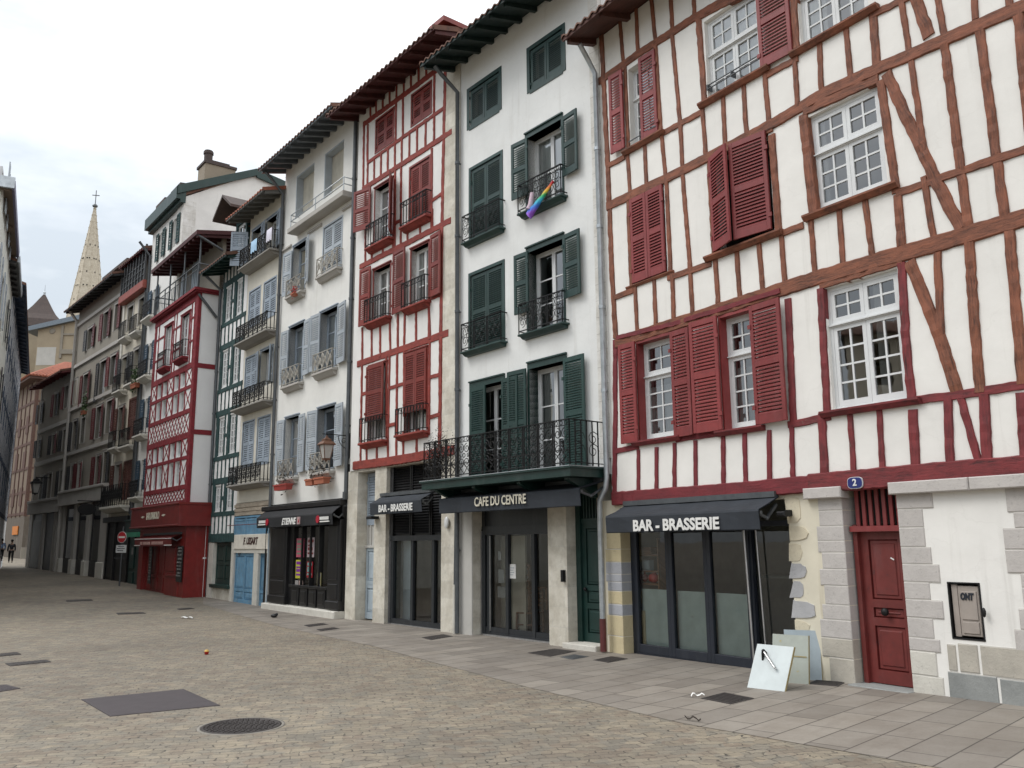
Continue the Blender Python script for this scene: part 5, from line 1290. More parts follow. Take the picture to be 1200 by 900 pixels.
for r0, cl, nm in (((291, 298, 306, 313.5), plain('towel_blue', (.40, .60, .80), .9), 'light blue towel hanging over the top balcony rail of the cream house'), ((309, 315.5, 293, 306), plain('towel_lilac', (.72, .70, .80), .9), 'white and lilac towel over the top balcony rail')):
    x0_, x1_ = h.p(r0[0], r0[3], .44)[0], h.p(r0[1], r0[2], .44)[0]; zt_ = h.p(r0[0], r0[2], .44)[1]; zb_ = h.p(r0[1], r0[3], .44)[1]
    zrail = zF5[0] + .55; mb = MB(); n = 8; vs = []; fs = []
    for i in range(n + 1):
        x = x0_ + (x1_ - x0_) * i / n; w = .012 * math.sin(i * 1.9)
        for y, z in ((-.335, zrail - .22), (-.34, zrail), (-.36, zrail + .012), (-.385, zrail), (-.39 + w, zrail - .22), (-.392 + w * 1.6, zrail - .40 - .05 * (i % 3) / 2)): vs.append((x, y, z))
    for i in range(n):
        for k in range(5): fs.append((i * 6 + k, i * 6 + k + 1, i * 6 + k + 7, i * 6 + k + 6))
    mb.poly(vs, fs, True); o = mb.build('towel', cl); o.location = h.o; o.rotation_euler = h.root.rotation_euler; tag(o, nm, 'towel', 'towels on the balcony')
# ground floor, sky blue
h.holes = []
mb = MB(); mb.box(bx0 + .05, bx1 - .05, -.05, .1, ZBb - .42, ZBb - .02)
for k in range(3): mb.box(bx0 + .0, bx1 - .05, -.06 - .01 * k, .1, ZBb - .42 + .13 * k, ZBb - .42 + .10 + .13 * k)
mb.build('weathered_boards', timber_mat('grey_boards', (.36, .31, .25), (.22, .19, .15), .5, (.40, .3, .22)), h.root)
z1 = h.p(290, 625.5)[1]; z2 = h.p(290, 642)[1]; z3 = h.p(283, 648)[1]; zt = ZBb - .44
fw0, fw1 = bx0 + .02, bx1 - .04
mb = MB(); n = 3
for i in range(n + 1): x = fw0 + (fw1 - fw0) * i / n; mb.box(x - .05, x + .05, -.04, .12, z1, zt)
mb.box(fw0, fw1, -.045, .12, z1 - .02, z1 + .05); mb.box(fw0, fw1, -.03, .12, z1 + .05, z1 + .42); mb.box(fw0, fw1, -.045, .12, z1 + .42, z1 + .48); mb.box(fw0, fw1, -.045, .12, zt - .06, zt); mb.box(fw0, fw1, .10, .13, z1, zt)
mb.build('window_boarding', m_sky, h.root)
MB().tube([(fw0 - .1, -.25, z1 + .28), (fw1, -.25, z1 + .28)], .012, 6).build('bar', m_rust, h.root)
sg = MB().cbox(fw0 + .05, fw1, -.06, .1, z2 - .04, z1 - .02, .01).build('sign_board', paint('sign_cream', (.72, .68, .60), .6, .2), h.root)
text_mesh('F. USSART', .30, 'lettering', plain('lettering_brown', (.07, .035, .03), .7), sg, ((fw0 + fw1) / 2 + .05, -.066, (z1 + z2) / 2 - .02), .012, .2, .88)
MB().box(fw0, fw1, -.03, .2, z3, z2 - .04).build('lintel', m_white_st, h.root)
dsp = fw0 + (fw1 - fw0) * .60
mb = MB(); door_leaf(mb, fw0 + .06, (fw0 + dsp) / 2 + .03, 0, z3, .02, [.28], .07); door_leaf(mb, (fw0 + dsp) / 2 + .04, dsp, 0, z3, .02, [.28], .07); dr = mb.build('door', m_sky, h.root)
mb = MB(); mb.box(fw0 + .3, fw0 + .38, .005, .03, 1.55, 1.65); mb.ring(fw0 + .42, 1.6, .07, .01, .02); mb.build('scrawl', m_navy, dr)
MB().cbox(dsp, dsp + .36, -.03, .3, -.1, z3, .02).build('door_post', m_white_st, h.root)
mb = MB(); door_leaf(mb, dsp + .36, fw1 + .06, 0, z3, .06, [.28], .06); mb.build('door', m_sky, h.root)
MB().box(bx0, fw0 + .06, -.02, .3, -.1, ZBb).build('side_pier', m_conc, h.root); MB().box(fw1 + .0, bx1, -.05, .3, -.1, ZBb - .3).build('edge_board', m_paleblue, h.root)
MB().box(bx0, bx1, .3, 3, -.1, ZBb).build('ground_floor_wall', m_dark, h.root)

# ================================================================ white house with dark green timbers
h = House('green_timbered_house', 'slim white house with dark green timbers and white windows beside the red bar', 'house', WO, WA, group=GRP)
Th = h
tx1 = bx0 - .02; tx0 = h.p(247, 500)[0]
tx0 = tx1 - 2.45
def zz_(px, py): return h.p(px, py)[1]
lev = [(zz_(269, 336), zz_(267, 376)), (zz_(264.5, 411), zz_(262.5, 454)), (zz_(259.4, 489.7), zz_(258, 534)), (zz_(255, 569.7), zz_(254.5, 599.4))]
va, vb, vc, vd = tx0 + .30, tx0 + .92, tx0 + 1.42, tx0 + 2.04
for zt, zb in lev:
    for a, b in ((va, vb), (vc, vd)): window(h, (a, b, zb, zt), 2, 1, 5 if zt - zb > 1.2 else 3, recess=.03, fw=.05, lw=.05, bw=.035, curtain=(m_curtain, 'full'))
ZTt = h.p(258, 634)[1]
wall(h, 'wall', m_white_t, tx0, tx1, ZTt, 11.9, 9)
tb = MB()
for k, (zt, zb) in enumerate(lev):
    timber(tb, (tx0, zt + .16), (tx1, zt + .16), .22); timber(tb, (tx0, zb - .10), (tx1, zb - .10), .16)
    for x in (va - .10, vc - .10): timber(tb, (x, zb - .1), (x, zt + .1), .22)
    for x in (vb + .06, vd + .06): timber(tb, (x, zb - .1), (x, zt + .1), .10)
    timber(tb, (vb + .05, (zt + zb) / 2), (vc - .1, (zt + zb) / 2), .12)
    zn = lev[k + 1][0] + .26 if k < 3 else ZTt + .1
    for i in range(7): x = tx0 + .06 + (tx1 - tx0 - .12) * i / 6; timber(tb, (x, zn - .05), (x, zb - .15), .075)
    if k == 0:
        for i in range(8): x = tx0 + .06 + (tx1 - tx0 - .12) * i / 7; timber(tb, (x, zt + .2), (x, 11.9), .075)
timber(tb, (tx0, ZTt + .10), (tx1, ZTt + .10), .30, .05)
tb.build('timber_frame', m_timber_t, h.root)
roof(h, tx0 - .25, tx1 + .05, 11.72, .80, 17, 4, m_tile, m_green2, raf=.42)
pipe(h, [(tx0 - .05, -.65, 11.65), (tx0 - .02, -.1, 11.2), (tx0 - .02, -.08, 5), (tx0 - .02, -.08, 3.0)], .055, m_zincd)
# dormer
dx0, dx1 = tx1 - 1.45, tx1 - .35; dzb, dzt = 12.0, 13.55
mb = MB(); mb.box(dx0, dx0 + .14, .0, 1.6, dzb, dzt); mb.box(dx1 - .14, dx1, .0, 1.6, dzb, dzt); mb.box(dx0 + .14, dx1 - .14, .001, .2, dzb, dzb + .25); mb.box(dx0 + .14, dx1 - .14, .001, .2, dzt - .2, dzt); mb.box(dx0 + .1, dx1 - .1, .5, .6, dzb, dzt)
dm = mb.build('dormer', m_timber_t, h.root)
window(h, (dx0 + .14, dx1 - .14, dzb + .25, dzt - .2), 2, 1, 3, recess=.06, hole=False, parent=dm)
mb = MB(); mx_ = (dx0 + dx1) / 2
for s_ in (-1, 1):
    e = mx_ + s_ * ((dx1 - dx0) / 2 + .38)
    mb.poly([(mx_, -.75, dzt + .62), (e, -.75, dzt - .02), (e, 1.7, dzt - .02), (mx_, 1.7, dzt + .62), (mx_, -.75, dzt + .72), (e, -.75, dzt + .08), (e, 1.7, dzt + .08), (mx_, 1.7, dzt + .72)], [(0, 1, 2, 3), (4, 7, 6, 5), (0, 4, 5, 1), (1, 5, 6, 2), (2, 6, 7, 3)])
mb.build('dormer_roof', m_slate, dm)
# ground floor
h.holes = []
g0, g1 = h.p(250, 660)[0], h.p(271, 660)[0]
zs_ = h.p(260, 687)[1]
MB().box(tx0, g0, -.02, .3, -.1, ZTt).build('stone_pier', m_white_st, h.root); MB().box(g1, tx1, -.02, .3, -.1, ZTt).build('stone_pier', m_white_st, h.root)
MB().box(g0, g1, .02, .3, -.1, zs_ - .06).build('stone_base', m_stone, h.root)
mb = MB(); door_leaf(mb, g0 + .05, (g0 + g1) / 2, zs_ + .05, ZTt - .05, .08, [.5], .08); door_leaf(mb, (g0 + g1) / 2, g1 - .05, zs_ + .05, ZTt - .05, .08, [.5], .08); mb.box(g0, g1, .1, .3, zs_, ZTt); mb.cbox(g0 - .05, g1 + .03, -.10, .1, zs_ - .06, zs_ + .05, .01); mb.build('shop_shutters', m_green2, h.root)
pipe(h, [(tx0 - .22, -.10, 2.85), (tx0 - .22, -.10, 0)], .085, m_whitep)
MB().box(tx0, tx1, .3, 3, -.1, ZTt).build('ground_floor_wall', m_dark, h.root)

# ================================================================ projecting crimson timbered house with the bar
h = House('crimson_timbered_house', 'house with crimson lattice timbers, roofed terrace on top and dark red bar front', 'house', WO, WA, .75, group=GRP)
Xh = h
xx0, xx1 = h.p(176, 480)[0], h.p(225.5, 480)[0]
ZX0 = h.p(195, 594)[1]; ZXT = h.p(203, 364)[1]
xw = xx1 - xx0
w1 = (h.p(197, 400)[0] - .40, h.p(197, 400)[0] + .45, h.p(192, 432)[1], h.p(198, 381.5)[1]); w2 = (h.p(217, 390)[0] - .45, h.p(217, 390)[0] + .45, h.p(212, 421)[1], h.p(218, 369)[1])
w1 = (w1[0], w1[1], w2[2], w2[3])
for r in (w1, w2): window(h, r, 2, 1, 4, recess=.08, casing=m_timber_x, cw=.16, ch=.06, fw=.05, lw=.05, curtain=(m_curtain, 'sides'))
zl = [h.p(203, y)[1] for y in (439, 462, 488.5, 515.5, 540)]
zl2 = [zl[0], zl[1], zl[2], zl[3], zl[4], h.p(197, 574)[1], ZX0]
nb = 7; cw_ = (xw - .3) / nb
cols = [xx0 + .08 + cw_ * i for i in range(nb + 1)]
for (zt, zb) in ((zl2[0], zl2[1]), (zl2[1], zl2[2]), (zl2[3], zl2[4]), (zl2[4], zl2[5])):
    for i in (1, 2, 4, 5): window(h, (cols[i] + .10, cols[i + 1] - .06, zb + .12, zt - .10), 1, 1, 1 if zt - zb < 1 else 2, recess=.07, fw=.035, lw=.03, bw=.025, curtain=(m_curtain, 'full'))
wall(h, 'wall', m_white_t, xx0, xx1, ZX0, ZXT, .74, .12)
tb = MB(); tm = m_timber_x
timber(tb, (xx1 - .13, ZX0), (xx1 - .13, ZXT), .26, .03); timber(tb, (xx0 + .06, ZX0), (xx0 + .06, ZXT), .12)
for z, w_ in ((zl2[0], .24), (zl2[1], .14), (zl2[2], .18), (zl2[3], .24), (zl2[4], .14), (zl2[5], .18), (ZX0 + .08, .2), (ZXT - .15, .24)): timber(tb, (xx0, z), (xx1 - .2, z), w_, .03)
def xc(a, b, z0_, z1_, w_=.055): timber(tb, (a, z0_), (b, z1_), w_, .012); timber(tb, (b, z0_), (a, z1_), w_, .016)
for (zt, zb) in ((zl2[0], zl2[1]), (zl2[1], zl2[2]), (zl2[3], zl2[4]), (zl2[4], zl2[5])):
    for i in range(nb + 1): timber(tb, (cols[i], zb), (cols[i], zt), .15 if i in (1, 2, 4, 5) else .08, .024)
    for i in (0, 3, 6): xc(cols[i], cols[i + 1], zb + .05, zt - .05)
for (zt, zb) in ((zl2[2], zl2[3]), (zl2[5], ZX0)):
    for i in range(nb): xc(cols[i], cols[i + 1], zb + .08, zt - .06, .06); 
    for i in range(nb): xc((cols[i] + cols[i + 1]) / 2, (cols[i] + cols[i + 1]) / 2 + cw_, zb + .08, zt - .06, .045) if i < nb - 1 else None
for i, x in enumerate((xx0 + .25, xx0 + .62, w1[1] + .30, w1[1] + .62, w2[1] + .30, w2[1] + .62)):
    timber(tb, (x, zl2[0]), (x, ZXT - .2), .08)
for z in (.35, .68): zc = zl2[0] + (ZXT - zl2[0]) * z; timber(tb, (xx0, zc), (w1[0] - .1, zc), .08); timber(tb, (w1[1] + .15, zc), (w2[0] - .15, zc), .08); timber(tb, (w2[1] + .15, zc), (xx1 - .2, zc), .08)
# beams on the side wall
for z in (h.p(229, 427.5)[1], h.p(226, 505)[1]): tb.box(xx1 - .02, xx1 + .02, -.01, .74, z - .09, z + .09)
tb.box(xx1 - .2, xx1 + .022, -.02, .10, ZX0, ZXT)
tb.build('timber_frame', tm, h.root)
for r in (w1, w2): balcony(h, r[0] - .12, r[1] + .12, r[2] - .05, r[2] + .60, .22, 'bars', .13, m_timber_x, m_iron, True, .03, .02, sp_=.14)
# terrace on top
fz = h.p(226.7, 339, .15)[1]
mb = MB(); mb.box(xx0 - .10, xx1 + .12, -.16, .76, ZXT - .02, fz); mb.box(xx0 - .16, xx1 + .18, -.22, .76, fz - .10, fz); mb.build('terrace_edge', m_timber_x, h.root)
r = MB(); zt = fz + .95
r.tube([(xx0, .7, zt), (xx0, -.1, zt), (xx1 + .05, -.1, zt), (xx1 + .05, .7, zt)], .025, 6); r.tube([(xx0, .7, zt - .22), (xx0, -.1, zt - .22), (xx1 + .05, -.1, zt - .22), (xx1 + .05, .7, zt - .22)], .016, 6)
for i in range(5): x = xx0 + (xx1 + .05 - xx0) * i / 4; r.tube([(x, -.1, fz), (x, -.1, zt)], .022, 6)
for i in range(30): x = xx0 + (xx1 + .05 - xx0) * i / 29; r.box(x - .008, x + .008, -.108, -.092, fz + .05, zt - .22)
r.build('railing', m_zincd, h.root)
mb = MB(); mb.box(xx0 + .1, xx1, .77, .9, fz, fz + 2.3); mb.box(xx1 - 1.6, xx1 + .05, .70, .77, fz, fz + .95); mb.build('terrace_wall', m_grey_wall, h.root)
mb = MB(); mb.box(xx0 + .6, xx0 + 1.3, .74, .78, fz, fz + 2); mb.box(xx0 + 2.0, xx0 + 2.8, .74, .78, fz, fz + 2); mb.build('terrace_door', m_paleblue, h.root)
ez = h.p(223, 277, .6)[1]
mb = MB()
ex1 = xx1 + .32; ex0 = xx0 - .1; ez = 13.32
mb.poly([(ex0, -.32, ez - .12), (ex1, -.32, ez - .12), (ex1, 3.2, ez + .55), (ex0, 3.2, ez + .55), (ex0, -.32, ez + .04), (ex1, -.32, ez + .04), (ex1, 3.2, ez + .7), (ex0, 3.2, ez + .7)], [(0, 3, 2, 1), (4, 5, 6, 7), (0, 1, 5, 4), (1, 2, 6, 5), (3, 0, 4, 7)])
n = 12
for i in range(n + 1):
    x = ex0 + .1 + (ex1 - ex0 - .2) * i / n
    mb.poly([(x - .05, -.28, ez - .22), (x + .05, -.28, ez - .22), (x + .05, 2.6, ez + .32), (x - .05, 2.6, ez + .32), (x - .05, -.28, ez - .1), (x + .05, -.28, ez - .1), (x + .05, 2.6, ez + .44), (x - .05, 2.6, ez + .44)], [(0, 3, 2, 1), (0, 1, 5, 4), (1, 2, 6, 5), (3, 0, 4, 7)])
mb.build('terrace_roof', timber_mat('terrace_roof_boards', (.06, .010, .011), (.03, .007, .008), -.2), h.root)
mb = MB(); 
for i in range(4): x = xx0 + (xx1 - xx0) * i / 3; MB().tube([(x, -.05, fz), (x, -.05, ez)], .035, 8).build('terrace_post', m_zincd, h.root)

pipe(h, [(ex1 - .1, -.3, ez - .1), (ex1 - .05, .0, ez - .25), (ex1 - .05, .7, ez - .55)], .05, m_zincd, clips=False)
pipe(h, [(xx1 + .08, -.05, ZXT - .1), (xx1 + .10, .3, ZXT - .5), (xx1 + .08, .66, ZXT - .9)], .05, m_zincd, clips=False)
MB().box(xx0, xx1, .75, 8, 0, fz + .4).build('rear_wall', m_white_t, h.root)
# bar front
h.holes = []
h.holes.append((xx0 + .5, xx1 - 1.9, -.3, 2.0)); 
wall(h, 'bar_front', m_darkred, xx0 - .05, xx1 + .25, -.4, ZX0, .74, .2, -.04, top=False)
mb = MB(); mb.cbox(xx0 - .25, xx1 + .45, -.38, .75, ZX0 - .70, ZX0 + .02, .02); mb.cbox(xx0 - .28, xx1 + .48, -.42, .75, ZX0 - .02, ZX0 + .06, .02); mb.cbox(xx0 - .28, xx1 + .48, -.42, .75, ZX0 - .76, ZX0 - .69, .02); fa = mb.build('fascia', m_darkred, h.root)
cx = (xx0 + xx1) / 2 + .05
text_mesh('BAR DIABOLO', .36, 'lettering', m_letter_c, fa, (cx, -.39, ZX0 - .34), .012, 0, .72)
for s_ in (-1, 1): MB().prism([(cx + s_ * 1.35 - .25, ZX0 - .34), (cx + s_ * 1.35, ZX0 - .39), (cx + s_ * 1.35 + .25, ZX0 - .34), (cx + s_ * 1.35, ZX0 - .30)], -.392, -.37).build('flourish', m_letter_c, fa)
awning(h, xx0 + .65, xx1 - .15, 2.28, 2.16, 1.86, .40, m_darkred, .02)
aw = [o for o in h.root.children if o.name.startswith('awning')][-1]
a0, a1 = xx0 + .65, xx1 - .15
mb = MB(); mb.box(a0, a1, -.425, -.41, 2.11, 2.135); mb.box(a0, a0 + .75, -.42, -.395, 1.87, 1.90); mb.box(a1 - .8, a1, -.42, -.395, 1.87, 1.90); mb.build('white_stripe', m_letter, aw)
mb = MB(); x = a0 + .85; random.seed(3)
while x < a1 - .95:
    w_ = random.choice([.05, .07, .09]); 
    if random.random() > .16: mb.box(x, x + w_, -.425, -.40, 1.91, 2.02)
    x += w_ + .03
mb.build('small_lettering', plain('lettering_pink', (.5, .30, .27), .6), aw)
mb = MB(); 
n_d = max(2, round((xx1 - 1.9 - xx0 - .5) / .75)); wd_ = (xx1 - 1.9 - xx0 - .5) / n_d
for i in range(n_d): mb = MB(); door_leaf(mb, xx0 + .5 + wd_ * i + .01, xx0 + .5 + wd_ * (i + 1) - .01, .05, 2.0, .1, [.35], .1); mb.build('door', m_darkred, h.root)
mb = MB(); mb.cbox(xx1 - 1.75, xx1 - .75, -.08, 0, .95, 1.8, .02); mb.cbox(xx1 - 1.8, xx1 - .3, -.10, 0, .78, .86, .02); mb.cbox(xx1 - 1.7, xx1 - .3, -.07, 0, .1, .7, .02); mb.build('front_panels', m_darkred, h.root)
def chalk(h, r, y, nm, cat, par=None):
    b = MB().cbox(r[0], r[1], y - .03, y, r[2], r[3], .008).build('chalkboard', m_black, par or h.root)
    mb = MB(); z = r[3] - .10; k = 0
    while z > r[2] + .08:
        x = r[0] + random.uniform(.04, .12)
        while x < r[1] - .08:
            w_ = random.uniform(.03, .08); mb.box(x, min(x + w_, r[1] - .03), y - .036, y - .028, z, z + random.uniform(.02, .06)); x += w_ + random.uniform(.02, .05)
        z -= random.uniform(.09, .14)
    mb.build('chalk_writing', plain('chalk', (.28, .28, .27), .9), b); return b
r = h.rect((225.5, 622), (232, 673), off=.1); chalk(h, (xx1 - .42, xx1 + .16, .62, 1.85), -.07, '', '')
chalk(h, (xx0 + 1.55, xx0 + 1.9, .45, 1.85), -.05, '', '')
MB().cbox(xx0 - .1, xx1 + .28, -.10, .7, -.4, .02, .02).build('stone_plinth', m_white_st, h.root)

# ================================================================ tall white house with a chimney, behind the terrace
h = House('tall_gabled_house', 'tall white house with bare gable, green eaves and big chimney above the crimson terrace', 'house', WO, WA, group=GRP)
vx0, vx1 = h.p(181, 262)[0] - .1, h.p(217, 228)[0]
gapz = h.p(300, 203)
zc = h.p(217, 228)[1]
def hw(r, **k): window(h, r, 2, 1, 3, recess=.15, fw=.05, lw=.05, **k)
for q in (((187, 274), (192, 271), (191, 301), (187.5, 304)), ((203, 258), (209, 254), (208, 286), (203, 290))):
    r = h.rect(*q); hw(r); shutter(h, (r[0] - .42, r[0] - .02, r[2], r[3]), m_timber_t, .05, 0, 'r', 2, .1); shutter(h, (r[1] + .02, r[1] + .42, r[2], r[3]), m_timber_t, .05, 0, 'l', 2, .1)
vw = (vx0 + .45, vx0 + 1.15); m_dblue = paint('paint_dark_blue', (.035, .07, .11), .5, .2)
zr_ = [(h.p(170, 503)[1], h.p(170, 468)[1]), (h.p(177, 434)[1], h.p(177, 402)[1]), (h.p(179, 367)[1], h.p(179, 341)[1]), (h.p(164, 575)[1], h.p(164, 540)[1])]
for zb, zt in zr_:
    hw((vw[0] + .3, vw[1] + .3, zb, zt)); shutter(h, (vw[0] - .25, vw[0] + .28, zb, zt), m_dblue, .05, 0, 'r', 2, .1)
    shutter(h, (vw[1] + .32, vw[1] + .72, zb, zt), m_dblue, .05, 0, 'l', 2, .1)
    balcony(h, vw[0] - .05, vw[1] + .6, zb - .3, zb + .42, .35, 'scroll', .15, m_white_st, m_iron, True, .04, .022)
wall(h, 'wall', m_white_v, vx0, vx1, 2.9, zc - .1, 14, .3)
# gable over the right side wall
gy0, gz0 = 0, zc - .1
apex = (3.1, zc + 1.80); 
mb = MB(); mb.poly([(vx1 - .01, 0, gz0 - .3), (vx1 - .01, 14, gz0 - .3), (vx1 - .01, 14, gz0), (vx1 - .01, apex[0], apex[1]), (vx1 - .01, 0, gz0)] + [(vx1 - .3, 0, gz0 - .3), (vx1 - .3, 14, gz0 - .3), (vx1 - .3, 14, gz0), (vx1 - .3, apex[0], apex[1]), (vx1 - .3, 0, gz0)], [(0, 1, 2, 3, 4), (9, 8, 7, 6, 5)]); mb.build('gable', m_white_v, h.root)
MB().box(vx1 - .9, vx1 + .012, -.03, .5, zc - 6, zc - .25).build('quoin', m_stone_q, h.root)
mb = MB()
def slope(a, b, x0_, x1_, t=.12):
    mb.poly([(x0_, *a), (x1_, *a), (x1_, *b), (x0_, *b), (x0_, a[0], a[1] + t), (x1_, a[0], a[1] + t), (x1_, b[0], b[1] + t), (x0_, b[0], b[1] + t)], [(0, 3, 2, 1), (4, 5, 6, 7), (0, 1, 5, 4), (1, 2, 6, 5), (2, 3, 7, 6), (3, 0, 4, 7)])
k_ = (apex[1] - gz0) / apex[0]
slope((-.32, gz0 - .32 * k_ + .05), (apex[0], apex[1] + .05), vx0 - .1, vx1 + .05); slope((14.4, gz0 - .3), (apex[0], apex[1] + .05), vx0 - .1, vx1 + .05)
rf = mb.build('roof', m_tile, h.root)
mb = MB(); mb.box(vx0 - .12, vx1 + .07, -.38, .02, gz0 - .16, gz0 + .36); mb.box(vx0 - .12, vx1 + .07, -.2, .02, gz0 - .3, gz0 - .16)
mb.poly([(vx1 + .03, -.36, gz0 + .02), (vx1 + .03, apex[0], apex[1] - .12), (vx1 + .03, apex[0], apex[1] + .22), (vx1 + .03, -.36, gz0 + .42), (vx1 + .14, -.36, gz0 + .02), (vx1 + .14, apex[0], apex[1] - .12), (vx1 + .14, apex[0], apex[1] + .22), (vx1 + .14, -.36, gz0 + .42)], [(0, 1, 2, 3), (7, 6, 5, 4), (2, 6, 7, 3), (0, 4, 5, 1)])
mb.poly([(vx1 + .03, 14.4, gz0 - .3), (vx1 + .03, apex[0], apex[1] - .2), (vx1 + .03, apex[0], apex[1] + .2), (vx1 + .03, 14.4, gz0 + .1), (vx1 + .14, 14.4, gz0 - .3), (vx1 + .14, apex[0], apex[1] - .2), (vx1 + .14, apex[0], apex[1] + .2), (vx1 + .14, 14.4, gz0 + .1)], [(3, 2, 1, 0), (4, 5, 6, 7), (2, 3, 7, 6), (0, 1, 5, 4)])
mb.build('eave', m_green, rf)
# chimney and dormers
cz0 = 16.6
mb = MB(); mb.cbox(vx1 - 1.0, vx1 - .02, .78, 2.15, cz0, 18.62, .03); ch_ = mb.build('chimney', plaster('chimney_render', (.30, .255, .195), 1.2, (.2, .17, .13)), rf)
mb = MB(); mb.box(vx1 - 1.06, vx1 + .03, .73, 2.2, 18.62, 18.74); mb.box(vx1 - .92, vx1 - .1, .85, 1.9, 18.74, 18.86); mb.tube([(vx1 - .5, 1.05, 18.7), (vx1 - .5, 1.05, 19.42)], .19, 12); mb.tube([(vx1 - .5, 1.05, 19.25), (vx1 - .5, 1.05, 19.36)], .225, 12)
mb.build('chimney_cap', m_slate, ch_)
for xm, yb in ((vx0 + 1.25, .25), (vx1 - 1.55, .35)):
    zb = gz0 + yb * k_ - .1
    mb = MB(); mb.box(xm - .5, xm + .5, yb, yb + 1.6, zb, zb + .75); dm = mb.build('dormer', m_green, rf)
    mb = MB(); mb.xprism([(yb - .35, zb + .72), (yb + 2.0, zb + .98), (yb + 2.0, zb + 1.1), (yb - .35, zb + .86)], xm - .7, xm + .7); mb.build('dormer_roof', m_slate, dm)
mb = MB(); mb.tube([(vx0 - .3, 2.2, gz0 + .3), (vx0 - .3, 2.2, gz0 + 2.2)], .03, 6)
mb.build('mast', m_zincd, rf)
pipe(h, [(vx0 + .05, -.6, zc - .9), (vx0 + .05, -.08, zc - 1.5), (vx0 + .05, -.08, 3.0)], .06, m_zincd)
# ground floor: dark green shop front
h.holes = []
vxa = h.p(147, 650)[0]; 
vs_ = MB(); vs_.box(vx0 - .1, vx1 - 2.2, -.02, .3, -.3, 2.95); vs_.cbox(vx0 - .3, vx0 + 2.6, -.22, .05, 2.45, 2.95, .02); vs_.cbox(vx0 - .3, vx0 + 2.6, -.30, .05, 2.93, 3.02, .02); vs_.cbox(vx0 + .2, vx0 + .9, -.08, 0, .9, 2.3, .02); vs_.cbox(vx0 + 1.2, vx0 + 2.2, -.08, 0, .1, 2.3, .02); vs_.cbox(vx0 + .2, vx0 + .9, -.08, 0, .1, .75, .02)
sf = vs_.build('shop_front', m_green2, h.root)
MB().box(vx0 + .1, vx0 + 2.4, -.36, -.25, 2.25, 2.45).build('awning_roll', paint('awning_green_stripe', (.05, .28, .17), .6), sf)
MB().box(vx0 + .55, vx0 + .80, -.1, -.06, 1.5, 1.8).build('paper_notice', m_curt_g, sf)

# ================================================================ farther houses of the right side
FO, FA = (-17.1, 38.9), -40.0
m_dred = paint('paint_dark_red', (.12, .022, .024), .55, .25)
m_brick = paint('paint_rust_brown', (.10, .035, .025), .6, .25)
m_dgrey = paint('paint_dark_grey', (.035, .036, .038), .5, .25)
def fwin(h, px0, px1, yt, yb, left=None, right=None, sw=.45, cas=None, cur=True, cy=None, **k):
    "window by its glass limits at mid height; LEFT/RIGHT = shutter paint"
    x0, zt = h.p((px0 + px1) / 2, yt); _, zb = h.p((px0 + px1) / 2, yb); a = h.p(px0, (yt + yb) / 2)[0]; b = h.p(px1, (yt + yb) / 2)[0]
    r = (a, b, zb, zt)
    window(h, r, 2 if b - a > .6 else 1, 1, 3, recess=.18, fw=.05, lw=.05, casing=cas, cw=.12, proud=.03, curtain=(m_curtain, 'full') if cur else None)
    if left: shutter(h, (a - sw - .02, a - .02, zb, zt), left, .06, -rad(random.uniform(2, 9)), 'r', 2, .11)
    if right: shutter(h, (b + .02, b + sw + .02, zb, zt), right, .06, -rad(random.uniform(2, 9)), 'l', 2, .11)
    return r
h = House('cream_loggia_house', 'cream house with rust brown shutters under a brick red balcony band and dark top storey', 'house', FO, FA, group=GRP)
Ch = h
cx0, cx1 = h.p(139, 460)[0], -.02
trim = m_grey_trim
rows = [((150, 156, 360, 386), (163, 169, 350, 379)), ((143, 150, 419, 448), (157, 164, 410, 439)), ((138.5, 145, 478, 514), (152.5, 160, 470, 510)), ((134.5, 141, 545, 583), (146, 153, 543, 582))]
for i, rw in enumerate(rows):
    for j, q in enumerate(rw):
        c = [m_whitep, m_dgrey, m_brick, m_brick][i]
        if i in (2, 3) and j == 1: 
            r = h.rect((q[0], q[2]), (q[1], q[3])); closed_pair(h, r, m_brick, panels=2, cw=.1, pitch=.1)
        else: r = fwin(h, *q, c if i else None, c if i else None, .38, trim)
        if i in (0, 1, 2): balcony(h, r[0] - .12, r[1] + .12, r[2] - .45, r[2] + .35, .35, 'bars', .16, m_white_st, m_iron, True, .03, .024, sp_=.15)
r0 = h.p(150, 592); balcony(h, cx0 + .25, cx1 - .15, r0[1] - .02, r0[1] + .95, .5, 'lattice', .2, m_white_st, m_iron, True, .04, .028)
zband = h.p(157, 343)[1]; ztop = h.p(170, 292)[1]
zb0 = h.p(136, 606)[1]
wall(h, 'wall', m_cream, cx0, cx1, zb0, 13.55, 9)
mb = MB(); zband = 13.55; mb.cbox(cx0 - .1, cx1 + .05, -.32, .05, zband, zband + .40, .03); mb.build('balcony_band', paint('paint_brick_red', (.28, .055, .035), .55, .3), h.root)
mb = MB(); mb.box(cx0, cx1, .35, 9, zband, ztop); mb.build('top_storey', m_grey_wall, h.root)
mb = MB(); n = 9
for i in range(n): x = cx0 + (cx1 - cx0) * i / (n - 1); mb.box(x - .04, x + .04, -.28, -.20, zband + .3, ztop - .1)
for z in (.7, 1.0, 1.3): mb.box(cx0, cx1, -.26, -.23, zband + z, zband + z + .04)
mb.build('loggia_posts', m_dgrey, h.root)
mb = MB(); mb.box(cx0, cx1, -.22, -.20, zband + .3, zband + 1.3); mb.build('loggia_screen', paint('screen_grey', (.05, .055, .055), .8), h.root)
for i in range(2): x = cx0 + .7 + i * 2; MB().box(x, x + .8, .30, .36, zband + .2, ztop - .5).build('loggia_door', m_dgrey, h.root)
roof(h, cx0 - .15, cx1 + .05, 15.45, .38, 17, 4, m_tile, m_dred, raf=.6, tile=.28)
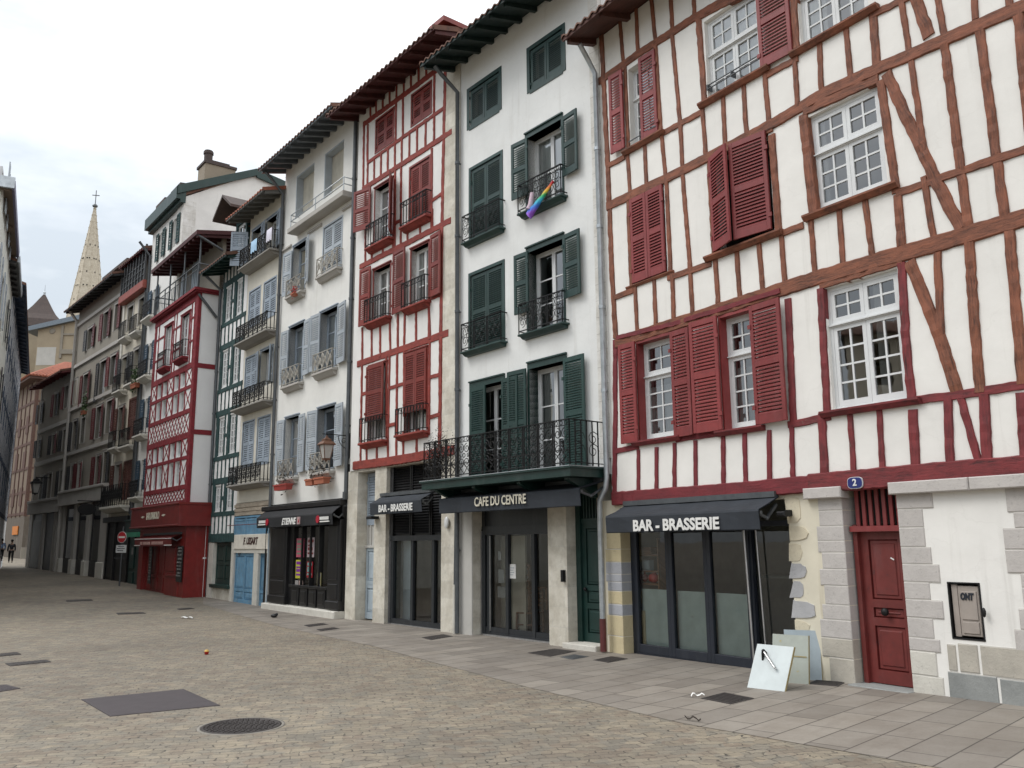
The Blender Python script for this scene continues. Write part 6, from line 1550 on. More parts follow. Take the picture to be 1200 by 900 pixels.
MB().box(cx0 - .12, cx0 + .14, -.06, .02, zb0, zband).build('corner_strip', m_white_st, h.root)
pipe(h, [(cx1 - .15, -.09, zband), (cx1 - .15, -.09, 3)], .06, m_dgrey)
def gzh(h, x): return gz(*h.world(x, 0, 0)[:2]) - h.z0
g0 = gzh(h, cx0) - .2
mb = MB(); mb.box(cx0, cx1 + .0, -.02, .3, g0, zb0); mb.cbox(cx0 - .1, cx1, -.25, .05, zb0 - .25, zb0, .02); mb.cbox(cx0 + .1, cx0 + .3, -.1, 0, g0, zb0 - .25, .02); mb.cbox(cx0 + 1.3, cx0 + 1.5, -.1, 0, g0, zb0 - .25, .02); mb.cbox(cx1 - .3, cx1 - .1, -.1, 0, g0, zb0 - .25, .02); mb.cbox(cx0 + .4, cx0 + 1.2, -.06, 0, g0 + .3, zb0 - .5, .02)
sf = mb.build('shop_front', m_black, h.root)
MB().box(cx0 + .35, cx1 - .35, -.05, -.03, g0 + 1.15, g0 + 1.22).build('door_bar', m_zincd, sf)
# long grey house
DO = h.world(cx0 - .05, 0, 0)
h = House('grey_string_course_house', 'long grey roughcast house with oxblood shutters and pale string courses far down the street', 'house', (DO.x, DO.y), -40.5, group=GRP)
Dh = h
d0 = h.p(86, 450)[0]; d1 = -.04
for q in ((103, 109.5, 385, 408, m_dgrey, m_dred), (121.5, 128, 366, 396, m_dred, m_dred), (134.5, 139.5, 357, 386, None, m_dred),
          (97.5, 104, 439, 474, m_dred, m_dred), (116.5, 123.5, 424, 468, m_dgrey, None), (129.5, 137, 417, 450, m_dred, m_dred),
          (85, 90.5, 494, 527, m_dgrey, m_dgrey), (95, 99.5, 490, 519, None, None), (112.5, 119.5, 477, 513, m_dred, m_dred), (124.5, 132, 470, 507, None, m_dred),
          (82.5, 87, 546, 579, m_dgrey, m_dred), (91, 95, 543, 577, m_dred, m_dred), (112, 117, 535, 572, m_dred, m_dred), (121, 126, 530, 571, None, m_dgrey)):
    fwin(h, *q[:4], q[4], q[5], .42, trim)
zd = h.p(100, 361)[1]; zc_ = h.p(110, 580)[1]
wall(h, 'wall', m_grey_wall, d0, d1, zc_, zd + .1, 9)
for a, b in (((95, 427), (141, 400.5)), ((92, 480), (138, 454)), ((80, 535), (133, 515)), ((97, 377), (141, 350))):
    z = (h.p(*a)[1] + h.p(*b)[1]) / 2; MB().xprism([(-.10, z - .06), (0, z - .10), (0, z + .14), (-.10, z + .12)], d0, d1).build('string_course', m_grey_trim, h.root)
mb = MB(); mb.cbox(d0, d1, -.35, 0, zc_ + .30, zc_ + .45, .03)
for i in range(34): x = d0 + (d1 - d0) * i / 33; mb.box(x - .05, x + .05, -.28, 0, zc_ - .35, zc_ + .30)
mb.build('cornice', m_grey_trim, h.root)
roof(h, d0 - .2, d1 + .3, zd - .1, .75, 17, 4.5, m_tile, m_dgrey, raf=.7, tile=.3)
pipe(h, [(d0 + .1, -.55, zd), (d0 + .1, -.12, zd - .6), (d0 + .1, -.12, 0.2)], .09, m_grey_trim)
mb = MB(); mb.box(d0 + 2.6, d1 - 2.4, 1.0, 3.8, zd + .3, zd + 1.6); dm = mb.build('roof_dormer', m_grey_wall, h.root)
mb = MB(); mb.xprism([(.5, zd + 1.5), (4.2, zd + 2.0), (4.2, zd + 2.15), (.5, zd + 1.65)], d0 + 2.3, d1 - 2.1); mb.build('dormer_roof', m_slate, dm)
MB().box(d0 + 2.2, d0 + 2.8, 1.2, 2.2, zd + .2, zd + 1.7).build('chimney', m_grey_trim, h.root)
g0 = gzh(h, d0) - .1; gm_ = gzh(h, d1) - .2
mb = MB(); mb.box(d0, d1, .1, .4, gm_, zc_); mb.build('shop_recess', paint('shop_dark_brown', (.085, .075, .068), .6), h.root)
for i, f in enumerate((.0, .30, .58, .87)):
    x = d0 + (d1 - d0) * f; MB().cbox(x, x + (.55 if i < 3 else (d1 - d0) * .13), -.05, .3, gm_, zc_ - .3, .02).build('stone_pier', m_grey_trim, h.root)
    MB().cbox(x - .06, x + (.61 if i < 3 else (d1 - d0) * .13 + .02), -.12, .3, gm_, gzh(h, x) + .75, .03).build('pier_base', m_white_st, h.root)
for f0, f1 in ((.12, .28), (.40, .56), (.68, .85)):
    a, b = d0 + (d1 - d0) * f0, d0 + (d1 - d0) * f1
    mb = MB(); mb.box(a, b, .02, .1, gm_, gzh(h, a) + .7); leaf(mb, a, b, gzh(h, a) + .7, zc_ - .5, 1, 1, .03, .06, .03); f_ = mb.build('shop_window', m_dgrey, h.root)
    MB().quad((a, .06, gzh(h, a) + .7), (b, .06, gzh(h, a) + .7), (b, .06, zc_ - .5), (a, .06, zc_ - .5)).build('window_pane', m_glass_s, f_)
# lower grey house
EO = h.world(d0 - .05, 0, 0)
h = House('low_grey_house', 'lower grey house with red-brown roof edge and dark shutters near the street end', 'house', (EO.x, EO.y), -41.5, group=GRP)
Eh = h
e0 = h.p(40.5, 560)[0]; e1 = -.04
for q in ((46, 50, 474, 496, m_dgrey, m_dgrey), (64, 68, 462, 487, m_dred, m_dgrey), (76, 80, 453, 478, m_dred, None), (86.5, 90, 446, 473, m_dred, None),
          (44, 47.5, 516, 536, m_dgrey, m_dgrey), (61, 65, 510, 532, m_dgrey, m_dred), (73.5, 77, 504, 528, m_dgrey, None),
          (46.5, 51, 559, 587, None, m_dgrey), (56, 60, 556, 585, m_dgrey, None), (69.5, 73, 552, 582, m_dgrey, None)):
    fwin(h, *q[:4], q[4], q[5], .40, trim)
ze = h.p(43, 460)[1]; zc2 = h.p(58, 592)[1]
wall(h, 'wall', m_grey_wall, e0, e1, zc2, ze + .2, 9)
for a in ((44, 508), (43, 545)): z = h.p(*a)[1]; MB().xprism([(-.10, z - .08), (0, z - .12), (0, z + .16), (-.10, z + .14)], e0, e1).build('string_course', m_grey_trim, h.root)
roof(h, e0 - .4, e1 + .2, ze - .05, .75, 17, 4.5, m_tile, m_dred, raf=.8, tile=.32)
mb = MB(); mb.cbox(e0, e1, -.3, 0, zc2 + .2, zc2 + .38, .03)
for i in range(30): x = e0 + (e1 - e0) * i / 29; mb.box(x - .06, x + .06, -.24, 0, zc2 - .45, zc2 + .2)
mb.build('cornice', m_grey_trim, h.root)
g0 = gzh(h, e0); g1 = gzh(h, e1) - .1
MB().box(e0, e1, .05, .4, g1, zc2).build('shop_recess', m_dgrey, h.root)
for f in (0, .42, .8, .94): x = e0 + (e1 - e0) * f; MB().cbox(x, x + .6, -.05, .3, g1, zc2 - .45, .02).build('stone_pier', m_grey_trim, h.root)
MB().box(e0 + .7, e0 + (e1 - e0) * .4, -.0, .1, g0, zc2 - .8).build('roller_shutter', m_conc if False else paint('paint_mid_grey', (.13, .135, .13), .6), h.root)
MB().box(e0 - .1, e0 + .15, -.05, .1, g1, ze).build('corner_strip', m_grey_trim, h.root)
def ground_at(px, py): return on_ground(px, py)

# ================================================================ left side of the street
LO, LA = (-16.0, 25.4), -28.7
ld = Vector((math.sin(rad(LA)), math.cos(rad(LA)), 0)); lr = Vector((ld.y, -ld.x, 0))    # lr points into the street
class LHouse(House):
    def __init__(s, name, label, t, out=0.):
        o = Vector((*LO, 0)) + ld * t
        House.__init__(s, name, label, 'house', (o.x, o.y), LA + 180, out, 'houses along the left side of the street')
def left_house(name, label, t0, L_, zt, mat, ov, smat, rows, win=1.0, wh=1.7, first=4.2, frame=None, shut=None):
    h = LHouse(name, label, t0)
    n = max(1, int(L_ / 2.6))
    for k in range(rows):
        z = first + k * 2.75
        for i in range(n):
            x = L_ * (i + .5) / n; r = (x - win / 2, x + win / 2, z, z + wh)
            window(h, r, 2, 1, 3, recess=.15, casing=frame)
            if shut: shutter(h, (r[0] - .5, r[0] - .1, z, z + wh), shut, .05, 0, 'r', 2, .1); shutter(h, (r[1] + .1, r[1] + .5, z, z + wh), shut, .05, 0, 'l', 2, .1)
    wall(h, 'wall', mat, 0, L_, -.5, zt, 10)
    return h
h = left_house('pale_corner_house', 'pale grey-white house at the left edge with a zinc-edged eave', 0, 7.0, 13.0, m_pale_left, .7, None, 4, shut=m_bgrey)
ze = 12.85
roof(h, -.30, 7.1, ze, .25, 14, 5, m_tile, m_tan_wall, raf=20, gutter=None)
mb = MB(); mb.box(-.36, 7.1, -.33, -.26, ze - .06, ze + .25); mb.build('purple_gutter', paint('gutter_violet_grey', (.10, .09, .16), .5), h.root)
mb = MB(); mb.box(-.42, -.3, -.32, 6, ze - .02, ze + .34); mb.build('zinc_verge', m_zinc, h.root)
mb = MB(); mb.box(-.15, .001, .05, 6, ze - .35, ze - .1); mb.box(-.08, .001, .05, 6, ze - 3.1, ze - 2.95); mb.box(-.06, .001, .1, .4, 0, ze - .3); mb.build('cornice', m_pale_left, h.root)
for k in range(4):
    mb = MB(); z = 3.4 + k * 2.75; mb.box(-.05, .01, 1.6, 2.6, z, z + 1.8); mb.build('shutter', m_bgrey, h.root)
h = left_house('grey_eave_house', 'dark eaved house behind the pale corner house at the left edge', 7.1, 5.0, 12.7, m_pale_left, .8, None, 4, shut=m_dgrey)
roof(h, -.2, 5.1, 12.5, .30, 14, 5, m_tile, m_dgrey, raf=.8)
mb = MB(); mb.box(-.25, 5.1, -.38, -.30, 12.47, 12.72); mb.build('gutter', m_zinc, h.root)
h = left_house('blue_timbered_house', 'dark blue half-timbered house deep in the left side of the street', 12.2, 22.0, 13.0, m_white_t, .8, None, 4, win=.9)
tb = MB()
for k in range(5):
    timber(tb, (0, 3.3 + k * 2.4), (22, 3.3 + k * 2.4), .24, .015)
    if k < 4:
        for i in range(27): x = .1 + 21.8 * i / 26; timber(tb, (x, 3.3 + k * 2.4), (x, 5.7 + k * 2.4), .18, .012)
tb.build('timber_frame', m_timber_b, h.root)
roof(h, -.2, 22.2, 12.9, .45, 16, 5, m_tile, m_timber_b, raf=1.0, tile=.3)

# tan house closing the street
P = at_depth(33, 560, 70.0)
h = House('tan_timbered_house', 'tan corner house with brown timbers and red tiled roof closing the street end', 'house', (P.x, P.y), -131, group='houses closing the end of the street')
Fh = h
# front faces the camera; the corner towards the street is its left edge (x = 0)
zt = h.p(35, 440)[1]; zb1 = h.p(33, 605)[1]
wall(h, 'wall', m_tan_wall, -.0, 8.0, zb1, zt, 6.5)
wall(h, 'ground_floor_wall', plaster('brown_stone_base', (.12, .10, .08), 1.0), 0, 8.0, -.6, zb1, 6.5, top=False)
tb = MB()
for f in (.02, .17, .34, .52, .66, .82, .98): z = zb1 + (zt - zb1) * f; timber(tb, (0, z), (8, z), .18, .012)
for i in range(7): x = .12 + 7.8 * i / 6; timber(tb, (x, zb1), (x, zt), .18, .012)
timber(tb, (.2, zb1 + (zt - zb1) * .68), (1.3, zb1 + (zt - zb1) * .84), .18, .05)
# left flank
for f in (.02, .17, .34, .52, .66, .82, .98): z = zb1 + (zt - zb1) * f; tb.box(-.05, .01, 0, 6.5, z - .11, z + .11)
for i in range(5): y = .1 + 6.3 * i / 4; tb.box(-.06, .01, y - .11, y + .11, zb1, zt)
tb.build('timber_frame', m_timber_f, h.root)
for k in range(3):
    for y in (1.4, 4.3): MB().box(-.08, 0, y, y + .9, zb1 + .9 + k * 3, zb1 + 2.4 + k * 3).build('shutter', m_timber_f, h.root)
mb = MB(); n = 40; e = .8; zr_ = zt + 1.9
vs = [(-e, -e, zt - .1), (8 + e, -e, zt - .1), (8 + e, 6.5 + e, zt - .1), (-e, 6.5 + e, zt - .1), (2.6, 2.6, zr_), (6, 2.6, zr_), (6, 3.6, zr_), (2.6, 3.6, zr_)]
mb.poly(vs, [(0, 3, 2, 1), (0, 1, 5, 4), (1, 2, 6, 5), (2, 3, 7, 6), (3, 0, 4, 7), (4, 5, 6, 7)])
for i in range(n):
    t = (i + .5) / n; a = Vector((-e + (8 + 2 * e) * t, -e, zt - .05)); b = Vector((2.6 + 3.4 * t, 2.6, zr_ + .05)); mb.tube([a, b], .09, 5)
    a = Vector((-e, -e + (6.5 + 2 * e) * t, zt - .05)); b = Vector((2.6, 2.6 + 1.0 * t, zr_ + .05)); mb.tube([a, b], .09, 5)
rf = mb.build('roof', m_tile_r, h.root)
mb = MB(); mb.box(-.7, 8.7, -.7, 7.2, zt - .3, zt - .1); mb.build('eave', m_timber_f, rf)
sx, sz = 1.0, h.p(27, 621)[1]; MB().box(-.09, -.03, 1.6, 3.6, sz - .35, sz + .35).build('sign_board', paint('sign_orange', (.50, .16, .02), .6), h.root)
MB().box(-.03, 8, -.03, .1, -.6, .9).build('base_course', m_grey_wall, h.root)

# dark house beyond, where the street turns
P = at_depth(-34, 620, 84.0)
h = House('brown_end_house', 'dull brown house in shade where the street turns, behind the walking people', 'house', (P.x, P.y), -128, group='houses closing the end of the street')
m_endw = plaster('brown_grey_wall', (.22, .19, .16), 1.0)
for i in range(4):
    for r_ in range(2): x = 1.0 + i * 1.55; window(h, (x, x + .75, 3.6 + r_ * 2.8, 5.3 + r_ * 2.8), 2, 1, 3, curtain=(m_curt_g, 'full')); shutter(h, (x - .4, x - .04, 3.6 + r_ * 2.8, 5.3 + r_ * 2.8), m_dgrey, .05, 0, 'r', 2, .12)
wall(h, 'wall', m_endw, 0, 7.0, -.6, 9.6, 6)
roof(h, -.2, 7.2, 9.5, .6, 17, 3, m_tile, m_timber_f, raf=1.0, tile=.4)
for i in range(4): MB().box(.5 + i * 1.7, 1.5 + i * 1.7, -.05, .02, 0, 2.6).build('door', m_dgrey, h.root)

# church quarter behind: ochre wall, pyramid-roofed turret, spire
P0, P1 = at_depth(34, 500, 92), at_depth(100, 500, 92)
ang = math.atan2(P1.y - P0.y, P1.x - P0.x)
ch = empty('ochre_church_building', (P0.x, P0.y, gz(P0.x, P0.y)), ang); tag(ch, 'ochre stone church wall under a flat slanting roof edge at the foot of the spire', 'church building')
zb = ch.location.z; wl = (P1 - P0).length
def cz(px, py, Y=92): return at_depth(px, py, Y).z - zb
mb = MB(); mb.poly([(0, 0, 0), (wl + 8, 0, 0), (wl + 8, 0, cz(98, 371) + 1.5), (wl, 0, cz(98, 371)), (0, 0, cz(35, 386)), (0, 12, 0), (wl + 8, 12, 0), (wl + 8, 12, cz(98, 371) + 1.5), (wl, 12, cz(98, 371)), (0, 12, cz(35, 386))], [(0, 1, 2, 3, 4), (9, 8, 7, 6, 5), (0, 4, 9, 5), (4, 3, 8, 9), (3, 2, 7, 8)])
mb.build('wall', m_ochre, ch)
mb = MB()
za, zb_ = cz(35, 386), cz(98, 371)
mb.poly([(-1.2, -.5, za - .35), (wl, -.5, zb_ - .1), (wl, 12, zb_ - .1), (-1.2, 12, za - .35), (-1.2, -.5, za + .15), (wl, -.5, zb_ + .45), (wl, 12, zb_ + .45), (-1.2, 12, za + .15)], [(0, 1, 5, 4), (4, 5, 6, 7), (3, 0, 4, 7), (0, 3, 2, 1)])
mb.build('roof', metal('lead_roof', (.20, .24, .28), .5, .4), ch)
mb = MB(); x = wl * (64 - 34) / 66.
zz = cz(64, 391); mb.box(x, wl, -.12, .02, zz - .2, zz); mb.box(x - .15, x + .1, -.15, .02, cz(64, 420), zz + .9); mb.box(x, wl, -.2, .02, cz(70, 413) - .2, cz(70, 413) + .3)
mb.ball((x - 1.2, -.02, cz(58, 388)), .35, 10, (1, .2, 1)); mb.build('cornice', m_grey_wall, ch)
mb = MB(); mb.box(0.1, x - .6, -.02, .02, cz(45, 428), cz(45, 407)); mb.build('grey_patch', m_conc, ch)
# low slate-grey gable end right of it
mb = MB(); xa = wl * (86 - 34) / 66.; 
# turret
P = at_depth(47, 400, 100); tw = empty('turret', (P.x, P.y, gz(P.x, P.y)), rad(20)); tag(tw, 'square turret with a steep brown pyramid roof and a finial left of the spire', 'tower')
zB = at_depth(42, 379, 100).z - tw.location.z; zA = at_depth(47.5, 344, 100).z - tw.location.z
MB().box(-1.9, 1.9, -1.9, 1.9, 0, zB).build('wall', m_ochre, tw)
mb = MB(); e = 2.25; vs = []; fs = []
for k, (s_, z) in enumerate(((1.15, -.25), (1.0, .02), (.72, .22), (.42, .52), (.10, .9), (.01, 1.0))):
    for a, b in ((-1, -1), (1, -1), (1, 1), (-1, 1)): vs.append((a * e * s_, b * e * s_, zB + (zA - zB) * z))
for k in range(5):
    for i in range(4): fs.append((k * 4 + i, k * 4 + (i + 1) % 4, (k + 1) * 4 + (i + 1) % 4, (k + 1) * 4 + i))
fs.append((3, 2, 1, 0)); mb.poly(vs, fs); mb.build('roof', m_slate, tw)
mb = MB(); mb.tube([(0, 0, zA - .4), (0, 0, zA + 1.1)], .07, 6, r1=.02); mb.ball((0, 0, zA + .1), .16, 8); mb.tube([(0, 0, zA - .6), (0, 0, zA)], .2, 8, r1=.1); mb.build('finial', m_zinc, tw)
# spire
D_ = 180.
P = at_depth(107, 640, D_); sp_o = empty('cathedral_spire', (P.x, P.y, gz(P.x, P.y)), rad(12)); tag(sp_o, 'tall pale stone cathedral spire with small openings and a cross above the roofs', 'spire')
top = at_depth(111.5, 241, D_); zt = top.z - sp_o.location.z; zl_ = at_depth(101, 372, D_).z - sp_o.location.z
tx = top.x - P.x
base_r = 3.5 * (zt - (zl_ - 14)) / (zt - zl_)
sp_o.location.x = at_depth(111.5, 241, D_).x + (at_depth(100.5, 372, D_).x - at_depth(111.5, 241, D_).x) * 0.0
# the spire stands upright; its foot is hidden by the roofs
m_spire = stone('spire_stone', (.60, .545, .45), (.57, .515, .42), (.50, .45, .37), 1.2, .55, .02, .25)
z0_ = zl_ - 14
def R_at(z): return base_r * (zt - z) / (zt - z0_) + .12
mb = MB(); prof = [(R_at(z0_ + (zt - z0_) * i / 14), z0_ + (zt - z0_) * i / 14) for i in range(15)]; vs = []; fs = []
for r, z in prof:
    for k in range(8): vs.append((r * math.cos(math.pi / 8 + k * math.pi / 4), r * math.sin(math.pi / 8 + k * math.pi / 4), z))
for i in range(14):
    for k in range(8): fs.append((i * 8 + k, i * 8 + (k + 1) % 8, (i + 1) * 8 + (k + 1) % 8, (i + 1) * 8 + k))
mb.poly(vs, fs); body = mb.build('spire_body', m_spire, sp_o)
mb = MB(); mo = MB()
for k in range(8):
    a = math.pi / 8 + k * math.pi / 4; n = 26
    for i in range(n):
        z = z0_ + (zt - z0_) * (i + .5) / n; r = R_at(z) + .05; c = (r * math.cos(a), r * math.sin(a), z); mb.ball(c, .11 + .06 * (1 - i / n), 5, (1, 1, 1.2))
    mb.tube([(R_at(z0_) * math.cos(a), R_at(z0_) * math.sin(a), z0_), (R_at(zt) * math.cos(a), R_at(zt) * math.sin(a), zt)], .16, 5, r1=.05)
    a2 = k * math.pi / 4
    for j, f in enumerate((.28, .36, .44, .52, .60, .68, .76)):
        z = z0_ + (zt - z0_) * f; r = R_at(z) * math.cos(math.pi / 8)
        for s_ in ((-1, 1) if j % 2 else (0,)):
            off = s_ * r * .14; q = .17 if j % 2 else .12
            mo.ball((r * math.cos(a2) - off * math.sin(a2), r * math.sin(a2) + off * math.cos(a2), z), q, 6, (1, 1, 1 if j % 2 else 2.2))
mb.build('crockets', m_spire, body); mo.build('openings', m_dark, body)
mb = MB(); mb.ball((0, 0, zt), .42, 10); mb.tube([(0, 0, zt), (0, 0, zt + 3.6)], .09, 6); mb.box(-.75, .75, -.07, .07, zt + 2.35, zt + 2.5); mb.lathe([(.5, zt - .3), (.6, zt), (.3, zt + .2)], n=10); mb.build('cross', m_zincd, sp_o)
MB().box(-4.5, 4.5, -4.5, 4.5, 0, z0_ + .5).build('tower_base', m_spire, sp_o)
mb = MB()
for a in range(4):
    c = (4.6 * math.cos(a * math.pi / 2 + .78), 4.6 * math.sin(a * math.pi / 2 + .78)); mb.lathe([(.7, z0_), (.6, z0_ + 6), (.75, z0_ + 6.2), (.03, z0_ + 12.5)], (c[0], c[1], 0), 8)
mb.build('pinnacle', m_spire, sp_o)

# unseen houses added west of the square, only so the panes have something to mirror
for k, (ox, oy, w_, zt, mt, lb) in enumerate(((-27, -13, 13, 12.5, m_pale_left, 'plain pale house added out of view across the square for the brasserie glass to mirror'), (-27, 0.2, 11, 14, m_grey_trim, 'plain grey house added out of view across the square for the cafe glass to mirror'), (-27, 11.4, 11.5, 11.5, m_cream, 'plain cream house added out of view across the square for the upper panes to mirror'))):
    h = House('reflection_house', lb, 'house', (ox, oy), 180, group='unseen houses added for window reflections')
    n = int(w_ / 2.4)
    for r_ in range(4):
        for i in range(n): x = -w_ * (i + .5) / n; h.holes.append((x - .5, x + .5, .6 + r_ * 2.8, 2.6 + r_ * 2.8))
    wall(h, 'wall', mt, -w_, 0, -.4, zt, 8)
    roof(h, -w_ - .2, .2, zt - .1, .7, 18, 4, m_tile, m_timber_f, raf=1.2, tile=.4)

# ================================================================ street furniture, covers, small things
random.seed(21)
def house_thing(h, mb_list, name, label, cat, x, y, z, group=None):
    "a thing of its own standing at a point given in a house's axes; mb_list = (part, mesh builder, material)"
    r = empty(name, h.world(x, y, z), math.atan2(h.xr.y, h.xr.x)); tag(r, label, cat, group)
    for nm, mb, mt in mb_list: mb.build(nm, mt, r)
    return r
def lantern(r, c, s=1.0, frame=None, lit=False):
    "four-sided street lantern hanging with its top at c (local to r)"
    x, y, z = c; fr = MB(); w1, w2, H = .19 * s, .105 * s, .50 * s
    A = [(-1, -1), (1, -1), (1, 1), (-1, 1)]
    for i in range(4):
        a = A[i]; b = A[(i + 1) % 4]
        t0 = (x + a[0] * w1, y + a[1] * w1, z - .26 * s); t1 = (x + b[0] * w1, y + b[1] * w1, z - .26 * s); u0 = (x + a[0] * w2, y + a[1] * w2, z - .26 * s - H); u1 = (x + b[0] * w2, y + b[1] * w2, z - .26 * s - H)
        fr.bar(t0, u0, .022 * s); fr.bar(t0, t1, .03 * s); fr.bar(u0, u1, .03 * s)
    prof = [(.245, -.27), (.25, -.24), (.18, -.15), (.13, -.13), (.13, -.06), (.06, -.02), (.03, .03)]
    vs = []; fs = []
    for r_, dz in prof:
        for a in A: vs.append((x + a[0] * r_ * s, y + a[1] * r_ * s, z + dz * s))
    for i in range(len(prof) - 1):
        for k in range(4): fs.append((i * 4 + k, i * 4 + (k + 1) % 4, (i + 1) * 4 + (k + 1) % 4, (i + 1) * 4 + k))
    fr.poly(vs, fs); fr.ball((x, y, z + .05 * s), .035 * s, 8)
    fr.box(x - w2, x + w2, y - w2, y + w2, z - .26 * s - H - .05 * s, z - .26 * s - H); fr.ball((x, y, z - .26 * s - H - .07 * s), .04 * s, 8)
    o = fr.build('lantern_frame', frame or m_copper, r)
    g = MB(); w1 *= .96; w2 *= .96; vs = [(x + a[0] * w1, y + a[1] * w1, z - .27 * s) for a in A] + [(x + a[0] * w2, y + a[1] * w2, z - .26 * s - H) for a in A]
    g.poly(vs, [(i, (i + 1) % 4, (i + 1) % 4 + 4, i + 4) for i in range(4)]); g.build('lantern_glass', m_frost, o)
m_frost = plain('frosted_glass', (.50, .49, .46), .35)
lx, lz = W0.p(410, 513)
r = empty('wall_lantern', W0.world(lx, 0, lz), math.atan2(W0.xr.y, W0.xr.x)); tag(r, 'old copper lantern hanging from a black scrolled bracket above the black shop', 'street lantern')
mb = MB(); mb.box(-.025, .025, -.03, 0, -.55, .12); mb.bar((0, -.02, .05), (0, -.78, .05), .022); mb.bar((0, -.02, -.20), (0, -.02, .05), .022)
mb.tube([(0, -.03 - .30 * math.sin(t / 10 * 1.57), -.30 + .33 * (1 - math.cos(t / 10 * 1.57))) for t in range(11)], .011, 5)
mb.tube([(0, -.17 + .09 * (1 - .06 * t) * math.cos(t * .55), -.10 + .09 * (1 - .06 * t) * math.sin(t * .55)) for t in range(14)], .010, 5)
mb.bar((0, -.66, .05), (0, -.66, -.05), .02); mb.box(-.06, .06, -.07, -.0, -.92, -.70)
mb.build('bracket', m_iron, r); lantern(r, (0, -.66, -.04), .72)
for (px, py, Y, lb) in ((57, 562, 58., 'small pale lantern on the lower grey house front far down the street'),):
    P = at_depth(px, py, Y); lx, lz = Eh.p(px + 1, py)
    r = empty('wall_lantern', Eh.world(lx, 0, lz), math.atan2(Eh.xr.y, Eh.xr.x)); tag(r, lb, 'street lantern')
    mb = MB(); mb.bar((0, 0, .1), (0, -.75, .1), .05); mb.build('bracket', m_iron, r); lantern(r, (0, -.7, .05), 1.15, m_iron)
# hanging iron shop sign on the grey house
sx, sz = Dh.p(124, 596); r = empty('hanging_sign', Dh.world(sx, 0, sz), math.atan2(Dh.xr.y, Dh.xr.x)); tag(r, 'black wrought iron shop sign hanging out from the long grey house', 'shop sign')
mb = MB(); mb.bar((0, 0, .35), (0, -1.3, .35), .05); mb.tube([(0, -.2 - .18 * math.cos(t * .6), .1 + .2 * math.sin(t * .6)) for t in range(11)], .02, 5); mb.build('bracket', m_iron, r)
mb = MB(); n = 16; mb.poly([(s_, -.85 + .42 * math.cos(2 * math.pi * i / n), -.05 + .28 * math.sin(2 * math.pi * i / n)) for s_ in (-.03, .03) for i in range(n)], [tuple(range(n)), tuple(range(2 * n - 1, n - 1, -1))] + [(i, i + n, (i + 1) % n + n, (i + 1) % n) for i in range(n)]); mb.build('sign_board', m_iron, r)

# no-entry sign on its post
sx_ = W0.p(142.5, 650, .9)[0]; P = W0.world(sx_, -.9, 0); P.z = gz(P.x, P.y); r = empty('no_entry_sign', P, math.atan2(W0.xr.y, W0.xr.x) + rad(32)); tag(r, 'round red no entry sign with a white plate below on a thin grey post', 'road sign')
H_ = at_depth(145, 617, P.y).z - P.z
mb = MB(); mb.tube([(0, 0, -.1), (0, 0, H_)], .032, 10); mb.build('post', m_zincd, r)
zc = at_depth(143, 629.5, P.y).z - P.z; R_ = .235
n = 28
def disc(r_, y0, y1, sx_=1.): 
    mb = MB(); mb.prism([(r_ * math.cos(2 * math.pi * i / n), zc + r_ * math.sin(2 * math.pi * i / n)) for i in range(n)], y0, y1); return mb
dk = disc(R_, -.06, -.035).build('sign_disc', m_whitep, r); disc(R_ * .93, -.064, -.05).build('red_face', plain('sign_red', (.48, .02, .03), .4), dk); MB().box(-R_ * .72, R_ * .72, -.068, -.055, zc - R_ * .16, zc + R_ * .16).build('white_bar', m_letter, dk)
zp = at_depth(143, 643, P.y).z - P.z
pl = MB().cbox(-.27, .27, -.06, -.035, zp - .17, zp + .15, .008).build('sign_plate', m_whitep, r)
mb = MB()
for k, (a, b) in enumerate(((-.16, .16), (-.21, .20), (-.19, .12))):
    x = a
    while x < b: w_ = random.uniform(.025, .06); mb.box(x, min(x + w_, b), -.066, -.055, zp + .075 - k * .085, zp + .115 - k * .085); x += w_ + .02
mb.build('writing', m_navy, pl)

# covers in the ground
def cover(px4, name, label, mat=None, group='metal covers in the paving', ribs=True, lift=.012):
    pts = [on_ground(*q) for q in px4]; c = sum(pts, Vector()) / 4
    r_ = empty(name, (c.x, c.y, gz(c.x, c.y)), 0); tag(r_, label, 'drain cover', group)
    pts = [p_ - Vector((c.x, c.y, 0)) for p_ in pts]
    for p_ in pts: p_.z -= r_.location.z
    def inn(k): return [p_ * (1 - k) + Vector((0, 0, p_.z * k)) for p_ in pts]
    mb = MB(); a = [p_ + Vector((0, 0, lift * .6)) for p_ in pts]; b = [p_ + Vector((0, 0, lift)) for p_ in inn(.06)]; z = [p_ + Vector((0, 0, -.05)) for p_ in pts]
    mb.poly(z + a + b, [(i, (i + 1) % 4, (i + 1) % 4 + 4, i + 4) for i in range(4)] + [(4 + i, 4 + (i + 1) % 4, 8 + (i + 1) % 4, 8 + i) for i in range(4)] + [(8, 9, 10, 11)])
    if ribs:
        n_ = 7
        for i in range(1, n_):
            u = i / n_; e0 = b[0].lerp(b[1], u); e1 = b[3].lerp(b[2], u); e0, e1 = e0.lerp(e1, .06), e1.lerp(e0, .06); mb.bar(e0 + Vector((0, 0, .001)), e1 + Vector((0, 0, .001)), .03, .006, up=(0, 0, 1))
    mb.build('cover_plate', mat or m_cast, r_); return r_
m_asph = plain('dark_patch_plate', (.062, .052, .056), .8)
cover([(95, 820), (215, 808), (258, 827), (129, 840)], 'large_access_cover', 'largest dark rectangular plate in the setts at lower left', m_asph, ribs=False)
P = on_ground(283, 851.5); r = empty('round_manhole_cover', P); tag(r, 'round dark manhole cover in the setts right of the large plate', 'manhole cover')
Rm = (on_ground(328, 851) - on_ground(238, 852)).length / 2
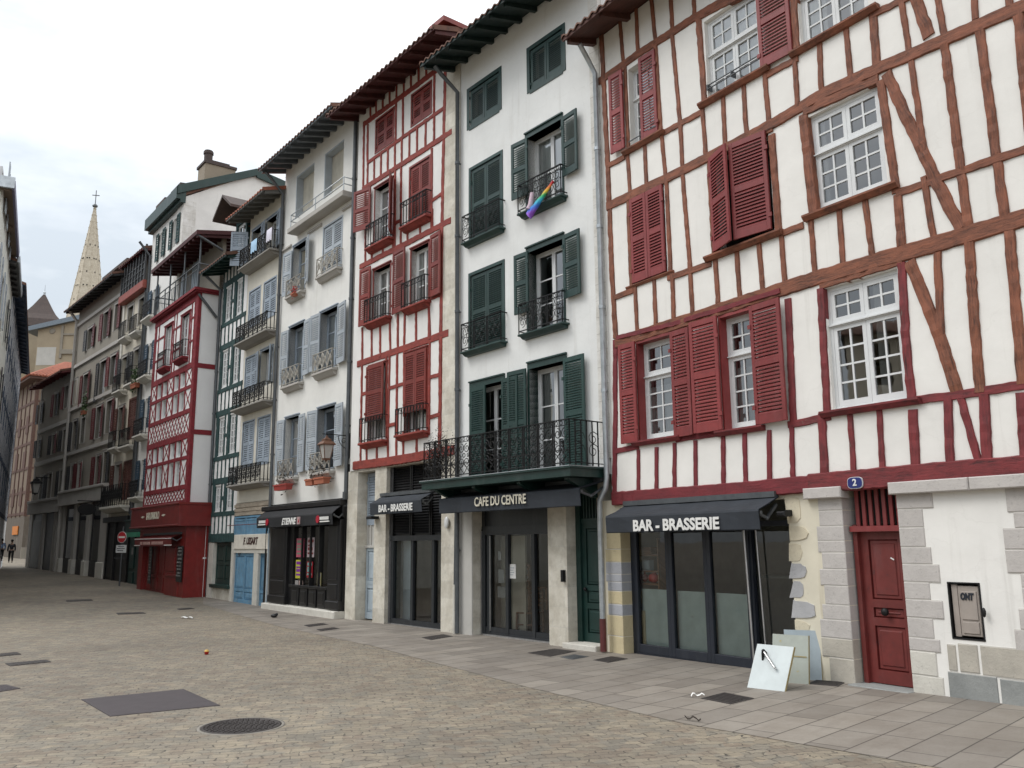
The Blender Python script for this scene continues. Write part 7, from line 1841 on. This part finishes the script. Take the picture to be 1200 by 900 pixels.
mb = MB(); mb.lathe([(Rm, -.05), (Rm, .010), (Rm * .93, .014), (Rm * .92, .006), (0.001, .007)], n=40)
for i in range(-5, 6):
    w = math.sqrt(max(0, .82 - (i / 6.2) ** 2)) * Rm
    for k in range(int(w / .055) * 2 + 1): x = -w + k * .055; mb.box(x, x + .028, i * Rm / 6.2 - .022, i * Rm / 6.2 + .022, .006, .013)
mb.build('cover_plate', m_cast, r)
mb = MB(); mb.lathe([(Rm * 1.09, -.05), (Rm * 1.09, .008), (Rm * 1.01, .009), (Rm * 1.01, -.02)], n=40); mb.build('cover_frame', rock('worn_frame_stone', (.26, .24, .21), (.15, .14, .12)), r)
def pq(cx, cy, w, hgt, sk=0): return [(cx - w / 2 - sk, cy + hgt * .1), (cx + w / 2 - sk * 2, cy - hgt / 2), (cx + w / 2 + sk, cy - hgt * .1), (cx - w / 2 + sk * 2, cy + hgt / 2)]
for q, lb in (([(6, 778), (55, 773.5), (60, 776), (12, 781)], 'thin dark drain cover in the setts above the large plate'),
              ([(-12, 768), (20, 764.5), (25, 767), (-8, 770.5)], 'dark drain cover cut by the left frame edge, farther of two'),
              ([(-25, 806), (8, 803), (24, 807), (-12, 813)], 'dark corner of a plate at the left frame edge, nearest one'),
              ([(136, 718.6), (168, 717.6), (171, 719.2), (138, 720.4)], 'narrow dark cover in mid square in front of the red bar'),
              ([(77, 703.6), (107, 702.2), (109, 704), (78, 705.4)], 'narrow dark cover far left where the street narrows'),
              ([(207, 713.6), (224, 712.4), (228, 713.6), (210, 715)], 'small dark cover beside the pavement near the green timbered house'),
              ([(356, 733), (378, 730.5), (385, 732), (362, 735)], 'dark cover on the pavement before the black shop, left one of a close pair'),
              ([(371, 738), (392, 735.5), (398, 737), (376, 740)], 'dark cover on the pavement before the black shop, right one of a close pair'),
              ([(494, 747.5), (520, 743.5), (531, 746), (505, 750.5)], 'worn cover in the pavement between the two brasserie pillars'),
              ([(618, 765.5), (650, 760.5), (676, 763.5), (645, 770)], 'square dark cover in front of the cafe stone pier'),
              ([(656, 770.5), (674, 767.5), (690, 770), (671, 773.5)], 'small blue-grey cover between two dark ones before the green door'),
              ([(695, 774), (717, 769.5), (736, 772.5), (713, 777)], 'dark brown cover at the foot of the red-footed downpipe'),
              ([(821, 819), (849, 812), (884, 819), (856, 826)], 'dark square drain cover just in front of the leaning white panels'),
              ([(946, 802), (956, 797.5), (992, 800), (982, 805)], 'dark mat-like cover between the leaning panels and red door')):
    cover(q, 'drain_cover', lb, m_zincd if 'blue-grey' in lb else (m_asph if 'corner of a plate' in lb else m_cast))

# panels leaning against the wall by the door
m_pan = paint('panel_white_blue', (.47, .52, .525), .45, .12); m_pan2 = paint('panel_greenish', (.40, .43, .385), .5, .18, .1, (.42, .38, .22)); m_pan3 = paint('panel_blue_side', (.36, .42, .455), .5, .18)
m_edge = plain('raw_board_edge', (.34, .28, .14), .8)
def lean_panel(bl, br, up_px, name, label, mat, lean, t=.035, w=None, H=None):
    A = on_ground(*bl); B = on_ground(*br); xv = (B - A); xv.z = 0; Wd = xv.length; xv.normalize(); back = Vector((-xv.y, xv.x, 0))
    if back.dot(H2.yi) < 0: back = -back
    r_ = empty(name, A, math.atan2(xv.y, xv.x)); tag(r_, label, 'panel', 'panels leaning by the red door')
    mb = MB(); c, s_ = math.cos(lean), math.sin(lean)
    def q(x, y, z): return (x, y * c + z * s_, z * c - y * s_)
    pts = [q(x, y, z) for z in (0.0, H) for y in (0, t) for x in (0, Wd)]
    mb.poly([pts[i] for i in (0, 1, 3, 2, 4, 5, 7, 6)], [(0, 3, 2, 1), (4, 5, 6, 7), (0, 1, 5, 4), (1, 2, 6, 5), (2, 3, 7, 6), (3, 0, 4, 7)]); mb.build('board', mat, r_)
    mb = MB(); e = .004
    pts = [q(x, y, z) for z in (0.004, H + e) for y in (.005, t - .004) for x in (Wd, Wd + .006)]
    mb.poly([pts[i] for i in (0, 1, 3, 2, 4, 5, 7, 6)], [(0, 3, 2, 1), (4, 5, 6, 7), (0, 1, 5, 4), (1, 2, 6, 5), (2, 3, 7, 6), (3, 0, 4, 7)]); mb.build('board_edge', m_edge, r_)
    return r_, q, Wd
r_, q, Wd = lean_panel((875.5, 806), (919, 811), None, 'leaning_panel', 'front white panel with a metal bar handle leaning lowest beside the glass front', m_pan, rad(30), H=.58)
mb = MB(); a = Vector(q(Wd * .30, -.05, .46)); b = Vector(q(Wd * .68, -.05, .27)); mb.tube([a, b], .015, 10); mb.tube([Vector(q(Wd * .68, -.02, .27)), b], .012, 8); mb.build('handle', m_steel, r_)
mb = MB(); mb.ball(q(Wd * .28, -.05, .47), .026, 10); mb.tube([q(Wd * .28, .0, .47), q(Wd * .28, -.06, .47)], .022, 8); mb.box(*(lambda p_: (p_[0] - .012, p_[0] + .012, p_[1] - .012, p_[1] + .012, p_[2] - .10, p_[2]))(q(Wd * .25, -.04, .46))); mb.build('handle_knob', m_iron, r_)
r_, q, Wd = lean_panel((905, 799), (947.5, 802.5), None, 'leaning_panel', 'middle panel, pale greenish and larger, leaning behind the one with a handle', m_pan2, rad(10), H=.60)
mb = MB(); a = [q(x, -.006, z) for z in (.33, .345) for x in (0.02, Wd - .02)]; mb.poly([a[0], a[1], a[3], a[2]], [(0, 1, 2, 3)]); mb.build('seam', m_edge, r_)
r_, q, Wd = lean_panel((921, 796), (963.5, 798), None, 'leaning_panel', 'rearmost blue-grey panel, nearest the door stones', m_pan3, rad(7), H=.63)

# litter
def litter(px, py, build, name, label, cat, mat):
    P = on_ground(px, py); mb = MB(); build(mb); o = mb.build(name, mat); o.location = (P.x, P.y, gz(P.x, P.y) + .004); tag(o, label, cat, None); return o
P = on_ground(242, 767); r = empty('paper_cup', (P.x, P.y, gz(P.x, P.y))); tag(r, 'crushed red and yellow paper cup alone in the middle of the setts', 'litter')
MB().lathe([(.001, 0), (.032, 0), (.038, .045), (.042, .05)], n=12).build('cup', m_redpl, r); MB().lathe([(.042, .05), (.034, .07), (.02, .08), (.001, .08)], n=12).build('cup_rim', plain('cup_yellow', (.55, .35, .08), .6), r)
def scrap(w, l, c): 
    def f(mb):
        n_ = 6; vs = []; fs = []
        for i in range(n_ + 1):
            t = i / n_; x = -l / 2 + l * t; z = .008 + .035 * math.sin(t * 5 + c) ** 2; y = .06 * math.sin(t * 3 + c)
            vs += [(x, y - w / 2 * (1 - .5 * t), z), (x, y + w / 2 * (1 - .5 * t), z + .01), (x, y, z - .006)]
        for i in range(n_):
            for k in range(3): fs.append((i * 3 + k, i * 3 + (k + 1) % 3, i * 3 + 3 + (k + 1) % 3, i * 3 + 3 + k))
        mb.poly(vs, fs)
    return f
litter(818, 818, scrap(.03, .15, .4), 'paper_strip', 'white torn paper strip beside the drain before the panels', 'litter', m_letter)
litter(219, 725, scrap(.16, .32, 1.), 'paper_scrap', 'white paper scrap on the setts near the pavement of the green timbered house', 'litter', m_letter)
litter(321, 724, lambda mb: (mb.ball((0, 0, .05), .085, 8, (1.1, .8, .6)), mb.ball((.06, .02, .08), .04, 8)), 'rubbish_bag', 'small crumpled black bag on the pavement by the black shop corner', 'litter', m_black)
litter(812, 845, scrap(.03, .14, 2.), 'dead_leaf', 'dark dead leaf at the edge of setts and slabs', 'litter', m_dry)

# rainbow windsock over the balcony rail
h = G2
m_rain, t_, p_ = mat_base('rainbow_cloth')
tcx = N(t_, 'ShaderNodeTexCoord'); s3 = N(t_, 'ShaderNodeSeparateXYZ'); t_.links.new(tcx.outputs['Generated'], s3.inputs[0])
rr_ = N(t_, 'ShaderNodeValToRGB'); e = rr_.color_ramp; e.interpolation = 'EASE'
cols_ = [(0, (.30, .12, .62)), (.16, (.26, .08, .55)), (.30, (.04, .14, .60)), (.44, (.02, .33, .50)), (.58, (.02, .36, .12)), (.70, (.60, .42, .02)), (.80, (.65, .18, .02)), (.90, (.50, .02, .03)), (1.0, (.40, .01, .03))]
while len(e.elements) < len(cols_): e.elements.new(.5)
for el, (q_, c_) in zip(e.elements, cols_): el.position = q_; el.color = (*c_, 1)
t_.links.new(s3.outputs[2], rr_.inputs[0]); t_.links.new(rr_.outputs[0], p_.inputs['Base Color']); p_.inputs['Roughness'].default_value = .6
a = h.p(648, 212, .21); b = h.p(621, 253, .21); mb = MB(); n_ = 16; pts = []
A3 = Vector((a[0], -.20, a[1])); B3 = Vector((b[0], -.24, b[1]))
vs = []; fs = []; m_ = 10
for i in range(n_ + 1):
    t = i / n_; c = A3.lerp(B3, t) + Vector((0, -.03 * math.sin(t * 3.1), -.05 * math.sin(t * 3.1))); rw = .03 + .075 * t ** 1.2
    ax = (B3 - A3).normalized(); u_ = Vector((0, 1, 0)); v_ = ax.cross(u_).normalized()
    for k in range(m_): an = 2 * math.pi * k / m_ + t * 2.2; f_ = rw * (1 + .22 * math.cos(an * 5)); vs.append(tuple(c + v_ * math.cos(an) * f_ + u_ * math.sin(an) * f_ * .45))
for i in range(n_):
    for k in range(m_): fs.append((i * m_ + k, i * m_ + (k + 1) % m_, (i + 1) * m_ + (k + 1) % m_, (i + 1) * m_ + k))
fs.append(tuple(range(m_))); fs.append(tuple(n_ * m_ + k for k in range(m_ - 1, -1, -1)))
mb.poly(vs, fs, True)
o0 = empty('windsock', h.world(A3.x, A3.y, A3.z), math.atan2(h.xr.y, h.xr.x)); tag(o0, 'rainbow coloured cloth windsock hung over an upper balcony rail of the white house', 'windsock')
mb.v = [tuple(Vector(v) - A3) for v in mb.v]; mb.build('cloth', m_rain, o0)
a = h.p(623.5, 226, .21); mb = MB(); mb.tube([Vector((a[0], -.20, a[1])) - A3, Vector((a[0] - .02, -.23, a[1] - .25)) - A3, Vector((b[0] + .02, -.25, b[1] + .12)) - A3], .045, 8, r1=.07); mb.build('tail', plain('cloth_pink', (.62, .48, .56), .8), o0)

# plants and planters
def foliage(mb, c, rx, ry, rz, n_, s_=.06):
    for _ in range(n_):
        d_ = Vector((random.gauss(0, .5) * rx, random.gauss(0, .5) * ry, random.gauss(0, .5) * rz)) + Vector(c)
        a = Vector((random.uniform(-1, 1), random.uniform(-1, 1), random.uniform(-.6, 1))).normalized() * s_; b = a.cross(Vector((random.random(), random.random(), random.random()))).normalized() * s_ * .45
        mb.poly([d_ - a, d_ + b, d_ + a, d_ - b], [(0, 1, 2, 3)])
def planter(h, px, py, w, hgt, name, label, potm, leafm, n_, off=.22, top=.2, d_=.2, s_=.05, cat='planter', group=None):
    x, z = h.p(px, py, off); r_ = empty(name, h.world(x, -off, z), math.atan2(h.xr.y, h.xr.x)); tag(r_, label, cat, group)
    if potm:
        mb = MB(); mb.poly([(-w * .46, -d_ * .42, 0), (w * .46, -d_ * .42, 0), (w * .46, d_ * .42, 0), (-w * .46, d_ * .42, 0), (-w / 2, -d_ / 2, hgt), (w / 2, -d_ / 2, hgt), (w / 2, d_ / 2, hgt), (-w / 2, d_ / 2, hgt)], [(0, 3, 2, 1), (4, 5, 6, 7), (0, 1, 5, 4), (1, 2, 6, 5), (2, 3, 7, 6), (3, 0, 4, 7)])
        mb.box(-w / 2 - .015, w / 2 + .015, -d_ / 2 - .015, d_ / 2 + .015, hgt - .04, hgt + .003); mb.build('pot', potm, r_)
    if n_:
        mb = MB(); foliage(mb, (0, 0, hgt + top * .4), w * .55, d_ * .6, top, n_, s_); mb.build('foliage', leafm, r_)
    return r_
planter(W0, 331.5, 574.5, .95, .17, 'flower_box', 'bright red flower box with dry stalks above the left end of the black shop', m_redpl if False else paint('planter_red', (.36, .05, .04), .6), m_dry, 60, .26, .35)
planter(W0, 365, 569, .45, .17, 'flower_box', 'short terracotta flower box beside a longer one, behind the lantern', m_terra, m_dry, 40, .26, .4, group='terracotta boxes behind the lantern')
planter(W0, 377, 567, .62, .17, 'flower_box', 'longer terracotta flower box on the window rail right behind the lantern', m_terra, m_dry, 60, .26, .4, group='terracotta boxes behind the lantern')
planter(W0, 345, 347, .22, .08, 'flower_pot', 'red flowers on the rail below the yellow curtained window', m_terra, plain('petal_red', (.55, .02, .02), .6), 110, .20, .16, .14, s_=.035)
planter(G2, 514, 556, .55, .12, 'dry_plant', 'brown dried climbing plant at the left end of the long balcony', None, m_dry, 2600, .62, .50, .30, .022, 'plant')
planter(Dh, 98, 486, .5, .2, 'balcony_plant', 'dark green plant on the window ledge of the long grey house', m_terra, m_leaf, 160, .3, .6, s_=.09, cat='plant')
planter(Ch, 158, 455, .8, .2, 'balcony_plant', 'green plants on a balcony of the cream loggia house', m_terra, m_leaf, 160, .3, .5, s_=.09, cat='plant')

# things seen through the shop glass
h = H2
sx = h.p(760, 680, -.5)[0]
MB().box(sx - .30, sx + .34, .40, .62, 1.60, 1.63).box(sx - .30, sx + .34, .40, .62, 1.33, 1.36).box(sx - .30, sx + .34, .40, .62, 1.12, 1.15).box(sx - .33, sx - .30, .40, .62, .1, 1.9).box(sx + .34, sx + .37, .40, .62, .1, 1.9).build('shelf', m_wood, h.root)
mb = MB(); mb.cbox(-.20, .14, -.09, .09, 0, .12, .01); house_thing(h, [('box', mb, m_wood)], 'wooden_crate', 'light wooden crate on the top shelf behind the bar glass', 'crate', sx + .02, .5, 1.63)
for dx, lb in ((-.14, 'left red bag on the low shelf behind the bar glass'), (.13, 'right red bag on the low shelf behind the bar glass')):
    mb = MB(); mb.ball((0, 0, .085), .10, 10, (1.1, .8, .85)); mb.ball((.02, 0, .16), .05, 8, (1, .6, .8)); house_thing(h, [('bag', mb, m_redpl)], 'red_bag', lb, 'bag', sx + dx, .5, 1.15, 'red bags on the shelf')
mb = MB(); mb.cbox(-.1, .1, -.06, .06, 0, .17, .02); house_thing(h, [('box', mb, m_paleblue)], 'paper_packet', 'pale blue and white packet on the middle shelf behind the bar glass', 'packet', sx - .02, .5, 1.36)
mb = MB(); mb.box(-.17, .17, -.02, .02, 0, .62); house_thing(h, [('board', mb, m_yel_st)], 'cardboard_sheet', 'cream cardboard sheet standing behind the left glass pane of the bar', 'cardboard', sx - .1, .34, .08)
for k, (px, w_) in enumerate(((855, .2), (905, .25), (924, .22))):
    x, z = h.p(px, 690); mb = MB()
    for i in range(4 + k): mb.box(-w_ / 2, w_ / 2, -.12, .12, .05 * i, .05 * i + .04)
    house_thing(h, [('stack', mb, m_pan2)], 'stack_of_plates', ('small pale stack on the bar counter behind the third pane', 'low pale stack on the counter at the right of the steel rod', 'tall pale stack on the counter by the broken stone edge')[k], 'dishes', x + .35, 1.62 if k else 1.65, 1.30)
# wooden chairs behind the cafe glass
def chair(h, x, y, z, rz, label):
    r_ = empty('wooden_chair', h.world(x, y, z), math.atan2(h.xr.y, h.xr.x) + rz); tag(r_, label, 'chair', 'wooden chairs inside the cafe')
    MB().cbox(-.21, .21, -.21, .21, .43, .46, .01).build('seat', m_wood, r_)
    for a, b in ((-.19, -.19), (.19, -.19), (-.19, .19), (.19, .19)):
        MB().bar((a * 1.05, b * 1.05, 0), (a, b, .43 if b < 0 else .90), .035).build('leg', m_wood, r_)
    mb = MB()
    for z_ in (.56, .68, .80, .88): mb.box(-.18, .18, .175, .20, z_, z_ + .05)
    mb.build('backrest', m_wood, r_)
    mb = MB(); mb.box(-.18, .18, -.2, -.18, .2, .23); mb.box(-.2, -.18, -.18, .18, .16, .19); mb.box(.18, .2, -.18, .18, .16, .19); mb.build('stretcher', m_wood, r_)
h = G2
cx = h.p(630, 700, -.95)[0] - .2
chair(h, cx - .05, .95, 0, .3, 'lowest wooden chair behind the right cafe glass'); chair(h, cx + .02, 1.0, .50, 2.9, 'wooden chair stacked upside-up on the lowest one in the cafe'); chair(h, cx - .95, 1.1, 0, -.4, 'wooden chair standing alone behind the middle cafe glass')

# ================================================================ people far down the street
def skin_mesh(name, joints, edges, mat, parent, sub=2):
    me = bpy.data.meshes.new(name); me.from_pydata([j[0] for j in joints], edges, []); o = bpy.data.objects.new(name, me); COL.objects.link(o)
    o.modifiers.new('skin', 'SKIN'); 
    for v, j in zip(me.skin_vertices[0].data if me.skin_vertices else [], joints): v.radius = (j[1], j[1] * (j[2] if len(j) > 2 else 1))
    if not me.skin_vertices:
        bm = bmesh.new(); bm.from_mesh(me); lay = bm.verts.layers.skin.verify()
        for v, j in zip(bm.verts, joints): v[lay].radius = (j[1], j[1] * (j[2] if len(j) > 2 else 1)); v[lay].use_root = (v.index == 0)
        bm.to_mesh(me); bm.free()
    s_ = o.modifiers.new('sub', 'SUBSURF'); s_.levels = sub; s_.render_levels = sub
    dg = bpy.context.evaluated_depsgraph_get(); m2 = bpy.data.meshes.new_from_object(o.evaluated_get(dg)); m2.name = name
    bpy.data.objects.remove(o); m2.materials.clear(); m2.materials.append(mat)
    for f in m2.polygons: f.use_smooth = True
    o = bpy.data.objects.new(name, m2); COL.objects.link(o); o.parent = parent; return o
m_skin = plain('skin', (.42, .27, .20), .6); m_hair = plain('hair_dark', (.02, .015, .012), .7)
def person(loc, rz, label, topm, legm, stride=.22, s_=1.0):
    r_ = empty('person', loc, rz); r_.scale = (s_,) * 3; tag(r_, label, 'person', 'people walking down the street')
    P_ = [((0, 0, .95), .125, .8), ((0, 0, 1.15), .12, .75), ((0, 0, 1.38), .15, .62), ((0, 0, 1.50), .06), ((0, -.01, 1.58), .065), ((0, -.015, 1.68), .10, 1.1),
          ((.19, 0, 1.42), .06), ((.25, .06, 1.16), .045), ((.25, -.04, .92), .035), ((.25, -.07, .82), .035, .6),
          ((-.19, 0, 1.42), .06), ((-.25, -.05, 1.16), .045), ((-.25, .08, .93), .035), ((-.25, .12, .83), .035, .6),
          ((.10, 0, .88), .095), ((.10, -stride * .6, .48), .065), ((.10, -stride * .5, .09), .042), ((.10, -stride * .5 - .16, .035), .035, .8),
          ((-.10, 0, .88), .095), ((-.10, stride * .2, .48), .065), ((-.10, stride * 1.1, .12), .042), ((-.10, stride * 1.1 - .13, .035), .035, .8)]
    E_ = [(0, 1), (1, 2), (2, 3), (3, 4), (4, 5), (2, 6), (6, 7), (7, 8), (8, 9), (2, 10), (10, 11), (11, 12), (12, 13), (0, 14), (14, 15), (15, 16), (16, 17), (0, 18), (18, 19), (19, 20), (20, 21)]
    b_ = skin_mesh('body', P_, E_, m_skin, r_)
    J = [(P_[i][0], P_[i][1] + .022, *(P_[i][2:])) for i in (0, 1, 2, 6, 7, 8, 10, 11, 12)]
    skin_mesh('jacket', J, [(0, 1), (1, 2), (2, 3), (3, 4), (4, 5), (2, 6), (6, 7), (7, 8)], topm, r_)
    J = [(P_[i][0], P_[i][1] + .018, *(P_[i][2:])) for i in (0, 14, 15, 16, 18, 19, 20)]
    skin_mesh('trousers', J, [(0, 1), (1, 2), (2, 3), (0, 4), (4, 5), (5, 6)], legm, r_)
    MB().ball((0, .012, 1.735), .112, 12, (.92, 1.05, .95)).build('hair', m_hair, r_)
    for i in (17, 21): c = P_[i][0]; MB().ball((c[0], c[1] + .05, .045), .06, 8, (.75, 2.0, .7)).build('shoe', m_whitep if i == 17 and topm is m_navy else m_black, r_)
    mb = MB(); mb.ball((0, -.125, 1.66), .018, 6); mb.build('nose', m_skin, r_)
def stand(px, py): P = on_ground(px, py); return P
P = stand(12, 659.5); hgt = (at_depth(14, 632.5, P.y).z - P.z) / 1.80
person(P, math.atan2(-T_AX.x, T_AX.y) + rad(175), 'person in dark jacket and dark trousers with white shoes, walking at the far left', m_navy, m_black, .25, hgt)
P = stand(0.5, 657.5); hgt = (at_depth(2, 631.5, P.y).z - P.z) / 1.80
person(P, math.atan2(-T_AX.x, T_AX.y) + rad(165), 'person in light blue top and black trousers at the left frame edge', paint('cloth_light_blue', (.35, .48, .72), .8), m_black, .2, hgt)
